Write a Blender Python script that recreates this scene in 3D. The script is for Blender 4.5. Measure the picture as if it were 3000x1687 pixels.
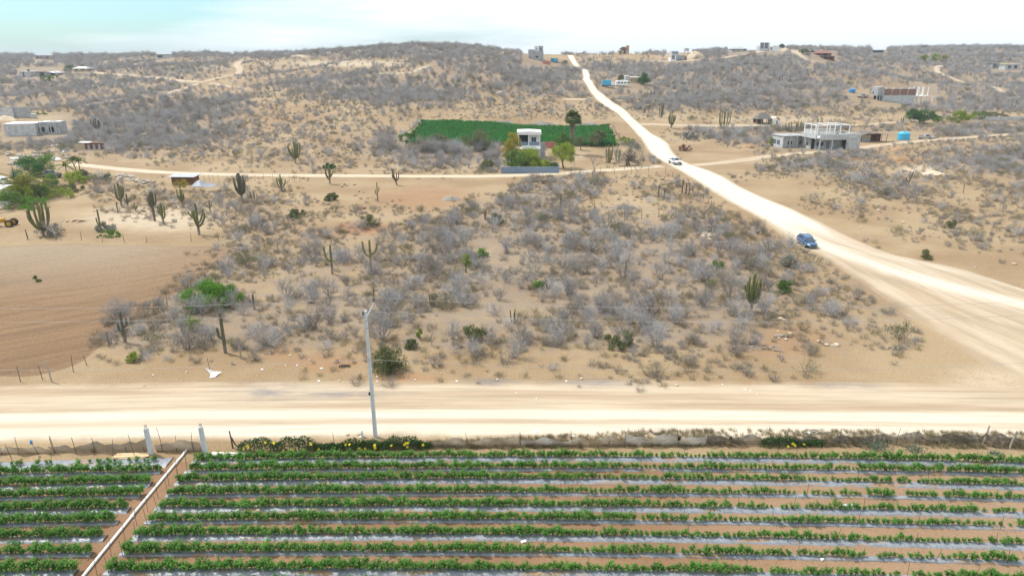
import bpy, bmesh, math, random
import numpy as np
from mathutils import Vector, Matrix

for o in list(bpy.data.objects):
    bpy.data.objects.remove(o)
SC = bpy.context.scene
COL = SC.collection
rnd = random.Random(7)
R = math.radians

# ------------------------------------------------------------------ camera
CH, F, HOR = 27.0, 2001.0, 170.0          # camera height (m), focal length and horizon row of the 3000 px wide view
PITCH = math.atan((843.5 - HOR) / F)
cam = bpy.data.cameras.new('camera')
cam.sensor_width = 36.0
cam.lens = F / 3000.0 * 36.0
cam.clip_start = 0.5
cam.clip_end = 20000
camo = bpy.data.objects.new('camera', cam)
camo.location = (0, 0, CH)
camo.rotation_euler = (R(90) - PITCH, 0, 0)
COL.objects.link(camo)
SC.camera = camo

# ------------------------------------------------------------------ sky, sun, exposure
SUN_EL, SUN_AZ = R(56), R(-62)            # azimuth from +Y towards +X
world = bpy.data.worlds.new('World')
SC.world = world
world.use_nodes = True
wt = world.node_tree
wt.nodes.clear()
wo = wt.nodes.new('ShaderNodeOutputWorld')
bg = wt.nodes.new('ShaderNodeBackground')
sky = wt.nodes.new('ShaderNodeTexSky')
sky.sky_type = 'NISHITA'
sky.sun_disc = False
sky.sun_elevation = SUN_EL
sky.sun_rotation = SUN_AZ
sky.altitude = 100
sky.air_density = 0.9
sky.dust_density = 1.2
sky.ozone_density = 1.0
tc = wt.nodes.new('ShaderNodeTexCoord')
mp = wt.nodes.new('ShaderNodeMapping')
mp.inputs['Scale'].default_value = (1.3, 1.3, 11.0)
nz = wt.nodes.new('ShaderNodeTexNoise')
nz.inputs['Scale'].default_value = 2.1
nz.inputs['Detail'].default_value = 7
nz.inputs['Roughness'].default_value = 0.55
sep = wt.nodes.new('ShaderNodeSeparateXYZ')
addx = wt.nodes.new('ShaderNodeMath'); addx.operation = 'MULTIPLY_ADD'
addx.inputs[1].default_value = 0.75; addx.inputs[2].default_value = 0.20
addz = wt.nodes.new('ShaderNodeMath'); addz.operation = 'MULTIPLY_ADD'
addz.inputs[1].default_value = 0.9
sm = wt.nodes.new('ShaderNodeMath'); sm.operation = 'ADD'
rp = wt.nodes.new('ShaderNodeValToRGB')
rp.color_ramp.elements[0].position = 0.40
rp.color_ramp.elements[0].color = (0.12, 0.12, 0.12, 1)
rp.color_ramp.elements[1].position = 0.72
rp.color_ramp.elements[1].color = (0.97, 0.97, 0.97, 1)
mx = wt.nodes.new('ShaderNodeMix'); mx.data_type = 'RGBA'
mx.inputs['B'].default_value = (7.6, 8.1, 8.5, 1)
L = wt.links
L.new(tc.outputs['Generated'], mp.inputs['Vector'])
L.new(mp.outputs['Vector'], nz.inputs['Vector'])
L.new(tc.outputs['Generated'], sep.inputs[0])
L.new(sep.outputs['X'], addx.inputs[0])
L.new(sep.outputs['Z'], addz.inputs[0])
L.new(addx.outputs[0], addz.inputs[2])
L.new(nz.outputs['Fac'], sm.inputs[0])
L.new(addz.outputs[0], sm.inputs[1])
L.new(sm.outputs[0], rp.inputs[0])
L.new(rp.outputs['Color'], mx.inputs['Factor'])
tint = wt.nodes.new('ShaderNodeMix'); tint.data_type = 'RGBA'; tint.blend_type = 'MULTIPLY'
tint.inputs['Factor'].default_value = 1.0; tint.inputs['B'].default_value = (0.64, 0.99, 1.10, 1)
L.new(sky.outputs['Color'], tint.inputs['A'])
L.new(tint.outputs['Result'], mx.inputs['A'])
L.new(mx.outputs['Result'], bg.inputs['Color'])
bg.inputs['Strength'].default_value = 0.112
L.new(bg.outputs[0], wo.inputs['Surface'])

sun = bpy.data.lights.new('sun', 'SUN')
sun.energy = 3.7
sun.angle = R(5)
sun.color = (1.0, 0.95, 0.87)
suno = bpy.data.objects.new('sun', sun)
sd = Vector((math.sin(SUN_AZ) * math.cos(SUN_EL), math.cos(SUN_AZ) * math.cos(SUN_EL), math.sin(SUN_EL)))
suno.rotation_euler = sd.to_track_quat('Z', 'Y').to_euler()
suno.location = (0, 0, 200)
COL.objects.link(suno)

SC.view_settings.view_transform = 'Standard'
SC.view_settings.look = 'None'
SC.view_settings.exposure = 0.36
SC.view_settings.gamma = 1.0
SC.view_settings.use_curve_mapping = False

# ------------------------------------------------------------------ view geometry <-> ground
cp, sp = math.cos(PITCH), math.sin(PITCH)

def ray(px, py):                           # (x per metre forward, z per metre forward)
    u, v = (px - 1500.0) / F, (843.5 - py) / F
    dy = cp + v * sp
    return u / dy, (-sp + v * cp) / dy

def project(x, y, z):
    zc = np.maximum(y * cp - (z - CH) * sp, 0.5)
    yc = y * sp + (z - CH) * cp
    return 1500.0 + F * x / zc, 843.5 - F * yc / zc, zc

SKY = [(-900, 168, 850), (0, 167, 850), (300, 167, 800), (450, 166, 750), (560, 163, 750), (720, 163, 700), (870, 159, 650),
       (1000, 150, 600), (1130, 142, 560), (1250, 138, 540), (1340, 138, 540), (1430, 146, 540), (1500, 154, 560),
       (1560, 160, 600), (1670, 161, 650), (1800, 158, 650), (1950, 156, 650), (2100, 153, 620), (2200, 148, 600),
       (2280, 143, 600), (2400, 146, 620), (2550, 150, 720), (2700, 147, 900), (2850, 142, 1000), (3000, 144, 1000),
       (3900, 154, 1000)]
_t, _E, _D, _Y0 = [], [], [], []
for px, py, D in SKY:
    a, s = ray(px, py)
    _t.append(a); _E.append(CH + D * s); _D.append(D)
    _Y0.append(np.interp(px, [0, 800, 1500, 2000, 2400, 3000], [190, 170, 190, 205, 235, 240]))
_tf = np.linspace(-1.6, 1.6, 641)
def _smooth(v):
    v = np.interp(_tf, _t, v)
    k = np.hanning(9); k /= k.sum()
    return np.convolve(np.pad(v, 4, 'edge'), k, 'valid')
_E, _D, _Y0 = _smooth(_E), _smooth(_D), _smooth(_Y0)

_ng = np.random.RandomState(5)
def _waves(n, lam0, lam1):
    lam = np.exp(_ng.uniform(np.log(lam0), np.log(lam1), n)); th = _ng.uniform(0, 2 * np.pi, n)
    return 2 * np.pi / lam * np.cos(th), 2 * np.pi / lam * np.sin(th), _ng.uniform(0, 6.28, n), lam
_W1 = _waves(14, 60, 190)
_W2 = _waves(12, 14, 34)
def _noise(x, y, W):
    r = 0
    for kx, ky, ph, lam in zip(*W):
        r = r + np.sin(kx * x + ky * y + ph)
    return r / math.sqrt(len(W[0]))
def sstep(a, b, x):
    t = np.clip((x - a) / (b - a), 0, 1)
    return t * t * (3 - 2 * t)

def H(x, y):
    x = np.asarray(x, float); y = np.asarray(y, float)
    yy = np.maximum(y, 30.0)
    t = np.clip(x / yy, -1.55, 1.55)
    E, D, Y0 = np.interp(t, _tf, _E), np.interp(t, _tf, _D), np.interp(t, _tf, _Y0)
    s = np.clip((yy - Y0) / (D - Y0), 0, 1)
    prof = np.sin(np.pi / 2 * s) ** 1.45
    h = E * prof - np.maximum(yy - D, 0) * 0.035
    h = h + _noise(x, y, _W1) * 1.9 * sstep(185, 330, yy) * (1 - sstep(0.72, 1.0, s))
    h = h + _noise(x, y, _W2) * (0.13 * sstep(58, 80, yy) * (1 - sstep(140, 165, yy)) + 0.22 * sstep(190, 300, yy))
    return h

_ys = np.concatenate([np.linspace(15, 240, 451), np.geomspace(240.5, 3000, 900)])
def P(px, py):
    a, s = ray(px, py)
    d = CH + s * _ys - H(a * _ys, _ys)
    i = np.argmax(d < 0)
    if d[i] >= 0:
        i = np.argmin(d[:1250]); y = _ys[i]
    else:
        i = max(i, 1)
        f = d[i - 1] / (d[i - 1] - d[i] + 1e-9)
        y = _ys[i - 1] + f * (_ys[i] - _ys[i - 1])
    x = a * y
    return Vector((x, y, float(H(x, y))))

def mpp(p):                                # metres per (3000 px wide) pixel at a point
    return (p.y * cp - (p.z - CH) * sp) / F

def height_at(p, px, py):                  # height above p of the point seen at row py
    a, s = ray(px, py)
    return CH + s * p.y - p.z

# ------------------------------------------------------------------ cover maps (one character per 50 px column)
ROWS = [150, 165, 180, 200, 220, 240, 260, 280, 300, 320, 340, 360, 380, 400, 420, 440, 470, 500, 530, 560, 600, 640, 680,
        720, 760, 800, 840, 880, 920, 960, 1000, 1040, 1080, 1120, 1160, 1260]
COVER = """
888888888888888888888888888866677733666778888666888888888888
888777777666644888888888888855572222222356888877777777778888
777776655555553333333333667777763354555588888665776655556777
777666677777444433443344556777785678888888888877776667777677
666667776655333555666655455666778853777888888877777755676677
677776666552223366788888776667788535567888888887655455665555
777777555553222557788888887667788755767888888887766557765557
566655556777763334578888887644456665566788888888764444777777
566545677888886333324567764333333334566778888877665555577777
544458888888887433333344333333333324555666666554444445666777
442468888888875333333333332222222222232222222222222222332222
333678888888764333333332000000000000000111222211111111111122
667788888888874333333333000000000000000167777777775555577777
677888888888764333333367888778777000000467777766644444577766
557788888777543333333378999999990000033000466766552222222222
444556665444333333333799999999990000003000003666633222233455
000000022222223333333347788889990002333300000445776533456778
000000000000111222222223334444400000100000004677654222246777
000111211222232111000000000000077777222233310002345555331224
000023353322443111000000000000888872222333310000034444331123
000001224434455542111111000578886111112322000002333322222222
000001111223445532222223556667877766655566430000002222233333
000000000000023443334444677777777777777776655331000012223333
000000000000166444445555667777777777777777766644433000012333
000000000002445666666666667777777777777767777644444400000012
000000000004444556665566777777777777777777765444444000000000
000000000077654566666676677777777777777777776544444400000000
000000000887766677777667777777767777777777777654445554000000
000000678888777777766677767777667777777777777544455555400000
000000688887776777776666767666667777777777776444444543000000
000004688888766776655555666655677777777777665443444432000000
000000333322123333333333432332333334334333333333333221000000
000000000000011111122222222222333333223333332222110000000000
000000000000000001111111112211111112222111111111110000000000
000000000000000000000000000000000000000000000000000000000000
000000000000000000000000000000000000000000000000000000000000
""".split()
_C = np.array([[int(c) for c in (r + '0' * 60)[:60]] for r in COVER], float)
def cover(px, py):
    px = np.clip(np.asarray(px, float), 0, 2999); py = np.clip(py, ROWS[0], ROWS[-1])
    fr = np.interp(py, ROWS, np.arange(len(ROWS)))
    fc = np.clip((px - 25) / 50, 0, 59)
    r0 = np.clip(np.floor(fr).astype(int), 0, len(ROWS) - 2); c0 = np.clip(np.floor(fc).astype(int), 0, 58)
    a, b = fr - r0, fc - c0
    return (_C[r0, c0] * (1 - a) * (1 - b) + _C[r0 + 1, c0] * a * (1 - b) + _C[r0, c0 + 1] * (1 - a) * b + _C[r0 + 1, c0 + 1] * a * b)

# pale / red earth patches: (px, py, half-width px, half-height px, pale, red)
PATCH = [(1000, 187, 260, 12, .8, .1), (830, 200, 90, 10, .5, .4), (1300, 175, 60, 14, .5, .3), (1950, 165, 60, 14, .5, .6),
         (2060, 165, 60, 14, .3, .9), (2310, 155, 40, 12, .9, .2), (2340, 175, 30, 14, .8, .2), (600, 200, 200, 10, .4, .1), (1950, 345, 200, 20, .4, .0),
         (2300, 350, 300, 14, .6, .0), (1550, 310, 250, 18, .35, .1), (2480, 215, 120, 14, .3, .5), (2700, 500, 70, 20, 1.0, 0),
         (2640, 470, 110, 16, .1, .7), (2450, 460, 120, 18, .2, .5), (2620, 500, 300, 40, .3, .1), (1250, 580, 220, 50, .1, .6), (1060, 670, 110, 24, .0, .9), (850, 640, 160, 60, .3, .3),
         (700, 700, 60, 40, .5, .2), (450, 640, 260, 50, .75, .0), (2120, 700, 110, 70, .0, .8), (2300, 1000, 200, 60, .0, .55),
         (950, 1060, 180, 40, .0, .6), (1180, 1110, 160, 30, .0, .6), (2920, 1120, 220, 70, .6, .15), (450, 1130, 420, 40, .35, .1), (120, 600, 200, 60, .25, .2),
         (1850, 580, 160, 60, .35, .0), (1300, 490, 400, 12, .4, 0), (2700, 780, 300, 60, .15, .1), (600, 380, 250, 60, .0, .35),
         (800, 340, 260, 60, .1, .4), (1650, 880, 160, 80, .0, .35), (820, 1030, 80, 40, 0, .5), (150, 350, 100, 20, .4, .1),
         (2000, 790, 100, 40, .0, .4), (560, 770, 60, 40, .1, .5), (2250, 1100, 500, 40, .25, .05), (1500, 1165, 1600, 26, .45, .0),
         (2500, 700, 300, 60, .3, .0), (90, 455, 120, 20, .3, .2), (1690, 460, 40, 20, .5, 0)]
ASH = [(800, 1150, 110, 22), (1000, 1150, 160, 14), (1450, 1118, 60, 10), (1740, 1122, 110, 10), (2480, 1130, 90, 8), (1820, 610, 60, 6)]
def tone(px, py):
    pale = np.zeros_like(px); red = np.zeros_like(px); ash = np.zeros_like(px)
    for a, b, w, h, p, r in PATCH:
        g = np.exp(-(((px - a) / w) ** 2 + ((py - b) / h) ** 2) ** 1.3)
        pale = np.maximum(pale, p * g); red = np.maximum(red, r * g)
    for a, b, w, h in ASH:
        ash = np.maximum(ash, np.exp(-((px - a) / w) ** 2 - ((py - b) / h) ** 2))
    return pale, red, ash

# ------------------------------------------------------------------ node helper
class NT:
    def __init__(self, name):
        self.m = bpy.data.materials.new(name)
        self.m.use_nodes = True
        self.t = self.m.node_tree
        self.t.nodes.clear()
        self.out = self.t.nodes.new('ShaderNodeOutputMaterial')
        self.b = self.t.nodes.new('ShaderNodeBsdfPrincipled')
        self.t.links.new(self.b.outputs[0], self.out.inputs['Surface'])
        self.b.inputs['Roughness'].default_value = 0.9
        self.b.inputs['Specular IOR Level'].default_value = 0.25
    def set(self, sock, v):
        if isinstance(v, bpy.types.NodeSocket): self.t.links.new(v, sock)
        elif isinstance(v, (tuple, list)) and len(v) == 3 and sock.type == 'RGBA': sock.default_value = (*v, 1)
        else: sock.default_value = v
    def pos(self):
        return self.t.nodes.new('ShaderNodeNewGeometry').outputs['Position']
    def obj(self):
        return self.t.nodes.new('ShaderNodeTexCoord').outputs['Object']
    def rand(self):
        return self.t.nodes.new('ShaderNodeObjectInfo').outputs['Random']
    def attr(self, n, col=False):
        a = self.t.nodes.new('ShaderNodeAttribute'); a.attribute_name = n
        return a.outputs['Color' if col else 'Fac']
    def sep(self, v):
        s = self.t.nodes.new('ShaderNodeSeparateXYZ'); self.set(s.inputs[0], v); return s.outputs
    def comb(self, x, y, z):
        s = self.t.nodes.new('ShaderNodeCombineXYZ')
        for i, v in enumerate((x, y, z)): self.set(s.inputs[i], v)
        return s.outputs[0]
    def mapv(self, v, sc):
        s = self.t.nodes.new('ShaderNodeVectorMath'); s.operation = 'MULTIPLY'
        self.set(s.inputs[0], v); s.inputs[1].default_value = sc
        return s.outputs[0]
    def noise(self, v, scale, detail=5, rough=.55, dist=0):
        s = self.t.nodes.new('ShaderNodeTexNoise')
        self.set(s.inputs['Vector'], v)
        s.inputs['Scale'].default_value = scale; s.inputs['Detail'].default_value = detail
        s.inputs['Roughness'].default_value = rough; s.inputs['Distortion'].default_value = dist
        return s.outputs['Fac']
    def rng(self, v, a, b, c=0., d=1., smooth=True):
        s = self.t.nodes.new('ShaderNodeMapRange')
        if smooth: s.interpolation_type = 'SMOOTHSTEP'
        self.set(s.inputs[0], v)
        for i, q in enumerate((a, b, c, d)): s.inputs[1 + i].default_value = q
        return s.outputs[0]
    def math(self, op, a, b=0., c=0.):
        s = self.t.nodes.new('ShaderNodeMath'); s.operation = op
        for i, v in enumerate((a, b, c)): self.set(s.inputs[i], v)
        return s.outputs[0]
    def mix(self, f, a, b, blend='MIX'):
        s = self.t.nodes.new('ShaderNodeMix'); s.data_type = 'RGBA'; s.blend_type = blend
        self.set(s.inputs['Factor'], f); self.set(s.inputs['A'], a); self.set(s.inputs['B'], b)
        return s.outputs['Result']
    def bump(self, h, strength=.4, dist=.1):
        s = self.t.nodes.new('ShaderNodeBump')
        s.inputs['Strength'].default_value = strength; s.inputs['Distance'].default_value = dist
        self.set(s.inputs['Height'], h)
        self.t.links.new(s.outputs[0], self.b.inputs['Normal'])
    def base(self, c):
        self.set(self.b.inputs['Base Color'], c)

def earth(n, p):
    """colour of the open ground, from world position and the earth attributes of the sheet"""
    n1 = n.noise(p, .06, 7, .6); n2 = n.noise(p, .55, 8, .62); n3 = n.noise(p, 6.0, 6, .65)
    s = n.sep(n.attr('earth', True))
    c = n.mix(n.rng(n1, .38, .62), (.322, .236, .138), (.258, .176, .096))
    c = n.mix(n.rng(n.math('ADD', n.math('MULTIPLY', s[1], .8), n.math('MULTIPLY', n2, .6)), .45, 1.0), c, (.29, .155, .078))
    c = n.mix(n.rng(n.math('ADD', n.math('MULTIPLY', s[0], .9), n.math('MULTIPLY', n2, .5)), .4, 1.15), c, (.50, .41, .30))
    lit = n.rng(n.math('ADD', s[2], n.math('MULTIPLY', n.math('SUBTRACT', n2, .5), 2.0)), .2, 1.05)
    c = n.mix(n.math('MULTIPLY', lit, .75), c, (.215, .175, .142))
    n4 = n.noise(p, 1.7, 7, .7)
    c = n.mix(n.rng(n4, .54, .70, 0, .5), c, (.20, .145, .10))
    ash = n.math('MULTIPLY', n.attr('ash'), n.rng(n2, .3, .55, .35, 1.))
    c = n.mix(n.math('MULTIPLY', ash, .85), c, (.15, .145, .15))
    v = n.rng(n3, .25, .75, .74, 1.18)
    c = n.mix(1.0, c, n.comb(v, v, v), 'MULTIPLY')
    hgt = n.math('ADD', n.math('MULTIPLY', n2, .8), n.math('MULTIPLY', n3, .35))
    return c, hgt, n2, n3

n = NT('dry_earth')
p = n.pos()
c, hgt, _, _ = earth(n, p)
n.base(c); n.bump(hgt, .55, .22)
M_EARTH = n.m

def road_mat(name, tint, track, worn):
    n = NT(name)
    p = n.pos()
    c, hgt, n2, n3 = earth(n, p)
    u, v = n.attr('along'), n.attr('across')
    st = n.noise(n.comb(n.math('MULTIPLY', u, .035), n.math('MULTIPLY', v, 7.0), 0.), 1.0, 5, .6)
    fine = n.noise(n.comb(n.math('MULTIPLY', u, .12), n.math('MULTIPLY', v, 30.0), 3.), 1.0, 4, .6)
    rc = n.mix(n.rng(st, .36, .62), worn, tint)
    rc = n.mix(n.rng(n.math('ADD', n.attr('track'), n.math('MULTIPLY', n.math('SUBTRACT', st, .5), n.math('MULTIPLY', n.attr('track'), .9))), .05, .85), rc, track)
    rut = n.noise(n.comb(n.math('MULTIPLY', u, .05), n.math('MULTIPLY', v, 85.0), 9.), 1.0, 3, .7)
    rc = n.mix(n.rng(rut, .56, .70, 0, .4), rc, worn)
    f = n.rng(fine, .3, .7, .87, 1.09)
    rc = n.mix(1.0, rc, n.comb(f, f, f), 'MULTIPLY')
    rc = n.mix(n.rng(n.noise(p, .9, 6, .6), .58, .75, 0, .25), rc, (.40, .30, .20))
    e = n.math('ADD', n.attr('edge'), n.math('MULTIPLY', n.math('SUBTRACT', n.noise(p, .16, 8, .68), .5), 1.25))
    fin = n.mix(n.rng(e, .10, .85), c, rc)
    n.base(n.mix(n.math('MULTIPLY', n.math('MULTIPLY', n.attr('ash'), n.rng(n.noise(n.mapv(p, (.4, 1., 1.)), .9, 7, .65), .38, .62, .15, 1.)), .8), fin, (.17, .165, .17)))
    n.bump(n.math('ADD', n.math('MULTIPLY', fine, .9), n.math('MULTIPLY', hgt, .7)), .55, .16)
    return n.m
M_ROAD = road_mat('chalk_road', (.44, .355, .26), (.60, .545, .45), (.35, .268, .18))
M_VERGE = road_mat('front_road_dust', (.45, .365, .265), (.56, .49, .39), (.35, .262, .175))
M_TRACK = road_mat('sand_track', (.47, .38, .27), (.53, .45, .335), (.39, .30, .21))

def simple(name, c1, c2=None, scale=2.0, rough=.85, bump=0., spec=.25, rnd_amt=0., metal=0., world_space=False, bdist=.02):
    n = NT(name)
    c2 = c2 or tuple(x * .8 for x in c1)
    v = n.pos() if world_space else n.obj()
    nn = n.noise(v, scale, 6, .6)
    c = n.mix(n.rng(nn, .32, .68), c1, c2)
    if rnd_amt:
        r = n.rng(n.rand(), 0, 1, 1 - rnd_amt, 1 + rnd_amt, False)
        c = n.mix(1.0, c, n.comb(r, r, r), 'MULTIPLY')
    n.base(c)
    n.b.inputs['Roughness'].default_value = rough
    n.b.inputs['Specular IOR Level'].default_value = spec
    n.b.inputs['Metallic'].default_value = metal
    if bump: n.bump(n.noise(v, scale * 5, 5, .6), bump, bdist)
    return n.m

# ------------------------------------------------------------------ mesh helpers
def mesh_obj(name, verts, faces, mat=None, parent=None, smooth=False, attrs=None):
    me = bpy.data.meshes.new(name)
    if isinstance(verts, np.ndarray) and isinstance(faces, np.ndarray):
        k = faces.shape[1]
        me.vertices.add(len(verts)); me.vertices.foreach_set('co', verts.astype(np.float32).ravel())
        me.loops.add(faces.size); me.loops.foreach_set('vertex_index', faces.astype(np.int32).ravel())
        me.polygons.add(len(faces)); me.polygons.foreach_set('loop_start', np.arange(0, faces.size, k, dtype=np.int32))
        me.update(calc_edges=True)
    else:
        me.from_pydata([tuple(v) for v in verts], [], [tuple(f) for f in faces])
    if smooth: me.polygons.foreach_set('use_smooth', np.ones(len(me.polygons), bool))
    for an, (ty, vals) in (attrs or {}).items():
        a = me.attributes.new(an, ty, 'POINT')
        a.data.foreach_set('color' if ty == 'FLOAT_COLOR' else 'value', np.asarray(vals, np.float32).ravel())
    me.update()
    if mat: me.materials.append(mat)
    o = bpy.data.objects.new(name, me)
    COL.objects.link(o)
    if parent: o.parent = parent
    return o

def structure(o, label=None):
    o['kind'] = 'structure'
    if label: o['label'] = label
    return o

def stuff(o, label, cat):
    o['kind'] = 'stuff'; o['label'] = label; o['category'] = cat
    return o

def thing(name, label, cat, loc, rz=0, group=None):
    o = bpy.data.objects.new(name, None)
    o.empty_display_size = .3
    o.location = loc; o.rotation_euler = (0, 0, rz)
    COL.objects.link(o)
    o['label'] = label; o['category'] = cat
    if group: o['group'] = group
    return o

def tag(o, label, cat, group=None):
    o['label'] = label; o['category'] = cat
    if group: o['group'] = group
    return o

def copy_tree(o, parent=None):
    kids = [c for c in o.children]
    c = o.copy(); COL.objects.link(c)
    if parent is not None: c.parent = parent
    for k in kids: copy_tree(k, c)
    return c

class MB:
    def __init__(self): self.v = []; self.f = []
    def add(self, v, f):
        b = len(self.v); self.v += [tuple(q) for q in v]; self.f += [tuple(b + i for i in q) for q in f]; return self
    def box(self, x0, x1, y0, y1, z0, z1):
        return self.add([(x0, y0, z0), (x1, y0, z0), (x1, y1, z0), (x0, y1, z0), (x0, y0, z1), (x1, y0, z1), (x1, y1, z1), (x0, y1, z1)],
                        [(0, 3, 2, 1), (4, 5, 6, 7), (0, 1, 5, 4), (1, 2, 6, 5), (2, 3, 7, 6), (3, 0, 4, 7)])
    def tube(self, pts, rad, n=6, cap=True):
        pts = [Vector(q) for q in pts]
        if not isinstance(rad, (list, tuple)): rad = [rad] * len(pts)
        ring = []
        for i, q in enumerate(pts):
            d = (pts[min(i + 1, len(pts) - 1)] - pts[max(i - 1, 0)]).normalized()
            a = d.orthogonal().normalized() if i == 0 else (a - d * a.dot(d)).normalized()
            b = d.cross(a)
            ring.append([q + (a * math.cos(t) + b * math.sin(t)) * rad[i] for t in [6.28318 * k / n for k in range(n)]])
        v = [w for r_ in ring for w in r_]
        f = []
        for i in range(len(pts) - 1):
            for k in range(n):
                f.append((i * n + k, i * n + (k + 1) % n, (i + 1) * n + (k + 1) % n, (i + 1) * n + k))
        if cap:
            f.append(tuple(reversed(range(n)))); f.append(tuple((len(pts) - 1) * n + k for k in range(n)))
        return self.add(v, f)
    def cyl(self, x, y, z0, z1, r0, r1=None, n=12):
        return self.tube([(x, y, z0), (x, y, z1)], [r0, r1 if r1 is not None else r0], n)
    def quad(self, a, b, c, d):
        return self.add([a, b, c, d], [(0, 1, 2, 3)])
    def build(self, name, mat, parent=None, smooth=False):
        return mesh_obj(name, self.v, self.f, mat, parent, smooth)

# ------------------------------------------------------------------ ground
def earth_attrs(X, Y, Z):
    px, py, zc = project(X, Y, Z)
    behind = Y < 24
    py = np.where(behind, 1400, py); px = np.where(behind, 1500, px)
    pale, red, ash = tone(px, py)
    cov = np.clip(cover(px, py) / 9.0, 0, 1)
    return {'earth': ('FLOAT_COLOR', np.stack([pale, red, cov, np.ones_like(pale)], -1)), 'ash': ('FLOAT', ash)}

def build_ground():
    C0 = -70.0
    r = np.concatenate([[3], np.geomspace(20, 95, 40)[:-1], 95 * 1.0058 ** np.arange(0, 760)])
    r = r[r < 3600]
    th = np.linspace(-1.15, 1.15, 420)
    RR, TT = np.meshgrid(r, th, indexing='ij')
    X = RR * np.sin(TT); Y = C0 + RR * np.cos(TT)
    Z = H(X, Y)
    nr, nt = RR.shape
    i = np.arange(nr * nt).reshape(nr, nt)
    f = np.stack([i[:-1, :-1], i[:-1, 1:], i[1:, 1:], i[1:, :-1]], -1).reshape(-1, 4)[:, ::-1]
    at = earth_attrs(X.ravel(), Y.ravel(), Z.ravel())
    o = mesh_obj('ground', np.stack([X, Y, Z], -1).reshape(-1, 3), np.ascontiguousarray(f), M_EARTH, smooth=True, attrs=at)
    return structure(o, 'dry sandy ground rising to low scrub covered hills')
build_ground()

def lift(y): return 0.02 + 0.0006 * np.maximum(y - 50, 0) + 0.0000012 * np.maximum(y - 150, 0) ** 2

def densify(pts, step):
    out = [pts[0]]
    for a, b in zip(pts[:-1], pts[1:]):
        d = (Vector(b) - Vector(a)).length; k = max(1, int(d / step))
        for i in range(1, k + 1): out.append(tuple(Vector(a).lerp(Vector(b), i / k)))
    return out

def smooth_poly(pts, it=2):
    pts = [Vector(q) for q in pts]
    for _ in range(it):
        q = [pts[0]]
        for a, b in zip(pts[:-1], pts[1:]): q += [a.lerp(b, .25), a.lerp(b, .75)]
        q.append(pts[-1]); pts = q
    return pts

def strip(name, mat, left, right, nx=12, step=2.0, tracks=(), extra=0.0, label=None, soft=.2, ends=(True, True), paths=(), far=None):
    """sheet between two border lines (world x, y), laid on the ground"""
    n_ = max(8, int(max(sum((b - a).length for a, b in zip(q[:-1], q[1:])) for q in (left, right)) / step))
    def res(q):
        d = np.concatenate([[0], np.cumsum([(b - a).length for a, b in zip(q[:-1], q[1:])])])
        t = np.linspace(0, d[-1], n_)
        return np.stack([np.interp(t, d, [a[k] for a in q]) for k in (0, 1)], -1), t
    Lp, tl = res(left); Rp, tr = res(right)
    v = np.linspace(0, 1, nx)
    XY = Lp[:, None, :] * (1 - v)[None, :, None] + Rp[:, None, :] * v[None, :, None]
    X, Y = XY[..., 0].ravel(), XY[..., 1].ravel()
    V = np.tile(v, n_); U = np.repeat((tl + tr) / 2, nx)
    edge = np.minimum(V, 1 - V) / soft
    ends_ = np.full_like(U, 9.0)
    if ends[0]: ends_ = np.minimum(ends_, U / 4.0)
    if ends[1]: ends_ = np.minimum(ends_, (U.max() - U) / 4.0)
    edge = np.minimum(edge, ends_)
    edge = np.clip(edge, 0, 1)
    up = sstep(0, .5, edge)
    Z = H(X, Y) + (lift(Y) + extra) * up - (.06 + .0008 * np.maximum(Y - 60, 0)) * (1 - up)
    tk = np.zeros_like(V)
    for q, w, k_ in paths:
        for a, b in zip(q[:-1], q[1:]):
            d = b - a; t_ = np.clip(((X - a.x) * d.x + (Y - a.y) * d.y) / d.length_squared, 0, 1)
            tk = np.maximum(tk, k_ * np.exp(-((X - a.x - t_ * d.x) ** 2 + (Y - a.y - t_ * d.y) ** 2) / w ** 2))
    if far is not None: tk = np.maximum(tk, sstep(far[0], far[1], Y) * sstep(.02, .25, np.minimum(V, 1 - V)))
    for c, w in tracks: tk = np.maximum(tk, np.exp(-((V - c) / w) ** 2))
    i = np.arange(n_ * nx).reshape(n_, nx)
    f = np.stack([i[:-1, :-1], i[:-1, 1:], i[1:, 1:], i[1:, :-1]], -1).reshape(-1, 4)
    a, b, c = [np.array([X[k], Y[k]]) for k in f[len(f) // 2][:3]]
    if (b - a)[0] * (c - b)[1] - (b - a)[1] * (c - b)[0] < 0: f = f[:, ::-1]
    at = earth_attrs(X, Y, Z)
    at.update({'edge': ('FLOAT', np.clip(edge, 0, 1)), 'along': ('FLOAT', U), 'across': ('FLOAT', V), 'track': ('FLOAT', tk)})
    o = mesh_obj(name, np.stack([X, Y, Z], -1), np.ascontiguousarray(f), mat, smooth=True, attrs=at)
    return structure(o, label)

def G2(px, py): q = P(px, py); return Vector((q.x, q.y))

def track(name, pix, width, mat=None, extra=0., label=None, **kw):
    c = smooth_poly([G2(*q) for q in pix], 2)
    lf, rt = [], []
    for i, q in enumerate(c):
        d = (c[min(i + 1, len(c) - 1)] - c[max(i - 1, 0)]).normalized()
        nrm = Vector((-d.y, d.x))
        lf.append(q + nrm * width / 2); rt.append(q - nrm * width / 2)
    return strip(name, mat or M_TRACK, lf, rt, nx=9, step=2.5, extra=extra, label=label, soft=.34, **kw)

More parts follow.
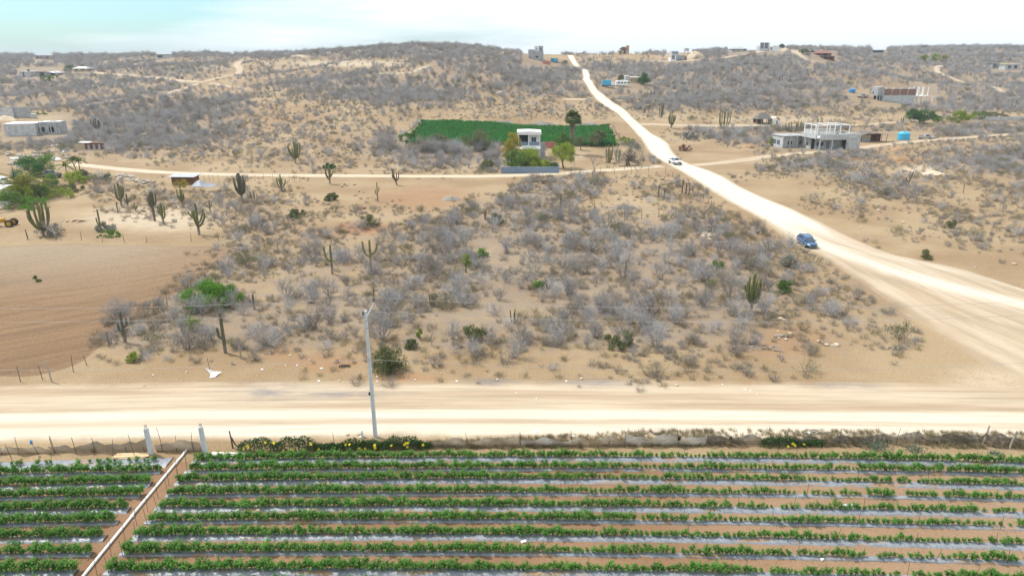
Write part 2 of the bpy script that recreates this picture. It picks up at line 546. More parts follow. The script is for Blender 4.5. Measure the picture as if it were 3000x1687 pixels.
# main chalk road: border rows of the road going away up the hill
RL = [(3080, 1240), (2960, 1150), (2861, 1082), (2759, 1015), (2657, 951), (2541, 852), (2454, 792), (2390, 746), (2317, 717), (2234, 655), (2149, 603), (2068, 556),
      (2007, 513), (1945, 480), (1899, 449), (1881, 420), (1862, 391), (1835, 362), (1806, 333), (1756, 304), (1739, 286), (1721, 263),
      (1704, 237), (1708, 216), (1686, 202), (1667, 179), (1661, 164)]
RR_ = [(6600, 1290), (5600, 1210), (4600, 1150), (3900, 1060), (3500, 1000), (3250, 920), (3000, 842), (2832, 789), (2628, 754), (2512, 702), (2366, 630), (2285, 597), (2190, 556), (2120, 513),
       (2006, 478), (1977, 449), (1963, 420), (1910, 391), (1875, 362), (1843, 333), (1803, 304), (1780, 286), (1747, 263), (1730, 237),
       (1730, 216), (1704, 202), (1687, 179), (1680, 164)]
def resample(q, k):
    d = np.concatenate([[0], np.cumsum([(b - a).length for a, b in zip(q[:-1], q[1:])])])
    t = np.linspace(0, d[-1], k)
    return [Vector((np.interp(s, d, [a.x for a in q]), np.interp(s, d, [a.y for a in q]))) for s in t]
Lw = smooth_poly([G2(*q) for q in RL], 1); Rw = smooth_poly([G2(*q) for q in RR_], 1)
# pair the borders by distance forward so the road is sampled straight across
ymax = min(Lw[-1].y, Rw[-1].y)
ysamp = np.concatenate([np.linspace(51, 170, 135), np.geomspace(171, ymax, 190)])
def by_y(q): 
    ys = np.array([a.y for a in q]); xs = np.array([a.x for a in q]); o_ = np.argsort(ys)
    return [Vector((np.interp(s, ys[o_], xs[o_]), s)) for s in ysamp]
LwY, RwY = by_y(Lw), by_y(Rw)
strip('main_road', M_ROAD, LwY, RwY, nx=72, step=1.4, far=(92, 125),
      paths=(([G2(*q) for q in [(2200, 600), (2330, 672), (2480, 748), (2640, 802), (2820, 850), (3100, 915), (3500, 985)]], 2.8, .62),
             ([G2(*q) for q in [(2260, 620), (2420, 700), (2560, 745), (2800, 795), (3200, 890)]], 1.6, .34),
             ([G2(*q) for q in [(2330, 712), (2450, 768), (2560, 835), (2690, 905), (2900, 1040), (3100, 1180)]], 1.2, .16)), label='pale chalky dirt road running straight up the hill', soft=.10, ends=(True, False), extra=.012)
# front road, parallel to the crop rows
yr = [(x, 0) for x in range(-130, 131, 10)]
def yfront(x, y): return y - 0.00042 * x * x
strip('front_road', M_VERGE, [Vector((x, yfront(x, 43.9))) for x, _ in yr], [Vector((x, yfront(x, 55.5))) for x, _ in yr], nx=29, step=1.5,
      tracks=((.19, .085), (.40, .075)), label='wide bright dirt road along the crop field', soft=.22, extra=.004)
track('cross_track', [(180, 478), (400, 502), (600, 512), (850, 515), (1150, 517), (1470, 518), (1700, 505), (1880, 492), (1960, 486)], 6.0, extra=.01,
      label='sandy side track crossing behind the fenced lot', tracks=((.35, .12), (.65, .12)))
track('house_track', [(2010, 488), (2120, 478), (2300, 452), (2450, 444), (2560, 428), (2700, 414), (2850, 403), (3050, 390)], 6.0, extra=.02,
      label='sandy track passing the grey concrete house')
track('valley_track', [(1850, 366), (2000, 369), (2200, 371), (2400, 368), (2600, 362), (2700, 352)], 5.0, label='pale sandy track across the valley floor')
track('hill_track', [(255, 214), (378, 219), (466, 230), (539, 240), (600, 243), (660, 226), (713, 211), (690, 193), (699, 181), (760, 174), (900, 171)], 6.0,
      label='winding sandy track over the hill past the far houses')
track('hill_branch_track', [(590, 245), (545, 258), (515, 271), (470, 284)], 5.0, extra=.05, label='short sandy branch track bending downhill')
track('side_branch_track', [(608, 245), (660, 253), (727, 262)], 4.0, extra=.05, label='thin side branch of the winding hill track')
track('far_hill_track', [(2803, 200), (2730, 208), (2774, 225), (2861, 251), (2940, 276)], 5.5, label='straight sandy track on the far slope')
track('ridge_track', [(1640, 292), (1733, 292)], 4.0, label='narrow pale track reaching the main road')
track('ridge_house_track', [(1870, 180), (1980, 182), (2053, 177), (2140, 170), (2228, 156), (2330, 150)], 5.0, label='pale track climbing to the houses on the ridge')
track('hill_drive_track', [(2320, 150), (2342, 165), (2385, 186)], 7.0, extra=.1, label='pale bulldozed drive below the red roofed house')
track('crest_track', [(1080, 222), (1160, 218), (1216, 214), (1228, 202), (1270, 192)], 4.0, label='faint track across the middle hill')
track('slope_track', [(1890, 298), (1790, 297)], 4.0, extra=.05, label='pale path leaving the main road on the slope')

# ------------------------------------------------------------------ dry vegetation: prototypes
def bark(name, c1, c2, var=.22):
    n = NT(name)
    nn = n.noise(n.obj(), 1.6, 4, .6)
    c = n.mix(n.rng(nn, .35, .65), c1, c2)
    r = n.rng(n.rand(), 0, 1, 1 - var, 1 + var, False)
    c = n.mix(1.0, c, n.comb(r, r, r), 'MULTIPLY')
    n.base(c)
    return n.m
def leafmat(name, c1, c2, c3, scale=3.0, var=.15, transl=.25):
    n = NT(name)
    nn = n.noise(n.obj(), scale, 5, .7)
    c = n.mix(n.rng(nn, .3, .52), c1, c2)
    c = n.mix(n.rng(nn, .52, .7), c, c3)
    r = n.rng(n.rand(), 0, 1, 1 - var, 1 + var, False)
    c = n.mix(1.0, c, n.comb(r, r, r), 'MULTIPLY')
    n.base(c)
    n.b.inputs['Roughness'].default_value = .6
    tr = n.t.nodes.new('ShaderNodeBsdfTranslucent')
    n.set(tr.inputs['Color'], c)
    mxs = n.t.nodes.new('ShaderNodeMixShader')
    mxs.inputs[0].default_value = transl
    n.t.links.new(n.b.outputs[0], mxs.inputs[1]); n.t.links.new(tr.outputs[0], mxs.inputs[2])
    n.t.links.new(mxs.outputs[0], n.out.inputs['Surface'])
    return n.m
M_TWIG = bark('grey_twig', (.41, .40, .40), (.315, .302, .30))
M_TWIG2 = bark('brown_twig', (.335, .30, .265), (.26, .228, .20))
M_OLIVE = leafmat('olive_leaf', (.12, .13, .05), (.18, .18, .08), (.24, .225, .12))
M_DRYGRASS = bark('dry_grass', (.33, .275, .165), (.235, .20, .12))
M_STRAW = bark('grey_brush', (.30, .27, .235), (.235, .205, .175))

def twigs(mb, r_, h, wid, stems, lv=3, rad=.03, kids=(3, 5), up=.55, n=3, lean=None):
    leaves = []
    def br(p, d, ln, rd, l):
        pts = [p]; q = p; dd = d
        segs = 3 if l == 0 else 2
        for i in range(segs):
            dd = (dd + Vector((r_.uniform(-.38, .38), r_.uniform(-.38, .38), r_.uniform(-.2, .34)))).normalized()
            q = q + dd * ln / segs
            pts.append(q)
        mb.tube(pts, [rd * (1 - .55 * i / segs) for i in range(segs + 1)], n if l < 2 else 3, cap=False)
        leaves.append((q, dd))
        if l < lv:
            for _ in range(r_.randint(*kids)):
                k = r_.randint(1, segs); b = pts[k]
                e = Vector((r_.uniform(-1, 1), r_.uniform(-1, 1), r_.uniform(-.25, .8))).normalized()
                br(b, (dd * .7 + e * .8).normalized(), ln * r_.uniform(.5, .72), rd * .52, l + 1)
    for s in range(stems):
        a = 6.283 * (s + r_.random() * .8) / stems
        tilt = r_.uniform(.15, 1.0)
        d = Vector((math.cos(a) * wid * tilt, math.sin(a) * wid * tilt, h * r_.uniform(up, 1.0))).normalized()
        br(Vector((math.cos(a) * .08, math.sin(a) * .08, -.05)), d, math.hypot(h, wid) * r_.uniform(.42, .6), rad * r_.uniform(.8, 1.2), 0)
    return leaves

def leaf(mb, p, size, r_):
    a = Vector((r_.uniform(-1, 1), r_.uniform(-1, 1), r_.uniform(-.5, 1))).normalized()
    b = a.orthogonal().normalized()
    b.rotate(Matrix.Rotation(r_.uniform(0, 6.28), 3, a))
    c = a.cross(b)
    mb.add([p - b * size * .5, p + c * size * .28 + a * size * .1, p + b * size * .5, p - c * size * .28 + a * size * .1], [(0, 1, 2, 3)])

PROTO = {}
def proto(kind, mesh_o):
    COL.objects.unlink(mesh_o)
    PROTO.setdefault(kind, []).append(mesh_o)

def make_protos():
    for i in range(7):
        r_ = random.Random(100 + i); mb = MB()
        twigs(mb, r_, 1.7 + .2 * (i % 3), 1.35, 9 + i % 4, 3, .034, (3, 5))
        proto('shrub', mb.build('dry_shrub', M_TWIG if i % 3 else M_TWIG2))
    for i in range(3):                       # wide flat fallen-looking thickets
        r_ = random.Random(140 + i); mb = MB()
        twigs(mb, r_, 1.0, 1.7, 12, 3, .03, (3, 5), up=.3)
        proto('shrub', mb.build('dry_shrub', M_TWIG))
    for i in range(4):
        r_ = random.Random(200 + i); mb = MB()
        twigs(mb, r_, .42, .55, 16, 2, .011, (3, 5), up=.35)
        proto('brush', mb.build('dry_brush', M_STRAW if i % 2 else M_DRYGRASS))
    for i in range(3):
        r_ = random.Random(300 + i); mb = MB()
        lv = twigs(mb, r_, 1.5, 1.2, 9, 2, .03, (3, 5))
        o = mb.build('shrub_stems', M_TWIG2)
        m2 = MB()
        for p_, d in lv:
            for _ in range(7): leaf(m2, p_ + Vector((r_.gauss(0, .13), r_.gauss(0, .13), r_.gauss(0, .11))), r_.uniform(.07, .13), r_)
        b = len(mb.v)
        v = mb.v + m2.v; f = mb.f + [tuple(b + k for k in q) for q in m2.f]
        bpy.data.objects.remove(o)
        o = mesh_obj('olive_shrub', v, f, M_TWIG2)
        o.data.materials.append(M_OLIVE)
        mi = np.zeros(len(f), np.int32); mi[len(mb.f):] = 1
        o.data.polygons.foreach_set('material_index', mi)
        proto('olive', o)
    for i in range(3):
        r_ = random.Random(400 + i); mb = MB()
        for k in range(46):
            a = r_.uniform(0, 6.28); t = r_.uniform(.1, .75); ln = r_.uniform(.2, .5); s = r_.uniform(0, .16)
            b = Vector((math.cos(a) * s, math.sin(a) * s, -.02)); e = b + Vector((math.cos(a) * t, math.sin(a) * t, 1)).normalized() * ln
            sd_ = Vector((-math.sin(a), math.cos(a), 0)) * .008
            mb.add([b - sd_, b + sd_, e], [(0, 1, 2)])
        proto('tuft', mb.build('grass_tuft', M_DRYGRASS))
make_protos()

def scatter(name, kind, pts, yaw, scale, label, cat, seed=0, protos=None):
    """many instances of small plants on points, one object"""
    me = bpy.data.meshes.new(name)
    me.vertices.add(len(pts)); me.vertices.foreach_set('co', np.asarray(pts, np.float32).ravel())
    for an, vals in (('yaw', yaw), ('size', scale)):
        a = me.attributes.new(an, 'FLOAT', 'POINT'); a.data.foreach_set('value', np.asarray(vals, np.float32))
    o = bpy.data.objects.new(name, me); COL.objects.link(o)
    col = bpy.data.collections.new(name + '_kinds')
    for q in (protos or PROTO[kind]): col.objects.link(q)
    ng = bpy.data.node_groups.new(name, 'GeometryNodeTree')
    ng.interface.new_socket('Geometry', in_out='INPUT', socket_type='NodeSocketGeometry')
    ng.interface.new_socket('Geometry', in_out='OUTPUT', socket_type='NodeSocketGeometry')
    N = ng.nodes.new
    gi, go = N('NodeGroupInput'), N('NodeGroupOutput')
    iop, ci = N('GeometryNodeInstanceOnPoints'), N('GeometryNodeCollectionInfo')
    ci.inputs['Collection'].default_value = col
    ci.inputs['Separate Children'].default_value = True
    ci.inputs['Reset Children'].default_value = True
    iop.inputs['Pick Instance'].default_value = True
    rv = N('FunctionNodeRandomValue'); rv.data_type = 'INT'
    for s in rv.inputs:
        if s.type == 'INT' and s.name == 'Min' and s.enabled: s.default_value = 0
        if s.type == 'INT' and s.name == 'Max' and s.enabled: s.default_value = 9999
        if s.name == 'Seed': s.default_value = seed
    na, nb = N('GeometryNodeInputNamedAttribute'), N('GeometryNodeInputNamedAttribute')
    na.data_type = nb.data_type = 'FLOAT'
    na.inputs['Name'].default_value = 'yaw'; nb.inputs['Name'].default_value = 'size'
    cx = N('ShaderNodeCombineXYZ')
    lk = ng.links.new
    lk(gi.outputs[0], iop.inputs['Points']); lk(ci.outputs[0], iop.inputs['Instance'])
    out = [s for s in rv.outputs if s.type == 'INT' and s.enabled][0]
    lk(out, iop.inputs['Instance Index'])
    lk(na.outputs[0], cx.inputs['Z']); 
    e2r = N('FunctionNodeEulerToRotation')
    lk(cx.outputs[0], e2r.inputs[0]); lk(e2r.outputs[0], iop.inputs['Rotation'])
    lk(nb.outputs[0], iop.inputs['Scale'])
    lk(iop.outputs[0], go.inputs[0])
    md = o.modifiers.new('scatter', 'NODES'); md.node_group = ng
    return stuff(o, label, cat)

# ------------------------------------------------------------------ where nothing may grow
TRACKS = []
def seg_mask(X, Y, q, w):
    m = np.zeros_like(X, bool)
    for a, b in zip(q[:-1], q[1:]):
        d = b - a; l2 = max(d.length_squared, 1e-6)
        t = np.clip(((X - a.x) * d.x + (Y - a.y) * d.y) / l2, 0, 1)
        m |= (X - a.x - t * d.x) ** 2 + (Y - a.y - t * d.y) ** 2 < w * w
    return m
CLEAR_LINES = [([(180, 478), (400, 502), (600, 512), (850, 515), (1150, 517), (1470, 518), (1700, 505), (1880, 492), (1960, 486)], 2.9),
               ([(2010, 488), (2120, 478), (2300, 452), (2450, 444), (2560, 428), (2700, 414), (2850, 403), (3050, 390)], 3.0),
               ([(1850, 366), (2000, 369), (2200, 371), (2400, 368), (2600, 362), (2700, 352)], 2.6),
               ([(255, 214), (378, 219), (466, 230), (539, 240), (600, 243), (660, 226), (713, 211), (690, 193), (699, 181), (760, 174), (900, 171)], 3.6),
               ([(590, 245), (545, 258), (515, 271), (470, 284)], 3.0), ([(608, 245), (660, 253), (727, 262)], 2.5),
               ([(2803, 200), (2730, 208), (2774, 225), (2861, 251), (2940, 276)], 3.2), ([(1640, 292), (1733, 292)], 2.5),
               ([(1870, 180), (1980, 182), (2053, 177), (2140, 170), (2228, 156), (2330, 150)], 3.2), ([(2320, 150), (2342, 165), (2385, 186)], 5.0),
               ([(1080, 222), (1160, 218), (1216, 214), (1228, 202), (1270, 192)], 2.5)]
# cleared ground round houses, fields and vehicles: rectangles in view rows (base of the plant)
CLEAR_RECT = [(1160, 356, 1830, 437), (1462, 440, 1660, 512), (2262, 385, 2600, 446), (0, 330, 215, 400), (2600, 385, 2735, 416), (490, 515, 660, 560),
              (1528, 150, 1645, 190), (1950, 150, 2030, 186), (2555, 250, 2745, 298), (2205, 340, 2300, 370), (1760, 236, 1900, 258), (50, 200, 185, 224),
              (2380, 150, 2455, 176), (2130, 140, 2300, 158), (0, 505, 110, 700), (2620, 330, 2760, 362), (1805, 146, 1880, 174), (60, 196, 190, 238), (100, 164, 160, 188), (455, 160, 510, 184), (212, 198, 262, 220), (1528, 150, 1645, 204), (1950, 150, 2030, 192),
              (2130, 140, 2190, 166), (2220, 140, 2295, 166), (2375, 150, 2455, 192), (2550, 148, 2600, 166), (2900, 186, 2995, 218), (1760, 240, 1880, 272), (2555, 250, 2745, 312), (2480, 262, 2550, 300), (0, 340, 200, 416), (225, 425, 300, 452)]
_xl = np.array([[q.x, q.y] for q in LwY]); _xr = np.array([[q.x, q.y] for q in RwY])
def cleared(X, Y, margin=.6):
    PX, PY, _ = project(X, Y, H(X, Y))
    m = np.zeros_like(X, bool)
    for a, b, c, d in CLEAR_RECT: m |= (PX > a) & (PX < c) & (PY > b) & (PY < d)
    inr = (Y > 54) & (Y < _xl[-1, 1])
    m |= inr & (X > np.interp(Y, _xl[:, 1], _xl[:, 0]) - margin) & (X < np.interp(Y, _xr[:, 1], _xr[:, 0]) + margin * .3)
    for q, w in CLEAR_LINES: m |= seg_mask(X, Y, [G2(*k) for k in q], w)
    return m

_WC = _waves(10, 9, 26)
def sample(n_, y0, y1, seed, power=1.0, xmax=.92):
    g = np.random.RandomState(seed)
    y = np.sqrt(g.uniform(y0 * y0, y1 * y1, n_)) if power == 1 else g.uniform(y0, y1, n_)
    x = g.uniform(-xmax, xmax, n_) * y + g.uniform(-6, 6, n_)
    return x, y, g

def scrub():
    P_, S_, K_ = [], [], []
    # near and middle distance, then the hills (fewer, a little larger)
    for (y0, y1, dens, seed, sc) in ((46, 170, .20, 11, 1.0), (170, 330, .24, 12, 1.05), (330, 640, .17, 13, 1.2), (640, 1050, .06, 14, 1.8)):
        area = .92 * (y1 * y1 - y0 * y0)
        x, y, g = sample(int(area * dens), y0, y1, seed)
        z = H(x, y); px, py, zc = project(x, y, z)
        c = cover(px, py) / 9.0
        prob = np.clip(c ** 1.5 * (1 + .45 * _noise(x, y, _WC)) * np.where(y > 165, 1.25, 1.0), 0, 1)
        t = np.clip(x / np.maximum(y, 30), -1.55, 1.55)
        far_ok = y < np.interp(t, _tf, _D) + 60
        ok = (g.rand(len(x)) < prob) & (c > .12) & ~cleared(x, y) & far_ok
        x, y, z, c = x[ok], y[ok], z[ok], c[ok]
        s = sc * np.clip(g.lognormal(-.18, .30, len(x)), .4, 1.6) * (.58 + .48 * c + .4 * (c > .93))
        P_.append(np.stack([x, y, z], -1)); S_.append(s); K_.append(g.rand(len(x)))
    Pn, S, K = np.concatenate(P_), np.concatenate(S_), np.concatenate(K_)
    yaw = np.random.RandomState(3).uniform(0, 6.28, len(S))
    px, py, zc = project(Pn[:, 0], Pn[:, 1], Pn[:, 2])
    size = S / zc * ((px > 0) & (px < 3000))
    olive = (K < .05)
    order = np.argsort(-np.where(olive, 0, size))[:300]
    oo = np.argsort(-np.where(olive, size, 0))[:60]
    single = np.zeros(len(S), bool); single[order] = True; single[oo] = True
    for i in order:
        pr = PROTO['shrub'][int(K[i] * 9973) % len(PROTO['shrub'])]
        o = pr.copy(); COL.objects.link(o)
        o.location = Pn[i]; o.rotation_euler = (0, 0, yaw[i]); o.scale = (S[i],) * 3
        lab, grp = shrub_label(px[i], py[i], S[i], int(K[i] * 9973) % len(PROTO['shrub']))
        tag(o, lab, 'shrub', grp)
    for i in oo:
        o = PROTO['olive'][int(K[i] * 9973) % 3].copy(); COL.objects.link(o)
        o.location = Pn[i]; o.rotation_euler = (0, 0, yaw[i]); o.scale = (S[i],) * 3
        w = where(px[i], py[i])
        tag(o, 'small olive green leafy shrub ' + w if S[i] < .95 else 'full olive green leafy shrub ' + w, 'shrub', 'olive green shrubs ' + w)
    rest = ~single & ~olive
    scatter('dry_scrub', 'shrub', Pn[rest], yaw[rest], S[rest], 'grey leafless scrub covering the lots and hills', 'scrub', 4)
    rest = ~single & olive
    scatter('olive_scrub', 'olive', Pn[rest], yaw[rest], S[rest], 'olive green bushes dotted through the grey scrub', 'scrub', 5)

LM = [(628, 880, 'large bright green bush'), (1100, 1090, 'utility pole'), (1142, 1070, 'olive bush at the pole'), (1088, 797, 'trident cactus'), (974, 803, 'slanting armed cactus'),
      (2200, 912, 'candelabra cactus by the junction'), (2366, 725, 'blue car'), (2100, 786, 'dark green spiky shrub'), (1970, 575, 'pole frame'), (2065, 680, 'line of pale stones'),
      (1450, 650, 'twin cactus columns'), (1107, 591, 'lone slender cactus'), (709, 586, 'dense dark cactus'), (128, 690, 'huge candelabra cactus'), (584, 688, 'sweeping arm cactus'),
      (1832, 815, 'thin cactus spike'), (1578, 844, 'small bright green shrub'), (1366, 800, 'yellow green tree'), (1412, 752, 'light green shrub'), (1265, 895, 'parallel cactus clump'),
      (1390, 995, 'green topped shrub'), (1820, 1012, 'wide olive shrub'), (368, 1003, 'tall dark cactus'), (661, 1034, 'stout dark cactus'), (395, 1058, 'yellow green shrub by the strip'),
      (2235, 1020, 'pale dead branches'), (2625, 1020, 'grey fallen limbs'), (2310, 780, 'pale sage shrub'), (2300, 856, 'green and grey shrub'), (1643, 608, 'bare cactus pole'),
      (2592, 572, 'spiky grey green shrub'), (2657, 548, 'leaning brown cactus'), (2684, 588, 'spreading bare tree'), (2782, 668, 'green bush with cactus stub'), (2541, 495, 'rounded bare tree'),
      (2735, 510, 'pale sand heap'), (2900, 560, 'lone leaning post'), (1425, 498, 'low green thicket bush'), (1552, 508, 'blue grey yard wall'), (1840, 486, 'grey green roadside tree'),
      (2398, 442, 'concrete house'), (2646, 410, 'light blue tank'), (866, 478, 'broad cactus on the slope'), (1507, 945, 'blackish cactus stems'), (1683, 705, 'light barked bare tree'),
      (870, 636, 'dark olive bush'), (1030, 765, 'crooked bare tree'), (825, 561, 'five armed cactus'), (967, 540, 'leafy looking cactus'), (1082, 664, 'broom bush'), (745, 905, 'dark cactus stump'),
      (1094, 885, 'dark cactus tips'), (1752, 650, 'corner of the stick fence'), (535, 541, 'brown shack'), (1980, 486, 'white pickup'), (2240, 760, 'tall bare tree'), (1635, 820, 'bleached limbs'), (1185, 870, 'dead pale limbs')]
def where(px, py):
    d = [((px - a) ** 2 + (1.8 * (py - b)) ** 2) for a, b, _ in LM]; k = int(np.argmin(d)); a, b, nm = LM[k]
    if py < 330 or d[k] > 330 ** 2:
        return 'on the far hillside' if py < 300 else ('on the dry western slope' if px < 1400 else 'on the open scrub east of the road')
    dx, dy = px - a, (py - b) * 1.8
    rel = ('behind' if dy < 0 else 'in front of') if abs(dy) > abs(dx) else ('west of' if dx < 0 else 'east of')
    far = 'just ' if d[k] < 55 ** 2 else ('well ' if d[k] > 130 ** 2 else '')
    return far + rel + ' the ' + nm

def shrub_label(px, py, s, k):
    look = ['brown twiggy', 'grey rounded', 'pale spreading', 'brown dense', 'grey upright', 'silvery', 'brownish', 'sprawling grey', 'flat tangled', 'wide tangled'][k]
    sz = 'very big' if s > 1.4 else 'big' if s > 1.15 else ('very small' if s < .72 else 'small' if s < .9 else 'medium')
    w = where(px, py)
    return sz + ' ' + look + ' bare shrub ' + w, 'bare shrubs ' + w
scrub()

def brush():
    P_, S_ = [], []
    for (y0, y1, dens, seed) in ((47, 165, 1.25, 21), (165, 330, .42, 22)):
        area = .92 * (y1 * y1 - y0 * y0)
        x, y, g = sample(int(area * dens), y0, y1, seed)
        z = H(x, y); px, py, zc = project(x, y, z)
        c = cover(px, py) / 9.0
        prob = np.clip(np.where(c < .6, c * 1.7, 1.2 - c * .6) * (1 + .7 * _noise(x, y, _WC)), 0, 1) * .85
        ok = (g.rand(len(x)) < prob) & (c > .05) & ~cleared(x, y, .2)
        x, y, z = x[ok], y[ok], z[ok]
        P_.append(np.stack([x, y, z], -1)); S_.append(np.clip(g.lognormal(-.15, .4, len(x)), .35, 2.4) * (1 + .25 * (y > 165)))
    Pn, S = np.concatenate(P_), np.concatenate(S_)
    scatter('dry_brush', 'brush', Pn, np.random.RandomState(9).uniform(0, 6.28, len(S)), S, 'low dry brush spread over the sandy ground', 'brush', 6)
brush()

# ------------------------------------------------------------------ crop field by the road
def patch(name, mat, corners, nx, ny, label, soft_m=1.2, extra=0.02, attrs=None):
    """bilinear sheet on the ground, corners (x, y): near-left, near-right, far-right, far-left"""
    a, b, c, d = [np.array(q, float) for q in corners]
    U, V = np.meshgrid(np.linspace(0, 1, nx), np.linspace(0, 1, ny), indexing='xy')
    XY = (a * ((1 - U) * (1 - V))[..., None] + b * (U * (1 - V))[..., None] + c * (U * V)[..., None] + d * ((1 - U) * V)[..., None])
    X, Y = XY[..., 0].ravel(), XY[..., 1].ravel()
    wx, wy = np.linalg.norm(b - a), np.linalg.norm(d - a)
    e = np.clip(np.minimum(np.minimum(U, 1 - U) * wx, np.minimum(V, 1 - V) * wy).ravel() / soft_m, 0, 1)
    up = sstep(0, .4, e)
    Z = H(X, Y) + extra * up - .06 * (1 - up)
    i = np.arange(nx * ny).reshape(ny, nx)
    f = np.stack([i[:-1, :-1], i[:-1, 1:], i[1:, 1:], i[1:, :-1]], -1).reshape(-1, 4)
    at = earth_attrs(X, Y, Z); at['edge'] = ('FLOAT', e)
    o = mesh_obj(name, np.stack([X, Y, Z], -1), np.ascontiguousarray(f), mat, smooth=True, attrs=at)
    return structure(o, label)

n = NT('crop_soil')
p = n.pos()
c0, hgt, n2, n3 = earth(n, p)
s = n.sep(p)
big = n.noise(p, .09, 5, .6)
c = n.mix(n.rng(big, .35, .65), (.215, .122, .066), (.275, .168, .098))
c = n.mix(n.rng(s[0], 2, 34, 0, .55), c, (.36, .255, .165))
c = n.mix(n.rng(n.noise(p, 2.2, 7, .65), .52, .72, 0, .45), c, (.155, .088, .05))
v = n.rng(n.noise(p, 14, 5, .7), .3, .7, .86, 1.12)
c = n.mix(1.0, c, n.comb(v, v, v), 'MULTIPLY')
n.base(n.mix(n.rng(n.attr('edge'), .2, .8), c0, c))
n.bump(n.math('ADD', n.math('MULTIPLY', n.noise(p, 3, 7, .65), 1.2), n.math('MULTIPLY', n3, .5)), .6, .15)
M_SOIL = n.m
patch('crop_field_soil', M_SOIL, [(-62, 21), (62, 21), (62, 42.0), (-62, 42.4)], 150, 40, 'brown soil of the irrigated crop field', 1.0, .012)

n = NT('plough_soil')
p = n.pos()
c0, hgt, n2, n3 = earth(n, p)
s = n.sep(p)
ang = n.math('ADD', n.math('MULTIPLY', s[0], -.55), n.math('MULTIPLY', s[1], .83))
al = n.math('ADD', n.math('MULTIPLY', s[0], .83), n.math('MULTIPLY', s[1], .55))
fur = n.noise(n.comb(n.math('MULTIPLY', ang, .42), n.math('MULTIPLY', al, .022), 0.), 1.0, 7, .7)
c = n.mix(n.rng(n.noise(p, .05, 5, .6), .3, .7), (.25, .15, .077), (.305, .192, .103))
c = n.mix(n.rng(fur, .44, .62, 0, .75), c, (.175, .108, .06))
c = n.mix(n.rng(n.noise(p, .8, 8, .7), .52, .72, 0, .5), c, (.165, .105, .06))
pl = n.math('MULTIPLY', n.rng(s[0], -32, -62), n.rng(s[1], 70, 100))
c = n.mix(n.math('MULTIPLY', pl, .9), c, (.34, .265, .18))
# tractor turning circles
cx_, cy_ = n.math('ADD', s[0], 60.), n.math('ADD', s[1], -82.)
rr = n.math('SQRT', n.math('ADD', n.math('MULTIPLY', cx_, cx_), n.math('MULTIPLY', n.math('MULTIPLY', cy_, cy_), 1.0)))
ring = n.math('SINE', n.math('MULTIPLY', rr, 3.4))
rm = n.math('MULTIPLY', n.rng(ring, .55, .95), n.math('MULTIPLY', n.rng(rr, 8, 10), n.rng(rr, 19, 16)))
c = n.mix(n.math('MULTIPLY', rm, .16), c, (.22, .155, .10))
v = n.rng(n.noise(p, 3.5, 6, .7), .3, .7, .85, 1.12)
c = n.mix(1.0, c, n.comb(v, v, v), 'MULTIPLY')
e = n.math('ADD', n.attr('edge'), n.math('MULTIPLY', n.math('SUBTRACT', n.noise(p, .5, 6, .6), .5), .6))
n.base(n.mix(n.rng(e, .2, .7), c0, c))
n.bump(n.math('ADD', n.math('MULTIPLY', fur, 1.5), n.math('MULTIPLY', n.noise(p, 2.6, 7, .75), 1.2)), .9, .3)
M_PLOUGH = n.m
_pr = [G2(*q) for q in [(40, 1108), (125, 1100), (205, 1082), (252, 1062), (315, 1010), (430, 922), (480, 886), (555, 845), (630, 790), (685, 742), (692, 714)]]
_pl = [Vector((-86 - .2 * (q.y - 50), q.y + (.5 if q.y > 100 else 0))) for q in _pr]
strip('ploughed_field', M_PLOUGH, _pl, _pr, nx=110, step=.8, label='bare ploughed brown field', soft=.03)

M_FILM = None
n = NT('plastic_film')
p = n.pos()
nn = n.noise(n.mapv(p, (.35, 2.2, 1)), 1.0, 6, .65)
c = n.mix(n.rng(n.noise(p, 5, 5, .6), .35, .65), (.175, .195, .23), (.26, .275, .30))
c = n.mix(n.rng(nn, .54, .62), c, (.31, .20, .12))
n.base(c); n.b.inputs['Roughness'].default_value = .42; n.b.inputs['Specular IOR Level'].default_value = .5
n.bump(n.noise(n.mapv(p, (3, 9, 3)), 1, 4, .6), .6, .05)
M_FILM = n.m

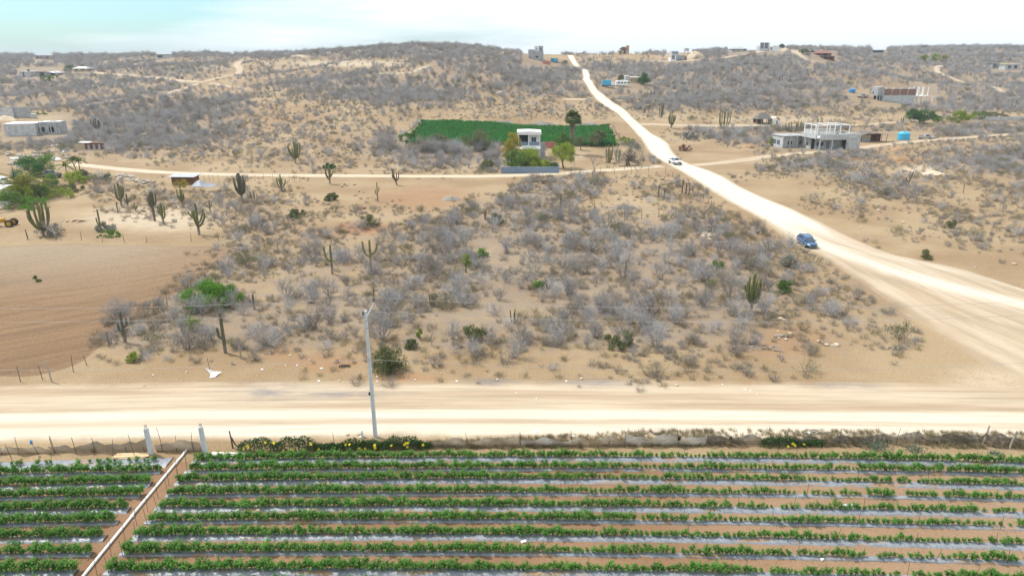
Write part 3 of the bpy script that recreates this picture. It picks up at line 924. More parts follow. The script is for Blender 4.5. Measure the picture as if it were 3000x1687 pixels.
# base row of every crop line at x = 0, 1500, 3000 in view rows
ROWY = [(1366, 1341, 1358), (1392, 1374, 1389), (1426, 1405, 1425), (1460, 1445, 1463), (1497, 1485, 1505), (1536, 1524, 1546),
        (1578, 1569, 1598), (1626, 1619, 1646), (1677, 1672, 1700), (1730, 1727, 1756)]
ROWFIT = []
for l, m_, r_ in ROWY:
    q = [G2(0, l), G2(1500, m_), G2(3000, r_)]
    ROWFIT.append(np.polyfit([a.x for a in q], [a.y for a in q], 2))
ORD = ['first', 'second', 'third', 'fourth', 'fifth', 'sixth', 'seventh', 'eighth', 'ninth', 'tenth']
def rowy(i, x): return np.polyval(ROWFIT[i], np.clip(x, -42, 42))
PIPE_X = -23.55
def mulch(i, x0, x1, side):
    xs = np.arange(x0, x1 + .01, .35); g = np.random.RandomState(i * 7 + (side == 'w'))
    prof = [(-.46, -.03), (-.37, .05), (-.25, .12), (.12, .12), (.2, .05), (.26, -.03)] if i % 2 == 0 else [(-.25, -.03), (-.21, .05), (-.15, .10), (.12, .10), (.17, .05), (.22, -.03)]
    if i == 0 and side == 'w': prof = [(-.75, -.03), (-.6, .05), (-.4, .1), (.4, .1), (.55, .05), (.7, -.03)]
    V = []
    for x in xs:
        y0 = float(rowy(i, x)) - .06
        for a, b in prof: V.append((x, y0 + a + g.uniform(-.03, .03), b + g.uniform(-.012, .012)))
    k = len(prof)
    f = [(j * k + m, (j + 1) * k + m, (j + 1) * k + m + 1, j * k + m + 1) for j in range(len(xs) - 1) for m in range(k - 1)]
    o = mesh_obj('plastic_mulch', V, f, M_FILM, smooth=True)
    tag(o, 'grey plastic film under the %s crop row, %s the white pipe' % (ORD[i], 'west of' if side == 'w' else 'east of'), 'mulch film', 'plastic mulch under the crop rows')
for i in range(10):
    mulch(i, -50, -24.1, 'w'); mulch(i, -22.5, 50, 'e')

M_PEPPER = leafmat('pepper_leaf', (.065, .19, .03), (.115, .28, .046), (.24, .40, .08), 9.0, .2, .5)
M_STEM = simple('green_stem', (.10, .17, .05))
def pepper(seed, hh, wide):
    r_ = random.Random(seed); mb = MB(); st = MB()
    tips = []
    for s in range(r_.randint(6, 8)):
        a = r_.uniform(0, 6.28); q = Vector((0, 0, 0))
        e = Vector((math.cos(a) * wide * r_.uniform(.2, 1), math.sin(a) * wide * r_.uniform(.2, 1), hh * r_.uniform(.6, 1)))
        m_ = e * .5 + Vector((0, 0, hh * .1))
        st.tube([q, m_, e], [.009, .007, .004], 3, cap=False)
        tips += [m_, e, (m_ + e) / 2]
    for t in tips:
        for _ in range(6):
            c = t + Vector((r_.gauss(0, .05), r_.gauss(0, .05), r_.gauss(0, .045)))
            a = r_.uniform(0, 6.28); d = Vector((math.cos(a), math.sin(a), r_.uniform(-.7, .3))).normalized()
            sd_ = d.cross(Vector((0, 0, 1))).normalized(); ln = r_.uniform(.10, .19); w = ln * .27
            tip = c + d * ln + Vector((0, 0, -ln * .25)); mid = c + d * ln * .5
            mb.add([c, mid + sd_ * w, tip, mid - sd_ * w], [(0, 1, 2, 3)])
    v = st.v + mb.v; f = st.f + [tuple(len(st.v) + k for k in q) for q in mb.f]
    o = mesh_obj('pepper_plant', v, f, M_STEM); o.data.materials.append(M_PEPPER)
    mi = np.zeros(len(f), np.int32); mi[len(st.f):] = 1
    o.data.polygons.foreach_set('material_index', mi)
    proto('pepper', o)
for k in range(5): pepper(500 + k, .62 + .04 * (k % 3), .28)

def nth(k):
    return ['first', 'second', 'third'][k - 1] if k < 4 else '%d%s' % (k, 'th' if 10 <= k % 100 <= 20 else {1: 'st', 2: 'nd', 3: 'rd'}.get(k % 10, 'th'))

def crops():
    g = np.random.RandomState(77); pts, sc, row = [], [], []
    for i in range(10):
        x = -50.0
        while x < 50:
            x += g.uniform(.22, .28) if x < 4 else g.uniform(.27, .33)
            if -24.15 < x < -22.3: continue
            cl = math.sin(x * .9 + i * 2.1) + math.sin(x * .37 + i * 1.3) + .7 * math.sin(x * 2.3 + i)
            dense = np.interp(x, [-40, -12, 2, 14, 40], [1.1, 1.1, .98, .80, .76])
            if i < 2 and x > 20: dense = 1
            if i == 0 and x < -24: dense = .30
            if g.rand() > dense + .045 * cl + .14: continue
            s = np.interp(x, [-40, -15, 0, 14, 40], [1.02, .96, .84, .70, .66]) + .07 * cl * (1 if x > 0 else .5)
            if i < 2 and x > 24: s = .92
            if i == 0 and x < -24: s = .6
            s *= g.uniform(.72, 1.2)
            pts.append((x, float(rowy(i, x)) + g.uniform(-.07, .07), .07)); sc.append(s); row.append(i)
    pts, sc, row = np.array(pts), np.array(sc), np.array(row)
    px, py, zc = project(pts[:, 0], pts[:, 1], pts[:, 2] + .25)
    yaw = g.uniform(0, 6.28, len(sc))
    vis = (px > 0) & (px < 3000) & (py < 1690)
    top = np.argsort(-np.where(vis, sc / zc, 0))[:300]
    one = np.zeros(len(sc), bool); one[top] = True
    for j in top:
        o = PROTO['pepper'][j % 5].copy(); COL.objects.link(o)
        o.location = pts[j]; o.rotation_euler = (0, 0, yaw[j]); o.scale = (sc[j],) * 3
        x = pts[j][0]; z = 'tall bushy' if sc[j] > 1.0 else ('small' if sc[j] < .62 else 'leafy')
        same = (row == row[j]) & ((pts[:, 0] < -23.5) == (x < -23.5)); k = int(np.sum(same & (np.abs(pts[:, 0] + 23.5) <= abs(x + 23.5))))
        tag(o, '%s green pepper plant, %s %s of the white pipe in the %s crop row' % (z, nth(k), 'west' if x < -23.5 else 'east', ORD[row[j]]), 'pepper plant', 'pepper plants in the %s crop row' % ORD[row[j]])
    scatter('pepper_plants', 'pepper', pts[~one], yaw[~one], sc[~one], 'rows of green pepper plants filling the crop field', 'crops', 3)
crops()

M_STAKE = simple('stake_wood', (.16, .12, .09), (.10, .075, .06), 4, rnd_amt=.3)
M_POST = simple('post_wood', (.13, .10, .08), (.085, .065, .05), 3, rnd_amt=.3)
M_PALEWOOD = simple('pale_wood', (.42, .37, .32), (.30, .26, .22), 3)
def stick(mb, p0, p1, r_, bend=.0, n=5, rr=rnd):
    p0, p1 = Vector(p0), Vector(p1); m_ = (p0 + p1) / 2 + Vector((rr.uniform(-1, 1), rr.uniform(-1, 1), 0)) * bend
    mb.tube([p0, m_, p1], [r_, r_ * .9, r_ * .75], n)
stk = random.Random(4)
for i in range(10):
    x = -46 + stk.uniform(0, 3)
    while x < 46:
        if not -24.2 < x < -22.2:
            mb = MB(); ln = stk.uniform(.85, 1.25)
            stick(mb, (0, 0, -.1), (stk.uniform(-.14, .14), stk.uniform(-.12, .12), ln), .016, .03, 4, stk)
            o = mb.build('wooden_stake', M_STAKE); o.location = (x, float(rowy(i, x)) - .22 + stk.uniform(-.05, .05), .06)
            w = 'west of the white pipe' if x < -24 else ('near the white pipe' if x < -10 else ('in the middle of the field' if x < 12 else 'toward the pale fence posts'))
            tag(o, 'thin wooden stake in the %s crop row, %s' % (ORD[i], w), 'stake', 'stakes in the %s crop row, %s' % (ORD[i], w))
        x += stk.uniform(3.2, 5.4)
# paired stakes along the path beside the pipe
for i in range(9):
    for x in (-22.9, -22.25):
        mb = MB(); stick(mb, (0, 0, -.1), (stk.uniform(-.1, .1), stk.uniform(-.1, .1), stk.uniform(1.1, 1.35)), .016, .03, 4, stk)
        o = mb.build('wooden_stake', M_STAKE); o.location = (x, float(rowy(i, x)) - .25, .03)
        tag(o, 'thin dark stake on the %s side of the path by the %s crop row' % ('pipe' if x < -22.6 else 'plant', ORD[i]), 'stake', 'stakes along the pipe path')

# white irrigation pipe
n = NT('white_pipe')
p = n.obj()
n.base(n.mix(n.rng(n.noise(n.mapv(p, (1, 6, 1)), 1, 6, .7), .60, .66), (.82, .81, .78), (.30, .22, .15)))
n.b.inputs['Roughness'].default_value = .4
M_PIPE = n.m
y0, y1 = 24.0, G2(553, 1316).y
th = thing('irrigation_pipe', 'long white plastic pipe lying beside the path across the crop rows', 'pipe', (PIPE_X, y0, .09))
g = random.Random(8); yy = 0.0
while yy < y1 - y0 - .1:
    ln = min(5.8, y1 - y0 - yy)
    mb = MB(); mb.tube([(g.uniform(-.04, .04), yy, g.uniform(0, .05)), (g.uniform(-.05, .05), yy + ln * .5, g.uniform(0, .05)), (g.uniform(-.04, .04), yy + ln, g.uniform(0, .05))], .085, 10)
    mb.build('pipe_section', M_PIPE, th, True)
    mb = MB(); mb.tube([(0, yy - .09, .02), (0, yy + .09, .02)], .105, 10); mb.build('coupling', M_PIPE, th, True)
    yy += ln

# ------------------------------------------------------------------ fence between crop field and road
M_WIRE = simple('rusty_wire', (.22, .19, .17), rough=.6)
def netmat(name, c1, c2, alpha, scale=7):
    n = NT(name); p = n.obj()
    nn = n.noise(n.mapv(p, (1, 1, 2.5)), scale * .3, 6, .65)
    n.base(n.mix(n.rng(nn, .35, .65), c1, c2))
    n.bump(n.noise(n.mapv(p, (2, 2, 9)), 1, 5, .6), .8, .08)
    a = n.rng(nn, .3, .7, alpha - .13, min(alpha + .13, 1))
    n.set(n.b.inputs['Alpha'], a)
    return n.m
M_NETB = netmat('beige_net', (.46, .37, .26), (.56, .47, .35), .94)
M_NETG = netmat('grey_net', (.17, .15, .13), (.27, .235, .20), .78)
M_NETW = netmat('white_film', (.66, .62, .55), (.50, .44, .37), .97)
M_NETD = netmat('dark_net', (.085, .08, .075), (.16, .145, .125), .74)
M_TARP = simple('sand_tarp', (.55, .45, .33), (.45, .36, .26), 2, bump=.5)
ff = thing('field_fence', 'low patched fence of sticks and shade netting along the crop field', 'fence', P(1500, 1313))
OFF = ff.location.copy()
FPOST = [(6, 1331, 1305), (35, 1345, 1302), (55, 1331, 1280), (163, 1327, 1275), (160, 1327, 1283), (224, 1327, 1280), (282, 1325, 1284), (332, 1328, 1288),
         (395, 1336, 1272), (372, 1325, 1303), (425, 1325, 1308), (477, 1324, 1251), (518, 1322, 1276), (568, 1322, 1267), (682, 1312, 1262), (758, 1318, 1290), (860, 1316, 1280), (985, 1316, 1268),
         (1150, 1313, 1275), (1372, 1311, 1265), (1525, 1308, 1265), (1677, 1309, 1263), (1785, 1309, 1288), (1830, 1307, 1262), (1987, 1307, 1260), (2110, 1308, 1290), (2302, 1305, 1256),
         (2460, 1304, 1254), (2625, 1302, 1252), (2695, 1302, 1278), (3060, 1318, 1262), (3170, 1320, 1262), (-60, 1332, 1290), (-150, 1333, 1290)]
fr = random.Random(12)
for x, b, t in FPOST:
    q = P(x, b); hgt_ = height_at(q, x, t); mb = MB()
    q = q - OFF
    stick(mb, (q.x, q.y, -.1), (q.x + fr.uniform(-.18, .1), q.y + fr.uniform(-.1, .1), hgt_), .022 if x != 682 else .06, .05, 6, fr)
    if x == 682: mb.tube([(q.x, q.y, .9), (q.x + .2, q.y, .35), (q.x + .45, q.y, 0)], [.05, .05, .03], 6)
    mb.build('post', M_POST, ff)
for x, b, t in ((2876, 1303, 1246), (2957, 1314, 1262)):
    q = P(x, b); h_ = height_at(q, x, t); q = q - OFF; mb = MB()
    stick(mb, (q.x, q.y, -.1), (q.x + .22, q.y, h_), .07, .07, 7, fr)
    if x > 2900: mb.tube([(q.x + .1, q.y, h_ * .55), (q.x + .3, q.y, h_ * .9)], [.05, .04], 6)
    mb.build('post', M_PALEWOOD, ff)['label'] = 'thick pale weathered post'
def net(pix, h0, h1, mat, nm='net_panel', wav=.12):
    base = densify([tuple(P(*q) - OFF) for q in pix], .3); V = []; k = 6
    a_, b_ = fr.uniform(0, 6), fr.uniform(0, 6)
    for i, q in enumerate(base):
        t = i / max(len(base) - 1, 1)
        h_ = (h0 * (1 - t) + h1 * t) * (1 + .16 * math.sin(i * .55 + a_) + .10 * math.sin(i * 1.7 + b_))
        for j in range(k):
            z = j / (k - 1)
            V.append((q[0] + .03 * math.sin(i * 1.3 + z * 4), q[1] + wav * math.sin(i * .9 + z * 3 + a_) * (.4 + z) + .16 * (1 - z) ** 2, z * h_))
    f = [(i * k + j, (i + 1) * k + j, (i + 1) * k + j + 1, i * k + j + 1) for i in range(len(base) - 1) for j in range(k - 1)]
    return mesh_obj(nm, V, f, mat, ff, True)
net([(-150, 1333), (150, 1329)], .5, .55, M_NETB)['label'] = 'thin beige net panel'
net([(150, 1327), (290, 1326), (436, 1325)], .52, .95, M_NETG)['label'] = 'sagging grey brown net panel'
net([(455, 1324), (592, 1322)], .72, .85, M_TARP, 'tarp_panel', .06)['label'] = 'sand coloured sheet between the two concrete posts'
net([(1160, 1312), (1270, 1311)], .4, .5, M_NETG)
net([(1262, 1311), (1372, 1311), (1522, 1309)], .62, .78, M_NETB)['label'] = 'beige net panel with scalloped top edge'
net([(1525, 1309), (1677, 1309)], .6, .66, M_NETW)
net([(1677, 1309), (1830, 1307)], .78, .6, M_NETB)
net([(1830, 1307), (1987, 1307), (2068, 1307)], .85, .8, M_NETW)['label'] = 'whitish plastic sheet panel'
net([(2068, 1306), (2180, 1305), (2300, 1305)], .85, .65, M_NETD)
net([(2300, 1305), (2460, 1304), (2560, 1303)], .62, .7, M_NETD)
net([(2560, 1300), (2700, 1301), (2876, 1303)], .85, .82, M_NETD)
net([(2876, 1303), (2957, 1312), (3170, 1320)], .95, .8, M_NETD)
for k, zz in enumerate((.55, .95)):
    mb = MB()
    for a, b in zip(FPOST[19:28], FPOST[20:29]):
        qa, qb = P(a[0], a[1]) - OFF, P(b[0], b[1]) - OFF
        mb.tube([(qa.x, qa.y, zz), (qb.x, qb.y, zz - .03)], .006, 4, False)
    mb.build('wire', M_WIRE, ff)

# flowering vine on the fence
M_VINE = leafmat('vine_leaf', (.018, .06, .012), (.035, .10, .02), (.06, .14, .03), 6, .1, .15)
M_YELLOW = simple('yellow_petal', (.85, .72, .05), (.8, .62, .03), rough=.6)
def vine(name, label, pix, hs, nleaf, nfl, group=None, w=.45, seed=1):
    r_ = random.Random(seed)
    base = [P(*q) for q in pix]; o0 = base[0].copy()
    th = thing(name, label, 'vine', o0, 0, group)
    seg = [(b - a).length for a, b in zip(base[:-1], base[1:])]; tot = sum(seg)
    def at(t):
        d = t * tot
        for i, s in enumerate(seg):
            if d <= s or i == len(seg) - 1:
                k = d / s; return base[i].lerp(base[i + 1], k) - o0, hs[i] * (1 - k) + hs[i + 1] * k
            d -= s
    mb = MB(); st = MB()
    for _ in range(nleaf):
        q, h_ = at(r_.random()); h_ *= 1 + .25 * math.sin(q.x * 1.7) + .15 * math.sin(q.x * 4.1)
        z = h_ * r_.random() ** .7
        leaf(mb, q + Vector((r_.gauss(0, .08), r_.gauss(0, w * (1 - .5 * z / max(h_, .1)) * .5), z)), r_.uniform(.09, .17), r_)
    for _ in range(40):
        q, h_ = at(r_.random()); q2, _h = at(min(1, r_.random()))
        q2 = q + Vector((r_.uniform(-.8, .8), r_.uniform(-.2, .2), h_ * r_.random()))
        st.tube([q + Vector((0, 0, -.02)), (q + q2) / 2 + Vector((0, .1, .1)), q2], .012, 3, False)
    st.build('stem', M_STEM, th); mb.build('foliage', M_VINE, th)
    fm = MB()
    for k in range(6):
        a = k * 1.047; fm.add([(0, 0, 0), (math.cos(a - .4) * .09, math.sin(a - .4) * .09, .03), (math.cos(a) * .12, math.sin(a) * .12, .04), (math.cos(a + .4) * .09, math.sin(a + .4) * .09, .03)], [(0, 1, 2, 3)])
    f0 = None
    for k in range(nfl):
        q, h_ = at(r_.random())
        if f0 is None: f0 = fm.build('flower', M_YELLOW, th); o = f0
        else: o = f0.copy(); COL.objects.link(o); o.parent = th
        o.location = q + Vector((0, -w * .45 - .05, h_ * r_.uniform(.1, 1))); o.rotation_euler = (R(r_.uniform(20, 70)), 0, r_.uniform(-1, 1))
    return th
vine('flowering_vine', 'dark green vine with yellow flowers over the fence beside the utility pole', [(700, 1322), (760, 1320), (850, 1320), (960, 1316), (1060, 1316), (1170, 1314), (1262, 1311)],
     [.5, .95, 1.1, .5, .75, .9, .55], 7000, 26, seed=3)
vine('flowering_vine', 'smaller green vine climbing over the dark net', [(2230, 1307), (2300, 1306), (2410, 1305)], [.45, .8, .35], 1300, 4, seed=5)
M_BLUEGRN = leafmat('blue_green_leaf', (.10, .17, .12), (.15, .22, .16), (.20, .26, .19), 5)
for k, (x, y, s) in enumerate(((2570, 1316, 1.2), (2680, 1320, .8), (2914, 1330, .5))):
    r_ = random.Random(60 + k); mb = MB()
    for _ in range(int(260 * s)):
        leaf(mb, Vector((r_.gauss(0, .45 * s), r_.gauss(0, .25 * s), abs(r_.gauss(.05, .3 * s)))), r_.uniform(.1, .18), r_)
    o = mb.build('weed_bush', M_BLUEGRN); o.location = P(x, y)
    tag(o, ['bluish green weed bush slumped against the dark net', 'pale bluish weed bush between field row and dark net', 'tiny bluish weed below the thick pale posts'][k], 'weed')
M_TAWNY = bark('tawny_grass', (.33, .27, .16), (.24, .20, .11))
for k, (x, y) in enumerate(((275, 1327), (1700, 1312), (2130, 1307))):
    r_ = random.Random(70 + k); mb = MB()
    for _ in range(160):
        a = r_.uniform(0, 6.28); t = r_.uniform(.1, .9); e = Vector((math.cos(a) * t, math.sin(a) * t, 1)).normalized() * r_.uniform(.3, .75)
        sd_ = Vector((-math.sin(a), math.cos(a), 0)) * .012
        mb.add([-sd_, sd_, e], [(0, 1, 2)])
    o = mb.build('grass_clump', M_TAWNY); o.location = P(x, y)
    tag(o, ['dry grass clump growing through the grey net', 'dry olive grass clump beside the beige net', 'tawny grass clump on the dark net under the black bag'][k], 'grass')

# dead grass between fence and road
g = np.random.RandomState(31)
xs = g.uniform(-15, 48, 5200); ys = np.interp(xs, [-15, 0, 20, 48], [43.0, 43.3, 43.4, 42.8]) + g.uniform(.35, 2.7, 5200) * np.interp(xs, [-15, 0, 10, 48], [.3, .6, 1, 1])
ok = g.rand(5200) < .55 + .45 * np.sin(xs * .8) * np.sin(xs * .23 + 1)
xs, ys = xs[ok], ys[ok]
scatter('roadside_grass', 'tuft', np.stack([xs, ys, H(xs, ys)], -1), g.uniform(0, 6.28, len(xs)), g.uniform(.45, 1.0, len(xs)), 'dead brown grass strip between fence and dirt road', 'grass', 8)

# ------------------------------------------------------------------ pole, wires, posts
M_CONC = simple('grey_concrete', (.58, .60, .62), (.50, .52, .54), 2.5, .8, .15)
M_STEEL = simple('galvanised_steel', (.45, .46, .47), rough=.45, metal=.6)
M_PORC = simple('porcelain', (.10, .16, .17), rough=.25, spec=.5)
M_ALU = simple('aluminium_wire', (.50, .48, .45), rough=.5, metal=.2)
M_DARK = simple('black_rubber', (.02, .02, .022), rough=.6)
pb = P(1100, 1280)
PH = height_at(pb, 1086, 910)
def pole(label):
    th = thing('utility_pole', label, 'utility pole', pb)
    mb = MB(); mb.tube([(0, 0, -.3), (-.06, 0, PH)], [.17, .10], 8); mb.build('shaft', M_CONC, th)
    mb = MB(); mb.tube([(-.14, -.22, PH - .75), (.28, 1.55, PH + .12)], .05, 6); mb.build('bracket_arm', M_STEEL, th)
    for x, y, z in ((.28, 1.5, PH + .13), (-.22, -.08, PH - .32)):
        mb = MB(); mb.cyl(x, y, z, z + .1, .05, .05, 8).cyl(x, y, z + .1, z + .16, .09, .09, 8).cyl(x, y, z + .16, z + .24, .055, .055, 8).cyl(x, y, z + .24, z + .32, .075, .04, 8)
        mb.build('insulator', M_PORC, th)
    for z in (PH - .75, PH - 1.3, pz_low):
        r_ = .17 - .07 * z / PH + .012
        mb = MB(); mb.cyl(-.06 * z / PH, 0, z - .035, z + .035, r_, r_, 8); mb.build('clamp_band', M_STEEL, th)
    mb = MB(); mb.box(-.26, -.14, -.10, .06, 3.55, 3.75); mb.build('junction_box', M_DARK, th)
    mb = MB()
    for z in np.arange(2.6, PH - 1, .45):
        s_ = .17 - .07 * z / PH
        mb.box(s_ - .06 * z / PH, s_ + .03 - .06 * z / PH, -.02, .02, z, z + .05); mb.box(-s_ - .03 - .06 * z / PH, -s_ - .06 * z / PH, -.02, .02, z, z + .05)
    mb.build('step_bolt', M_STEEL, th)['kind'] = 'stuff'
    return th
pz_low = height_at(pb, 1090, 1050)
pl = pole('tall tapered grey concrete utility pole beside the dirt road')
for dx in (-52, 52):
    q = copy_tree(pl); q.location = (pb.x + dx, pb.y, 0); q['label'] = 'neighbouring concrete utility pole further %s along the dirt road' % ('west' if dx < 0 else 'east')
for nm, (ox, oy, oz) in (('outer', (.28, 1.5, PH + .45)), ('upper', (-.22, -.08, PH)), ('low', (-.05, -.16, pz_low))):
    for dx in (-52, 52):
        mb = MB(); k = 26; pts = []
        for i in range(k + 1):
            t = i / k; pts.append((t * dx, 0, -4 * .85 * t * (1 - t)))
        mb.tube(pts, .011, 4, False)
        o = mb.build('power_line', M_ALU); o.location = (pb.x + ox, pb.y + oy, oz)
        tag(o, '%s pale cable strung from the utility pole toward the %s' % ({'outer': 'topmost', 'upper': 'second', 'low': 'lowest'}[nm], 'ploughed field' if dx < 0 else 'road junction'), 'cable', 'cables on the utility pole')

for k, (x, b, t) in enumerate(((444, 1329, 1254), (603, 1331, 1250))):
    q = P(x, b); h_ = height_at(q, x, t)
    th = thing('concrete_post', ['octagonal grey concrete gate post beside the stacked boards', 'octagonal grey concrete gate post beside the vine'][k], 'post', q, 0, 'concrete gate posts')
    mb = MB(); mb.tube([(0, 0, -.1), (-.06, 0, h_)], [.20, .17], 8); mb.build('shaft', M_CONC, th)
    for s in range(3):
        mb = MB(); a = s * 2.1; ca, sa = math.cos(a) * .09, math.sin(a) * .09
        mb.tube([(-.06 + ca, sa, h_ - .02), (-.06 + ca * 1.1, sa * 1.1, h_ + .22), (-.06 - ca * .6, -sa * .6, h_ + .26), (-.06 - ca, -sa, h_ - .02)], .013, 4, False)
        mb.build('rebar', M_WIRE, th)
# boards
M_PLANK = simple('yellow_plank', (.62, .47, .29), (.52, .38, .22), 3, bump=.2)
M_PLANKW = simple('white_plank', (.72, .69, .63), (.60, .57, .51), 3, bump=.2)
g = random.Random(21)
q = P(386, 1338); 
for k in range(7):
    mb = MB(); ln = g.uniform(2.2, 2.5); mb.box(-ln / 2, ln / 2, -.11, .11, 0, .045)
    o = mb.build('wooden_board', M_PLANK); lay, r_ = divmod(k, 3)
    o.location = q + Vector((g.uniform(-.06, .06), -.26 + .245 * r_ + (.1 if lay == 2 else 0), .03 + .05 * lay)); o.rotation_euler = (0, 0, R(3 + g.uniform(-1, 1)))
    tag(o, 'tan wooden board, %s in the stack beside the gate post' % (['front one of the bottom layer', 'middle one of the bottom layer', 'back one of the bottom layer', 'front one of the second layer', 'middle one of the second layer', 'back one of the second layer', 'topmost'][k]), 'board', 'stacked tan boards')
q = P(665, 1334)
for k in range(3):
    mb = MB(); mb.box(-1.2, 1.2, -.1, .1, 0, .04); o = mb.build('wooden_board', M_PLANKW)
    o.location = q + Vector((-.25 * k, .24 - .24 * k, .03)); o.rotation_euler = (0, 0, R(-3 - 3 * k))
    tag(o, 'whitish board lying by the second gate post, %s of three' % ['back', 'middle', 'front'][k], 'board', 'whitish boards')
# small things on the fence
def lathe(mb, x, y, z, prof, n=10):
    for (r0, z0), (r1, z1) in zip(prof[:-1], prof[1:]): mb.tube([(x, y, z + z0), (x, y, z + z1)], [r0, r1], n)
M_BLUEP = simple('blue_plastic', (.02, .22, .50), (.03, .27, .56), rough=.35, spec=.5)
q = P(114, 1331); mb = MB(); lathe(mb, 0, 0, 0, [(.07, 0), (.09, .05), (.09, .2), (.04, .26), (.04, .32)]); o = mb.build('plastic_bottle', M_BLUEP, None, True)
o.location = q + Vector((-.33, 0, height_at(q, 102, 1300))); tag(o, 'blue plastic bottle stuck on a fence stick', 'bottle')
mb = MB(); stick(mb, (0, 0, -.1), (-.32, 0, height_at(q, 102, 1296)), .02, .02, 5, g); o = mb.build('wooden_stake', M_STAKE); o.location = q; tag(o, 'leaning fence stick with the blue bottle on top', 'stake')
q = P(1987, 1307); mb = MB(); lathe(mb, 0, 0, 0, [(.09, 0), (.11, .04), (.11, .24), (.05, .28), (.05, .31)]); o = mb.build('plastic_canister', M_DARK, None, True)
o.location = q + Vector((-.02, -.13, .62)); tag(o, 'black canister hung on a fence post by the whitish sheet', 'canister')
def rock(name, q, sx, sy, sz, mat, label, seed, cat='rock', group=None, rz=0):
    r_ = random.Random(seed); bm = bmesh.new(); bmesh.ops.create_icosphere(bm, subdivisions=2, radius=1)
    a = [r_.uniform(0, 6) for _ in range(6)]
    for v in bm.verts:
        d = 1 + .16 * math.sin(v.co.x * 2.3 + a[0]) + .14 * math.sin(v.co.y * 2.9 + a[1]) + .12 * math.sin(v.co.z * 3.1 + a[2]) + r_.uniform(-.06, .06)
        v.co = Vector((v.co.x * sx * d, v.co.y * sy * d, v.co.z * sz * d))
    me = bpy.data.meshes.new(name); bm.to_mesh(me); bm.free(); me.materials.append(mat)
    o = bpy.data.objects.new(name, me); COL.objects.link(o); o.location = q + Vector((0, 0, sz * .6)); o.rotation_euler = (0, 0, rz)
    return tag(o, label, cat, group)
M_ROCK = simple('pale_rock', (.52, .45, .36), (.40, .33, .25), 3, bump=.5)
M_SACK = simple('white_plastic', (.80, .80, .79), (.68, .68, .67), 3, rough=.5, bump=.4)
M_BLACKBAG = simple('black_bag', (.03, .03, .04), (.05, .05, .06), 4, rough=.35, bump=.5)
rock('boulder', P(1923, 1269), .36, .3, .25, M_ROCK, 'pale boulder on the roadside strip behind the whitish sheet', 2, 'boulder')
rock('plastic_sack', P(1062, 1280), .13, .13, .42, M_SACK, 'upright white sack beside the foot of the utility pole', 5, 'sack')
rock('plastic_bag', P(2140, 1294), .14, .14, .40, M_BLACKBAG, 'black bag caught on the top of the dark net', 6, 'bag')
# torn white sheet by a stick
q = P(622, 1100); mb = MB()
V = [(-.5, .15, .55), (-.1, .0, .1), (.45, .1, .12), (.62, .25, .2), (.1, .2, .25), (.0, -.45, .03), (.35, -.3, .05)]
mb.add(V, [(0, 1, 4), (1, 5, 4), (5, 6, 4), (6, 2, 4), (2, 3, 4)]); o = mb.build('plastic_sheet', M_SACK)
sol = o.modifiers.new('thick', 'SOLIDIFY'); sol.thickness = .012
o.location = q; o.scale = (1.25,) * 3; tag(o, 'torn white plastic sheet hanging on a stick by the ploughed field', 'plastic sheet')
mb = MB(); stick(mb, (0, 0, -.1), (-.12, 0, 1.2), .03, .02, 5, g); o = mb.build('wooden_stake', M_STAKE); o.location = P(616, 1083); tag(o, 'short lone stick holding the torn white sheet', 'stake')
# crop tray and scraps between the rows
for k, (x, y, w_, d_, lab) in enumerate(((2493, 1483, .5, .12, 'long white tray lying between two thin crop rows'), (916, 1515, .22, .14, 'small white scrap lying between two dense crop rows'),
                                       (1534, 1588, .16, .1, 'tiny white scrap in the middle of the crop field'), (2408, 1640, .1, .08, 'tiny white scrap near the thin lower crop rows'))):
    mb = MB(); mb.box(-w_, w_, -d_, d_, 0, .05).box(-w_ * .9, w_ * .9, -d_ * .8, d_ * .8, .05, .08); o = mb.build('plastic_tray' if k == 0 else 'plastic_scrap', M_SACK)
    o.location = P(x, y) + Vector((0, 0, .03)); o.rotation_euler = (0, 0, .2 * k); tag(o, lab, 'tray' if k == 0 else 'scrap')

# ------------------------------------------------------------------ cacti
def cactusmat(name, green, olive, wood, z0, z1):
    n = NT(name); p = n.obj(); s = n.sep(p)
    nn = n.noise(p, 2.2, 5, .6)
    c = n.mix(n.rng(nn, .3, .7), green, olive)
    c = n.mix(n.rng(n.math('ADD', s[2], n.math('MULTIPLY', n.math('SUBTRACT', nn, .5), 1.5)), z1, z0), c, wood)
    n.base(c); n.b.inputs['Roughness'].default_value = .75
    return n.m
M_CACT = cactusmat('cactus_skin', (.115, .13, .05), (.175, .165, .07), (.27, .235, .20), .5, 1.5)
M_CACTD = cactusmat('dark_cactus_skin', (.085, .085, .055), (.135, .12, .08), (.20, .17, .145), .4, 1.2)
M_CACTY = cactusmat('yellow_cactus_skin', (.17, .15, .06), (.22, .19, .08), (.26, .22, .17), .3, .8)

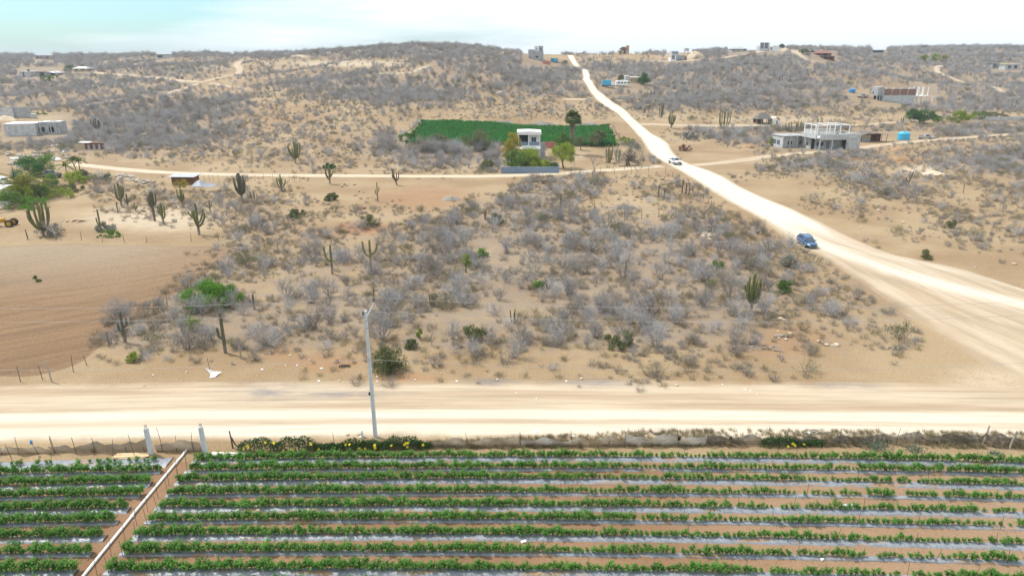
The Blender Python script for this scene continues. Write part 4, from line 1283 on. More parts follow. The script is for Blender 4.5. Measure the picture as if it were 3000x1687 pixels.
def ribbed(mb, pts, r_, taper=.85, n=16):
    pts = [Vector(q) for q in pts]
    # resample with a rounded tip
    d = [0]
    for a, b in zip(pts[:-1], pts[1:]): d.append(d[-1] + (b - a).length)
    L_ = d[-1]; k = max(5, int(L_ / .5))
    V, Fc = [], []; a = None
    for i in range(k + 2):
        t = min(i / k, 1) * (L_ - r_ * .6) if i <= k else L_
        j = max(0, min(len(d) - 2, next((q for q in range(len(d) - 1) if d[q + 1] >= t - 1e-6), len(d) - 2)))
        u = (t - d[j]) / max(d[j + 1] - d[j], 1e-6); c = pts[j].lerp(pts[j + 1], u); dr = (pts[j + 1] - pts[j]).normalized()
        a = dr.orthogonal().normalized() if a is None else (a - dr * a.dot(dr)).normalized()
        b = dr.cross(a); rr = r_ * (1 - (1 - taper) * i / k) if i <= k else r_ * .35
        if i == 0: rr *= .85
        for q in range(n):
            th = 6.28318 * q / n; w = rr * (1.0 if q % 2 == 0 else .78)
            V.append(c + a * math.cos(th) * w + b * math.sin(th) * w)
    for i in range(k + 1):
        for q in range(n): Fc.append((i * n + q, i * n + (q + 1) % n, (i + 1) * n + (q + 1) % n, (i + 1) * n + q))
    Fc.append(tuple((k + 1) * n + q for q in range(n)))
    mb.add(V, Fc)

def cactus(px, py, top, label, arms=6, spread=.35, seed=1, mat=None, style='candelabra', lean=0., r0=None, split=.3, group=None, name='cactus'):
    q = P(px, py); h = max(height_at(q, px, top), .6); r_ = random.Random(seed)
    mat = mat or M_CACT; rad = r0 or min(.24, .055 + h * .026)
    th = thing(name, label, 'cactus', q, 0, group)
    hs = h * split * r_.uniform(.8, 1.1)
    tipx = lean * h
    if style == 'candelabra':
        mb = MB(); ribbed(mb, [(0, 0, -.1), (tipx * split, 0, hs), (tipx * .7, r_.uniform(-.05, .05) * h, h * .7), (tipx, 0, h)], rad * 1.15); mb.build('trunk', mat, th, True)
        for i in range(arms):
            a = 6.283 * i / arms + r_.uniform(-.3, .3); w = spread * h * r_.uniform(.55, 1.05); x, y = math.cos(a) * w, math.sin(a) * w * .8
            z0 = hs * r_.uniform(.55, 1.15); b = tipx * z0 / h; zt = h * r_.uniform(.62, .99)
            mb = MB(); ribbed(mb, [(b, 0, z0), (b + x * .45, y * .45, z0 + w * .22), (b + x * .8, y * .8, z0 + w * .8), (b + x, y, z0 + (zt - z0) * .5 + w * .3), (b + x * 1.04, y * 1.04, max(zt, z0 + w))], rad * r_.uniform(.8, 1.0))
            mb.build('arm', mat, th, True)
    elif style == 'fork':                     # slim trunk, two arms rising like a trident
        mb = MB(); ribbed(mb, [(0, 0, -.1), (tipx * .5, 0, h * .5), (tipx, 0, h)], rad); mb.build('trunk', mat, th, True)
        for i in range(arms):
            s = (1 if i % 2 else -1); w = spread * h * s * (1 if i < 2 else .6); z0 = h * (split + .06 * i)
            mb = MB(); ribbed(mb, [(0, 0, z0), (w * .6, .05, z0 + abs(w) * .25), (w * .95, .1, z0 + abs(w) * .9), (w * 1.1, .1, h * r_.uniform(.82, .98))], rad * .85); mb.build('arm', mat, th, True)
    elif style == 'organ':                    # many stems from the ground
        for i in range(arms):
            a = r_.uniform(0, 6.283); w = spread * h * math.sqrt(r_.random()); x, y = math.cos(a) * w, math.sin(a) * w * .7
            mb = MB(); ribbed(mb, [(x * .45, y * .45, -.1), (x * .85, y * .85, h * .3), (x, y, h * r_.uniform(.55, 1.0))], rad * r_.uniform(.6, .85), n=12); mb.build('stem', mat, th, True)
    else:                                     # single column
        mb = MB(); ribbed(mb, [(0, 0, -.1), (tipx * .5, 0, h * .5), (tipx, 0, h)], rad); mb.build('trunk', mat, th, True)
        for i in range(arms):
            s = 1 if i % 2 else -1; z0 = h * (.35 + .15 * i)
            mb = MB(); ribbed(mb, [(tipx * z0 / h, 0, z0), (s * rad * 2.6, .03, z0 + .15), (s * rad * 3, .03, z0 + h * .28)], rad * .75); mb.build('arm', mat, th, True)
    return th

CACTI = [
 (128, 690, 584, 'huge green candelabra cactus standing by the west fence post of the cactus plot', dict(arms=9, spread=.36, split=.25, seed=1)),
 (357, 606, 535, 'tall cactus with parallel upright arms at the edge of the cleared yard', dict(arms=6, spread=.22, seed=2)),
 (375, 604, 568, 'short dark grey cactus close behind the tall parallel armed one', dict(arms=4, spread=.22, seed=3, mat=M_CACTD)),
 (346, 624, 592, 'thin bare cactus stub in front of the parallel armed cactus', dict(style='column', arms=0, seed=4, mat=M_CACTD, r0=.12)),
 (454, 648, 560, 'tall slender brown cactus rising above pale tangled branches', dict(arms=4, spread=.14, split=.5, seed=5, mat=M_CACTD)),
 (480, 658, 594, 'small candelabra cactus with a long bare stalk', dict(arms=4, spread=.2, split=.45, seed=6)),
 (536, 607, 552, 'slim green candelabra cactus in front of the brown shack', dict(arms=6, spread=.22, split=.42, seed=7)),
 (584, 688, 595, 'green cactus with one wide sweeping side arm on pale ground', dict(arms=5, spread=.30, split=.5, seed=8)),
 (617, 624, 588, 'single brown cactus column with two short arms by the field fence', dict(style='column', arms=2, seed=9, mat=M_CACTD)),
 (709, 586, 507, 'dense dark many armed cactus beside the pole fence', dict(arms=11, spread=.2, split=.28, seed=10, mat=M_CACTD)),
 (398, 620, 592, 'short yellowish branching cactus in the middle of the plot', dict(arms=5, spread=.35, seed=11, mat=M_CACTY)),
 (297, 680, 613, 'lone bluish green cactus column behind green shrubs', dict(style='column', arms=1, seed=12)),
 (745, 588, 556, 'low olive cactus clump next to the dense dark cactus', dict(style='organ', arms=7, spread=.5, seed=13, mat=M_CACTY)),
 (825, 561, 511, 'green cactus with five upright arms below the cross track', dict(arms=5, spread=.26, split=.35, seed=14)),
 (967, 540, 484, 'leafy looking candelabra cactus with a side arm against the pale track', dict(arms=8, spread=.26, split=.3, seed=15)),
 (1164, 543, 494, 'leaning cactus with crooked arms at the edge of the cross track', dict(arms=5, spread=.26, split=.35, seed=16, lean=-.3, mat=M_CACTD)),
 (1107, 591, 534, 'lone slender cactus with small arms in the open bare lot', dict(style='column', arms=2, seed=17, mat=M_CACTY, r0=.13)),
 (1424, 645, 600, 'slim twin cactus columns at the edge of the scrub lot', dict(style='organ', arms=3, spread=.2, seed=18)),
 (1088, 797, 702, 'trident shaped cactus with two curving arms in the scrub lot', dict(style='fork', arms=2, spread=.2, split=.48, seed=19, mat=M_CACTY)),
 (974, 803, 716, 'greyish cactus with one slanting arm in the grey scrub', dict(style='fork', arms=1, spread=.2, split=.42, seed=20)),
 (866, 478, 414, 'broad candelabra cactus alone on the dry slope', dict(arms=10, spread=.34, split=.35, seed=21)),
 (1780, 478, 424, 'thick olive cactus cluster in the yard beside the palm', dict(style='organ', arms=9, spread=.3, seed=22, mat=M_CACTY)),
 (1808, 472, 428, 'thin upright cactus just east of the olive cluster', dict(style='organ', arms=4, spread=.2, seed=23)),
 (1832, 815, 764, 'single thin cactus spike poking out of the scrub lot', dict(style='column', arms=0, seed=24, r0=.12)),
 (2200, 912, 800, 'big green candelabra cactus with a reddish trunk near the road junction', dict(arms=10, spread=.24, split=.36, seed=25)),
 (2657, 548, 503, 'leaning brown cactus with one small arm on the open ground', dict(style='column', arms=1, seed=26, mat=M_CACTD, lean=.25)),
 (1265, 895, 851, 'small clump of parallel green cactus stems in the scrub lot', dict(style='organ', arms=8, spread=.3, seed=27)),
 (368, 1003, 912, 'tall dark cactus rising from tangled branches by the ploughed field', dict(style='column', arms=2, seed=28, mat=M_CACTD, r0=.16)),
 (661, 1034, 915, 'stout dark cactus with one arm hugging its trunk on the bare strip', dict(style='column', arms=1, seed=29, mat=M_CACTD, r0=.17)),
 (745, 905, 862, 'dark cactus stump behind the bright green bush', dict(style='column', arms=1, seed=30, mat=M_CACTD, r0=.14)),
 (1094, 885, 840, 'dark cactus tips directly behind the top of the utility pole', dict(style='organ', arms=3, spread=.15, seed=31, mat=M_CACTD)),
 (1507, 945, 905, 'blackish cactus stems in front of the scrub lot', dict(style='organ', arms=4, spread=.3, seed=32, mat=M_CACTD)),
 (1643, 608, 566, 'bare dark cactus pole in the narrow lot', dict(style='column', arms=0, seed=33, mat=M_CACTD, r0=.11)),
 (1966, 376, 327, 'broad green cactus beside the main road bend', dict(arms=8, spread=.24, split=.25, seed=34)),
 (1936, 344, 296, 'tall thin cactus group on the pale valley floor', dict(style='organ', arms=5, spread=.16, seed=35, mat=M_CACTD)),
 (2120, 375, 318, 'tall cactus group with crooked top across the valley track', dict(style='organ', arms=9, spread=.34, seed=36)),
 (2318, 386, 356, 'dense row of cactus stems behind the grey annex', dict(style='organ', arms=16, spread=.9, seed=37, mat=M_CACTD)),
 (2350, 384, 350, 'second dense cactus cluster behind the grey annex', dict(style='organ', arms=11, spread=.7, seed=38)),
 (2398, 372, 336, 'tall cactus stems showing above the rooftop terrace', dict(style='organ', arms=6, spread=.4, seed=39)),
 (2463, 372, 352, 'low cactus tips behind the rooftop terrace', dict(style='organ', arms=6, spread=.8, seed=40)),
 (2645, 362, 340, 'blunt cactus clump next to the round dark green tree', dict(style='organ', arms=6, spread=.5, seed=41, mat=M_CACTD)),
 (286, 386, 346, 'reddish brown candelabra cactus near the ruined hut', dict(arms=8, spread=.34, split=.25, seed=42, mat=M_CACTD)),
 (376, 290, 274, 'small cactus group below the winding hill track', dict(style='organ', arms=6, spread=.7, seed=43)),
 (1067, 147, 136, 'forked cactus on the crest line west of the summit', dict(arms=3, spread=.3, seed=44, mat=M_CACTD)),
 (1333, 134, 124, 'forked cactus on the top of the middle hill', dict(arms=4, spread=.3, seed=45, mat=M_CACTD)),
 (1438, 270, 250, 'dark bushy cactus by the pale heap on the middle hill', dict(arms=6, spread=.3, seed=46, mat=M_CACTD)),
]
for px, py, top, lab, kw in CACTI: cactus(px, py, top, lab, **kw)
# the cactus groups standing on the far slope east of the road
FARC = [(1790, 206, 178), (2035, 212, 224), (1975, 238, 253), (2012, 262, 285), (2062, 250, 270), (2085, 252, 272), (2118, 238, 250), (2142, 240, 256), (2166, 246, 262), (2185, 226, 240),
        (2202, 224, 240), (2210, 240, 254), (2270, 212, 232), (2286, 222, 242), (2310, 222, 240), (2368, 208, 224), (2382, 208, 222), (2440, 210, 222), (2302, 248, 262), (1905, 262, 288), (2060, 276, 292),
        (2125, 268, 288), (2190, 268, 286), (1885, 332, 310), (1912, 312, 330), (2215, 300, 318), (2355, 298, 315), (2860, 284, 304), (2920, 280, 300), (2970, 290, 318), (2300, 208, 222), (2250, 230, 246)]
for i, (x, a, b) in enumerate(FARC):
    t, bt = min(a, b), max(a, b)
    bt = bt + 0
    kw = dict(style='organ', arms=4 + i % 4, spread=.45, seed=100 + i, mat=M_CACTD if i % 3 else M_CACT)
    cactus(x, bt, t, '%s cactus cluster on the slope east of the road' % ('dark' if i % 3 else 'green'), group='%s cactus clusters on the eastern slope' % ('dark' if i % 3 else 'green'), **kw)

# ------------------------------------------------------------------ trees
M_TRUNK = simple('tree_bark', (.17, .13, .10), (.11, .085, .065), 5, bump=.4)
M_L_DARK = leafmat('dark_leaf', (0.029, 0.094, 0.017), (0.051, 0.145, 0.029), (0.087, 0.196, 0.043), 2.0)
M_L_MID = leafmat('mid_leaf', (0.065, 0.145, 0.022), (0.123, 0.225, 0.036), (0.189, 0.290, 0.051), 2.0)
M_L_YEL = leafmat('yellow_green_leaf', (0.145, 0.217, 0.017), (0.261, 0.334, 0.032), (0.377, 0.420, 0.051), 2.0)
M_L_GOLD = leafmat('golden_leaf', (0.246, 0.225, 0.029), (0.377, 0.319, 0.043), (0.478, 0.392, 0.072), 2.0)
M_L_OLIV = leafmat('dull_olive_leaf', (0.094, 0.116, 0.043), (0.145, 0.167, 0.065), (0.203, 0.210, 0.094), 2.0)
M_L_BRIGHT = leafmat('bright_leaf', (0.072, 0.189, 0.017), (0.131, 0.290, 0.029), (0.203, 0.392, 0.051), 2.0)
M_L_GREY = leafmat('grey_leaf', (0.189, 0.196, 0.160), (0.261, 0.261, 0.217), (0.319, 0.304, 0.261), 2.0)

def tree(px, py, top, width_px, label, leafm, name='tree', seed=1, trunk=.3, clumps=16, leaves=2600, size=.16, shape=1.0, group=None, cat='tree', stems=1, gap=.0):
    q = P(px, py); h = max(height_at(q, px, top), .8); w = width_px * mpp(q) / 2 * (1.1 if cat == 'bush' else 1.22)
    if cat != 'bush': h *= 1.08
    r_ = random.Random(seed); th = thing(name, label, cat, q, 0, group)
    st = MB(); cl = []
    h *= .8 if cat == 'bush' else 1
    leaves = int(leaves * 1.5); size *= 1.35; clumps = int(clumps * 1.35)
    ch = h * (1 - trunk)
    for _ in range(clumps):
        a = r_.uniform(0, 6.283); u = r_.random() ** .55; zz = r_.random()
        rad = w * u * math.sqrt(max(.06, 1 - (2 * zz - .85) ** 2 / 1.55)) * .86
        if cat == 'bush': zz = zz ** 1.4 * .95; rad = w * u * math.sqrt(max(.1, 1 - zz * zz)) * .86
        cl.append((Vector((math.cos(a) * rad, math.sin(a) * rad, h * trunk + ch * (.10 + .82 * zz))), r_.uniform(.22, .42) * min(w, ch * .8)))
    for s in range(stems):
        b = Vector((r_.uniform(-.15, .15) * w * (stems > 1), r_.uniform(-.1, .1) * w * (stems > 1), -.1))
        f = Vector((r_.uniform(-.2, .2) * w, r_.uniform(-.2, .2) * w, h * (trunk + .18)))
        tr = max(.05, .035 * h)
        st.tube([b, b.lerp(f, .5) + Vector((r_.uniform(-.1, .1), 0, 0)), f], [tr, tr * .8, tr * .55], 7)
        for c, cr in cl[s::stems][:9]:
            st.tube([b.lerp(f, r_.uniform(.5, .95)), (f + c) / 2 + Vector((0, 0, -.1 * h * .3)), c], [tr * .5, tr * .3, tr * .1], 4, False)
    st.build('trunk', M_TRUNK, th)
    mb = MB()
    for i in range(leaves):
        c, cr = cl[i % len(cl)]
        d = Vector((r_.gauss(0, 1), r_.gauss(0, 1), r_.gauss(0, .8))).normalized() * cr * r_.random() ** .45
        p_ = c + d
        if p_.z < h * trunk * .7: continue
        leaf(mb, p_, size * r_.uniform(.7, 1.4), r_)
    mb.build('crown', leafm, th)
    return th

def frond_mesh(nm, ln, mat, droop=.5, fan=False, seed=0):
    r_ = random.Random(seed); mb = MB()
    if fan:                                   # fan palm leaf: stalk and radiating blades
        mb.tube([(0, 0, 0), (ln * .5, 0, ln * .12)], [.02, .012], 4)
        for k in range(13):
            a = -1.25 + 2.5 * k / 12; b = Vector((ln * .5, 0, ln * .12)); d = Vector((math.cos(a), math.sin(a), -droop * .35 + .1))
            e = b + d.normalized() * ln * .55 * (1 - .25 * abs(a)); s = Vector((-math.sin(a), math.cos(a), 0)) * .12
            m_ = b.lerp(e, .5) + Vector((0, 0, .05)); e.z -= .15 * ln * droop
            mb.add([b, m_ + s, e, m_ - s], [(0, 1, 2, 3)])
    else:                                     # feather leaf
        pts = [Vector((ln * t, 0, ln * (.45 * t - (.45 + droop) * t * t))) for t in (0, .25, .5, .75, 1)]
        mb.tube(pts, [.02, .016, .012, .008, .004], 4, False)
        for k in range(16):
            t = .12 + .86 * k / 15; p_ = Vector((ln * t, 0, ln * (.45 * t - (.45 + droop) * t * t)))
            for s in (-1, 1):
                e = p_ + Vector((.12 * ln, s * ln * .26 * (1 - .55 * t), -ln * .09)); m_ = p_.lerp(e, .5) + Vector((.03, 0, .01))
                mb.add([p_, m_ + Vector((.10, 0, 0)), e, m_ - Vector((.10, 0, 0))], [(0, 1, 2, 3)])
    o = mb.build(nm, mat); COL.objects.unlink(o); return o
M_FROND = leafmat('palm_frond', (.06, .095, .02), (.105, .145, .03), (.16, .19, .05), 1.5)
M_FRONDY = leafmat('yellowing_frond', (.12, .14, .02), (.18, .19, .03), (.24, .23, .05), 1.5)
M_DEADF = simple('dead_frond', (.30, .245, .18), (.20, .16, .115), 3)

def palm(px, py, top, label, ln, fan=False, count=18, trunk_r=.16, skirt=0., mat=None, seed=1, tilt=0., group=None, dx=0):
    q = P(px, py); h = height_at(q, px, top); r_ = random.Random(seed)
    th = thing('palm_tree', label, 'palm tree', q, 0, group)
    hc = h - ln * .45
    c = Vector((tilt * hc, 0, hc))
    mb = MB(); mb.tube([(0, 0, -.1), (tilt * hc * .35, 0, hc * .5), c], [trunk_r * 1.25, trunk_r, trunk_r * .85], 9); mb.build('trunk', M_TRUNK, th)
    fm = frond_mesh('frond', ln, mat or M_FROND, .5, fan, seed)
    for i in range(count):
        o = fm.copy(); COL.objects.link(o); o.parent = th
        el = math.asin(r_.uniform(-.65, .95)) if fan else r_.uniform(-.15, 1.05)
        o.location = c; o.rotation_euler = (0, -el, 2.399 * i + r_.uniform(-.2, .2)); s = r_.uniform(.85, 1.1); o.scale = (s, s, s)
    if skirt:
        mb = MB()
        for i in range(170):
            a = r_.uniform(0, 6.283); z = hc - r_.random() * skirt * h; rr = trunk_r + .25 + (z - (hc - skirt * h)) / (skirt * h) * .85
            b = Vector((tilt * z + math.cos(a) * trunk_r, math.sin(a) * trunk_r, z + .2)); e = Vector((tilt * z + math.cos(a) * rr, math.sin(a) * rr, z - r_.uniform(.8, 1.5)))
            s = Vector((-math.sin(a), math.cos(a), 0)) * .09
            mb.add([b, b.lerp(e, .6) + s, e, b.lerp(e, .6) - s], [(0, 1, 2, 3)])
        mb.build('dead_frond_skirt', M_DEADF, th)
    return th

# garden of the two storey house
palm(1676, 452, 336, 'tall fan palm with a skirt of dead fronds behind the two storey house', 2.9, True, 120, .40, .42, seed=3)
tree(1651, 494, 424, 62, 'round yellow green tree on a slim trunk beside the yard wall', M_L_YEL, seed=2, trunk=.26, clumps=22, leaves=3400, size=.2)
tree(1648, 450, 395, 44, 'dark green round tree in front of the fan palm', M_L_MID, seed=3, trunk=.1, leaves=2400, size=.22)
tree(1500, 480, 395, 48, 'golden leaved tree at the west corner of the two storey house', M_L_GOLD, seed=4, trunk=.12, leaves=2400, size=.2)
tree(1503, 492, 446, 54, 'low yellow green garden tree behind the blue grey yard wall', M_L_MID, seed=5, trunk=.12, leaves=2200, size=.2)
tree(1548, 494, 438, 62, 'feathery green garden tree in front of the house porch', M_L_YEL, seed=6, trunk=.22, leaves=1900, size=.18)
tree(1572, 494, 462, 36, 'small golden green shrub tree near the porch post', M_L_GOLD, seed=7, trunk=.15, leaves=1200, size=.18)
tree(1610, 494, 472, 44, 'grey green oleander bush with pale blooms behind the yard wall', M_L_GREY, seed=8, trunk=.05, leaves=1300, size=.16)
tree(1750, 428, 386, 62, 'dark round bush between the palm and the green back field', M_L_OLIV, seed=9, trunk=.08, leaves=2400, size=.22)
palm(1755, 424, 384, 'short palm with green top at the edge of the back field', 1.7, False, 16, .2, seed=9)
tree(1700, 440, 402, 34, 'thin half bare tree beside the fan palm trunk', M_L_OLIV, seed=10, trunk=.3, leaves=700, size=.18)
tree(1840, 486, 418, 74, 'grey green spreading tree by the main road crossing', M_L_GREY, seed=11, trunk=.12, leaves=3000, size=.16, stems=3)
tree(1835, 424, 402, 44, 'yellow green bush at the east corner of the back field', M_L_YEL, seed=12, trunk=.05, leaves=1200, size=.2)
tree(1400, 440, 386, 90, 'dark olive tree at the near edge of the back field', M_L_OLIV, seed=13, trunk=.08, leaves=3200, size=.22, stems=2)
tree(1200, 412, 392, 70, 'bright olive bush row end at the west side of the back field', M_L_MID, seed=14, trunk=.04, leaves=1500, size=.24)
tree(1290, 424, 396, 80, 'olive thicket tree in front of the back field', M_L_OLIV, seed=15, trunk=.06, leaves=2200, size=.22, stems=2)
tree(1425, 498, 472, 50, 'low green bush in the grey thicket west of the yard wall', M_L_OLIV, seed=16, trunk=.04, leaves=1300, size=.18)
tree(966, 494, 474, 38, 'round dark green bush alone beside the cross track', M_L_DARK, seed=17, trunk=.04, leaves=1700, size=.18, cat='bush', name='green_bush')
tree(974, 588, 560, 42, 'round olive bush under the bare lot path', M_L_OLIV, seed=18, trunk=.04, leaves=1500, size=.16, cat='bush', name='green_bush')
tree(870, 636, 606, 62, 'dark olive bush at the foot of grey thicket', M_L_OLIV, seed=19, trunk=.04, leaves=1800, size=.16, cat='bush', name='green_bush')
tree(1082, 664, 622, 76, 'pale yellow green broom bush in the bare lot', M_L_OLIV, seed=20, trunk=.03, clumps=20, leaves=1400, size=.13, cat='bush', name='green_bush', stems=4)
tree(1450, 656, 620, 54, 'dark green shrub by the twin cactus columns', M_L_OLIV, seed=21, trunk=.04, leaves=1600, size=.14, cat='bush', name='green_bush')
tree(620, 893, 812, 180, 'large bright green bush beside the ploughed field fence', M_L_BRIGHT, seed=22, trunk=.03, clumps=34, leaves=7000, size=.13, cat='bush', name='green_bush', stems=6)
tree(565, 965, 915, 52, 'yellow green shrub in the tangled branches by the fence', M_L_YEL, seed=23, trunk=.05, leaves=800, size=.11, cat='bush', name='green_bush')
tree(1142, 1088, 998, 96, 'olive green bush just behind the utility pole', M_L_OLIV, seed=24, trunk=.03, clumps=30, leaves=4200, size=.10, cat='bush', name='green_bush', stems=5)
tree(1205, 1020, 988, 40, 'small green bush behind the olive one at the utility pole', M_L_OLIV, seed=25, trunk=.04, leaves=900, size=.10, cat='bush', name='green_bush')
tree(1228, 990, 952, 22, 'slender bright yellow green sapling near the utility pole', M_L_YEL, seed=26, trunk=.1, clumps=8, leaves=350, size=.10, cat='bush', name='green_bush')
tree(395, 1058, 1026, 44, 'low yellow green shrub at the edge of the bare strip', M_L_YEL, seed=27, trunk=.03, leaves=700, size=.10, cat='bush', name='green_bush')
tree(1390, 995, 935, 70, 'green topped shrub with tangled grey branches in the front scrub', M_L_OLIV, seed=28, trunk=.15, leaves=1500, size=.11, cat='bush', name='green_bush', stems=4)
tree(1820, 1012, 966, 110, 'wide olive shrub in front of the scrub lot', M_L_OLIV, seed=29, trunk=.04, leaves=2000, size=.11, cat='bush', name='green_bush', stems=5)
tree(1412, 752, 722, 46, 'light green shrub among grey scrub past the trident cactus', M_L_BRIGHT, seed=30, trunk=.04, leaves=800, size=.12, cat='bush', name='green_bush')
tree(1366, 800, 748, 28, 'small yellow green tree in the middle of the scrub lot', M_L_YEL, seed=31, trunk=.3, leaves=500, size=.12)
tree(1578, 844, 814, 36, 'small bright green shrub in the middle of the scrub lot', M_L_BRIGHT, seed=32, trunk=.04, leaves=600, size=.12, cat='bush', name='green_bush')
tree(2100, 786, 758, 42, 'dark green spiky shrub at the east edge of the scrub lot', M_L_MID, seed=33, trunk=.04, leaves=900, size=.12, cat='bush', name='green_bush')
tree(2300, 856, 812, 64, 'green and grey shrub on the slope under the chalk road', M_L_MID, seed=34, trunk=.04, leaves=1200, size=.11, cat='bush', name='green_bush')
tree(2310, 780, 734, 60, 'pale sage green shrub below the blue car', M_L_GREY, seed=35, trunk=.03, leaves=1600, size=.11, cat='bush', name='green_bush')
tree(2712, 758, 725, 38, 'olive weed bush alone on the open ground across the road', M_L_OLIV, seed=36, trunk=.03, leaves=700, size=.11, cat='bush', name='green_bush')
tree(2782, 668, 636, 40, 'green bush with a dark cactus stub on the open ground', M_L_OLIV, seed=37, trunk=.05, leaves=900, size=.11, cat='bush', name='green_bush')
tree(2592, 572, 528, 56, 'spiky grey green shrub on the open ground across the road', M_L_GREY, seed=38, trunk=.03, leaves=900, size=.12, cat='bush', name='green_bush', stems=8)
tree(310, 676, 640, 60, 'blue green bush beneath the lone cactus column in the plot', M_L_GREY, seed=39, trunk=.03, leaves=1400, size=.14, cat='bush', name='green_bush')
tree(320, 694, 670, 70, 'low bright green weeds at the field edge of the cactus plot', M_L_BRIGHT, seed=40, trunk=.02, leaves=900, size=.12, cat='bush', name='green_bush')
tree(110, 826, 792, 18, 'tiny green weed alone in the ploughed field', M_L_MID, seed=41, trunk=.02, clumps=6, leaves=250, size=.12, cat='bush', name='green_bush')
tree(152, 690, 640, 80, 'grey shrub leaning on the huge candelabra cactus', M_L_GREY, seed=42, trunk=.05, leaves=1300, size=.12, cat='bush', name='green_bush')
# green garden at the west edge
tree(126, 512, 452, 92, 'tall feathery dark green tree in the west garden', M_L_MID, seed=50, trunk=.1, leaves=3200, size=.2)
tree(88, 520, 472, 84, 'deep green round tree in front of the feathery one', M_L_DARK, seed=51, trunk=.05, leaves=2600, size=.18)
q = P(43, 524); hh = height_at(q, 43, 478); th = thing('pine_tree', 'small conical pine tree beside the white car', 'tree', q)
mb = MB(); mb.tube([(0, 0, -.1), (0, 0, hh)], [.12, .02], 6); mb.build('trunk', M_TRUNK, th)
mb = MB(); r_ = random.Random(5)
for i in range(13):
    z = hh * (.1 + .88 * i / 13); w_ = hh * .36 * (1 - i / 13.5)
    for k in range(9):
        a = 6.283 * k / 9 + i * .5; d = Vector((math.cos(a), math.sin(a), .12)); e = Vector((0, 0, z)) + d * w_; s = Vector((-math.sin(a), math.cos(a), 0)) * w_ * .22
        mb.add([(0, 0, z), Vector((0, 0, z)).lerp(e, .6) + s, e, Vector((0, 0, z)).lerp(e, .6) - s], [(0, 1, 2, 3)])
mb.build('crown', M_L_DARK, th)
palm(72, 584, 516, 'bushy yellow green palm in the middle of the west garden', 4.6, False, 44, .25, mat=M_FRONDY, seed=11)
palm(226, 508, 460, 'slender palm of the pair behind the west garden', 1.9, False, 15, .11, seed=12, tilt=-.22)
palm(236, 508, 462, 'second slender palm of the pair, closer to the track', 1.8, False, 15, .11, seed=13, tilt=.02)
palm(198, 520, 478, 'small yellowish palm at the end of the west garden', 1.8, False, 14, .1, mat=M_FRONDY, seed=14)
tree(216, 530, 492, 60, 'light green bush below the slender palms', M_L_YEL, seed=52, trunk=.04, leaves=1400, size=.16, cat='bush', name='green_bush')
tree(243, 518, 490, 34, 'dark spiky bush at the foot of the slender palms', M_L_OLIV, seed=53, trunk=.04, leaves=900, size=.16, cat='bush', name='green_bush')
tree(158, 572, 512, 86, 'olive bush between the palm and the cleared yard', M_L_OLIV, seed=54, trunk=.04, leaves=2000, size=.15, cat='bush', name='green_bush')
tree(28, 612, 546, 110, 'green bush over the sheet metal fence at the west edge', M_L_MID, seed=55, trunk=.03, leaves=2400, size=.16, cat='bush', name='green_bush')
tree(100, 608, 562, 104, 'low bright green bush at the foot of the garden palm', M_L_BRIGHT, seed=56, trunk=.03, leaves=1700, size=.15, cat='bush', name='green_bush')
tree(178, 580, 542, 90, 'low yellow green hedge bush at the yard corner', M_L_YEL, seed=57, trunk=.03, leaves=1200, size=.14, cat='bush', name='green_bush')
tree(272, 526, 508, 50, 'low sage green bush by the cross track', M_L_OLIV, seed=58, trunk=.03, leaves=1100, size=.14, cat='bush', name='green_bush')
tree(316, 526, 504, 30, 'bluish green bush next to the rubble by the cross track', M_BLUEGRN, seed=59, trunk=.03, leaves=800, size=.14, cat='bush', name='green_bush')
tree(532, 560, 530, 48, 'dry yellow leaved small tree in front of the brown shack', M_L_GOLD, seed=60, trunk=.3, leaves=800, size=.13)
# further trees
tree(2690, 360, 318, 74, 'big round dark green tree by the valley track', M_L_DARK, seed=61, trunk=.08, leaves=3600, size=.3)
tree(2812, 360, 330, 66, 'round yellow green tree by the long white wall', M_L_YEL, seed=62, trunk=.05, leaves=2200, size=.28)
tree(2742, 358, 340, 32, 'small yellow green tree between the two round ones', M_L_MID, seed=63, trunk=.05, leaves=900, size=.26)
tree(2866, 352, 328, 50, 'thin pale green tree behind the long white wall', M_L_MID, seed=64, trunk=.1, leaves=900, size=.28)
tree(2920, 346, 330, 70, 'wispy green tree at the east end of the white wall', M_L_OLIV, seed=65, trunk=.1, leaves=900, size=.28)
tree(1884, 248, 219, 32, 'round dark green tree beside the tan house', M_L_DARK, seed=66, trunk=.1, leaves=1800, size=.36)
tree(1818, 236, 222, 16, 'small olive tree west of the tan house', M_L_OLIV, seed=67, trunk=.15, leaves=600, size=.32)
tree(2705, 184, 162, 18, 'yellow green palm like tree on the far slope', M_L_YEL, seed=68, trunk=.2, leaves=700, size=.5)
tree(2740, 184, 160, 22, 'taller yellow green tree of the far grove', M_L_YEL, seed=69, trunk=.2, leaves=900, size=.5)
tree(2762, 184, 164, 24, 'golden green bushy tree in the far grove', M_L_GOLD, seed=70, trunk=.1, leaves=900, size=.5)
tree(2360, 160, 146, 36, 'flat crowned olive tree beside the red roofed house', M_L_OLIV, seed=71, trunk=.35, leaves=1200, size=.5)
tree(2236, 150, 138, 18, 'dark tree in front of the white ridge house', M_L_DARK, seed=72, trunk=.1, leaves=700, size=.5)
tree(2288, 142, 130, 16, 'dark round tree behind the white ridge house', M_L_DARK, seed=73, trunk=.1, leaves=700, size=.5)
tree(205, 206, 194, 24, 'dark green tree by the far western cottage', M_L_DARK, seed=74, trunk=.1, leaves=800, size=.45)
tree(246, 204, 192, 20, 'second dark green tree by the far western cottage', M_L_DARK, seed=75, trunk=.1, leaves=700, size=.45)
tree(150, 240, 222, 50, 'light green tree below the silver roofed house', M_L_MID, seed=76, trunk=.1, leaves=1000, size=.36)
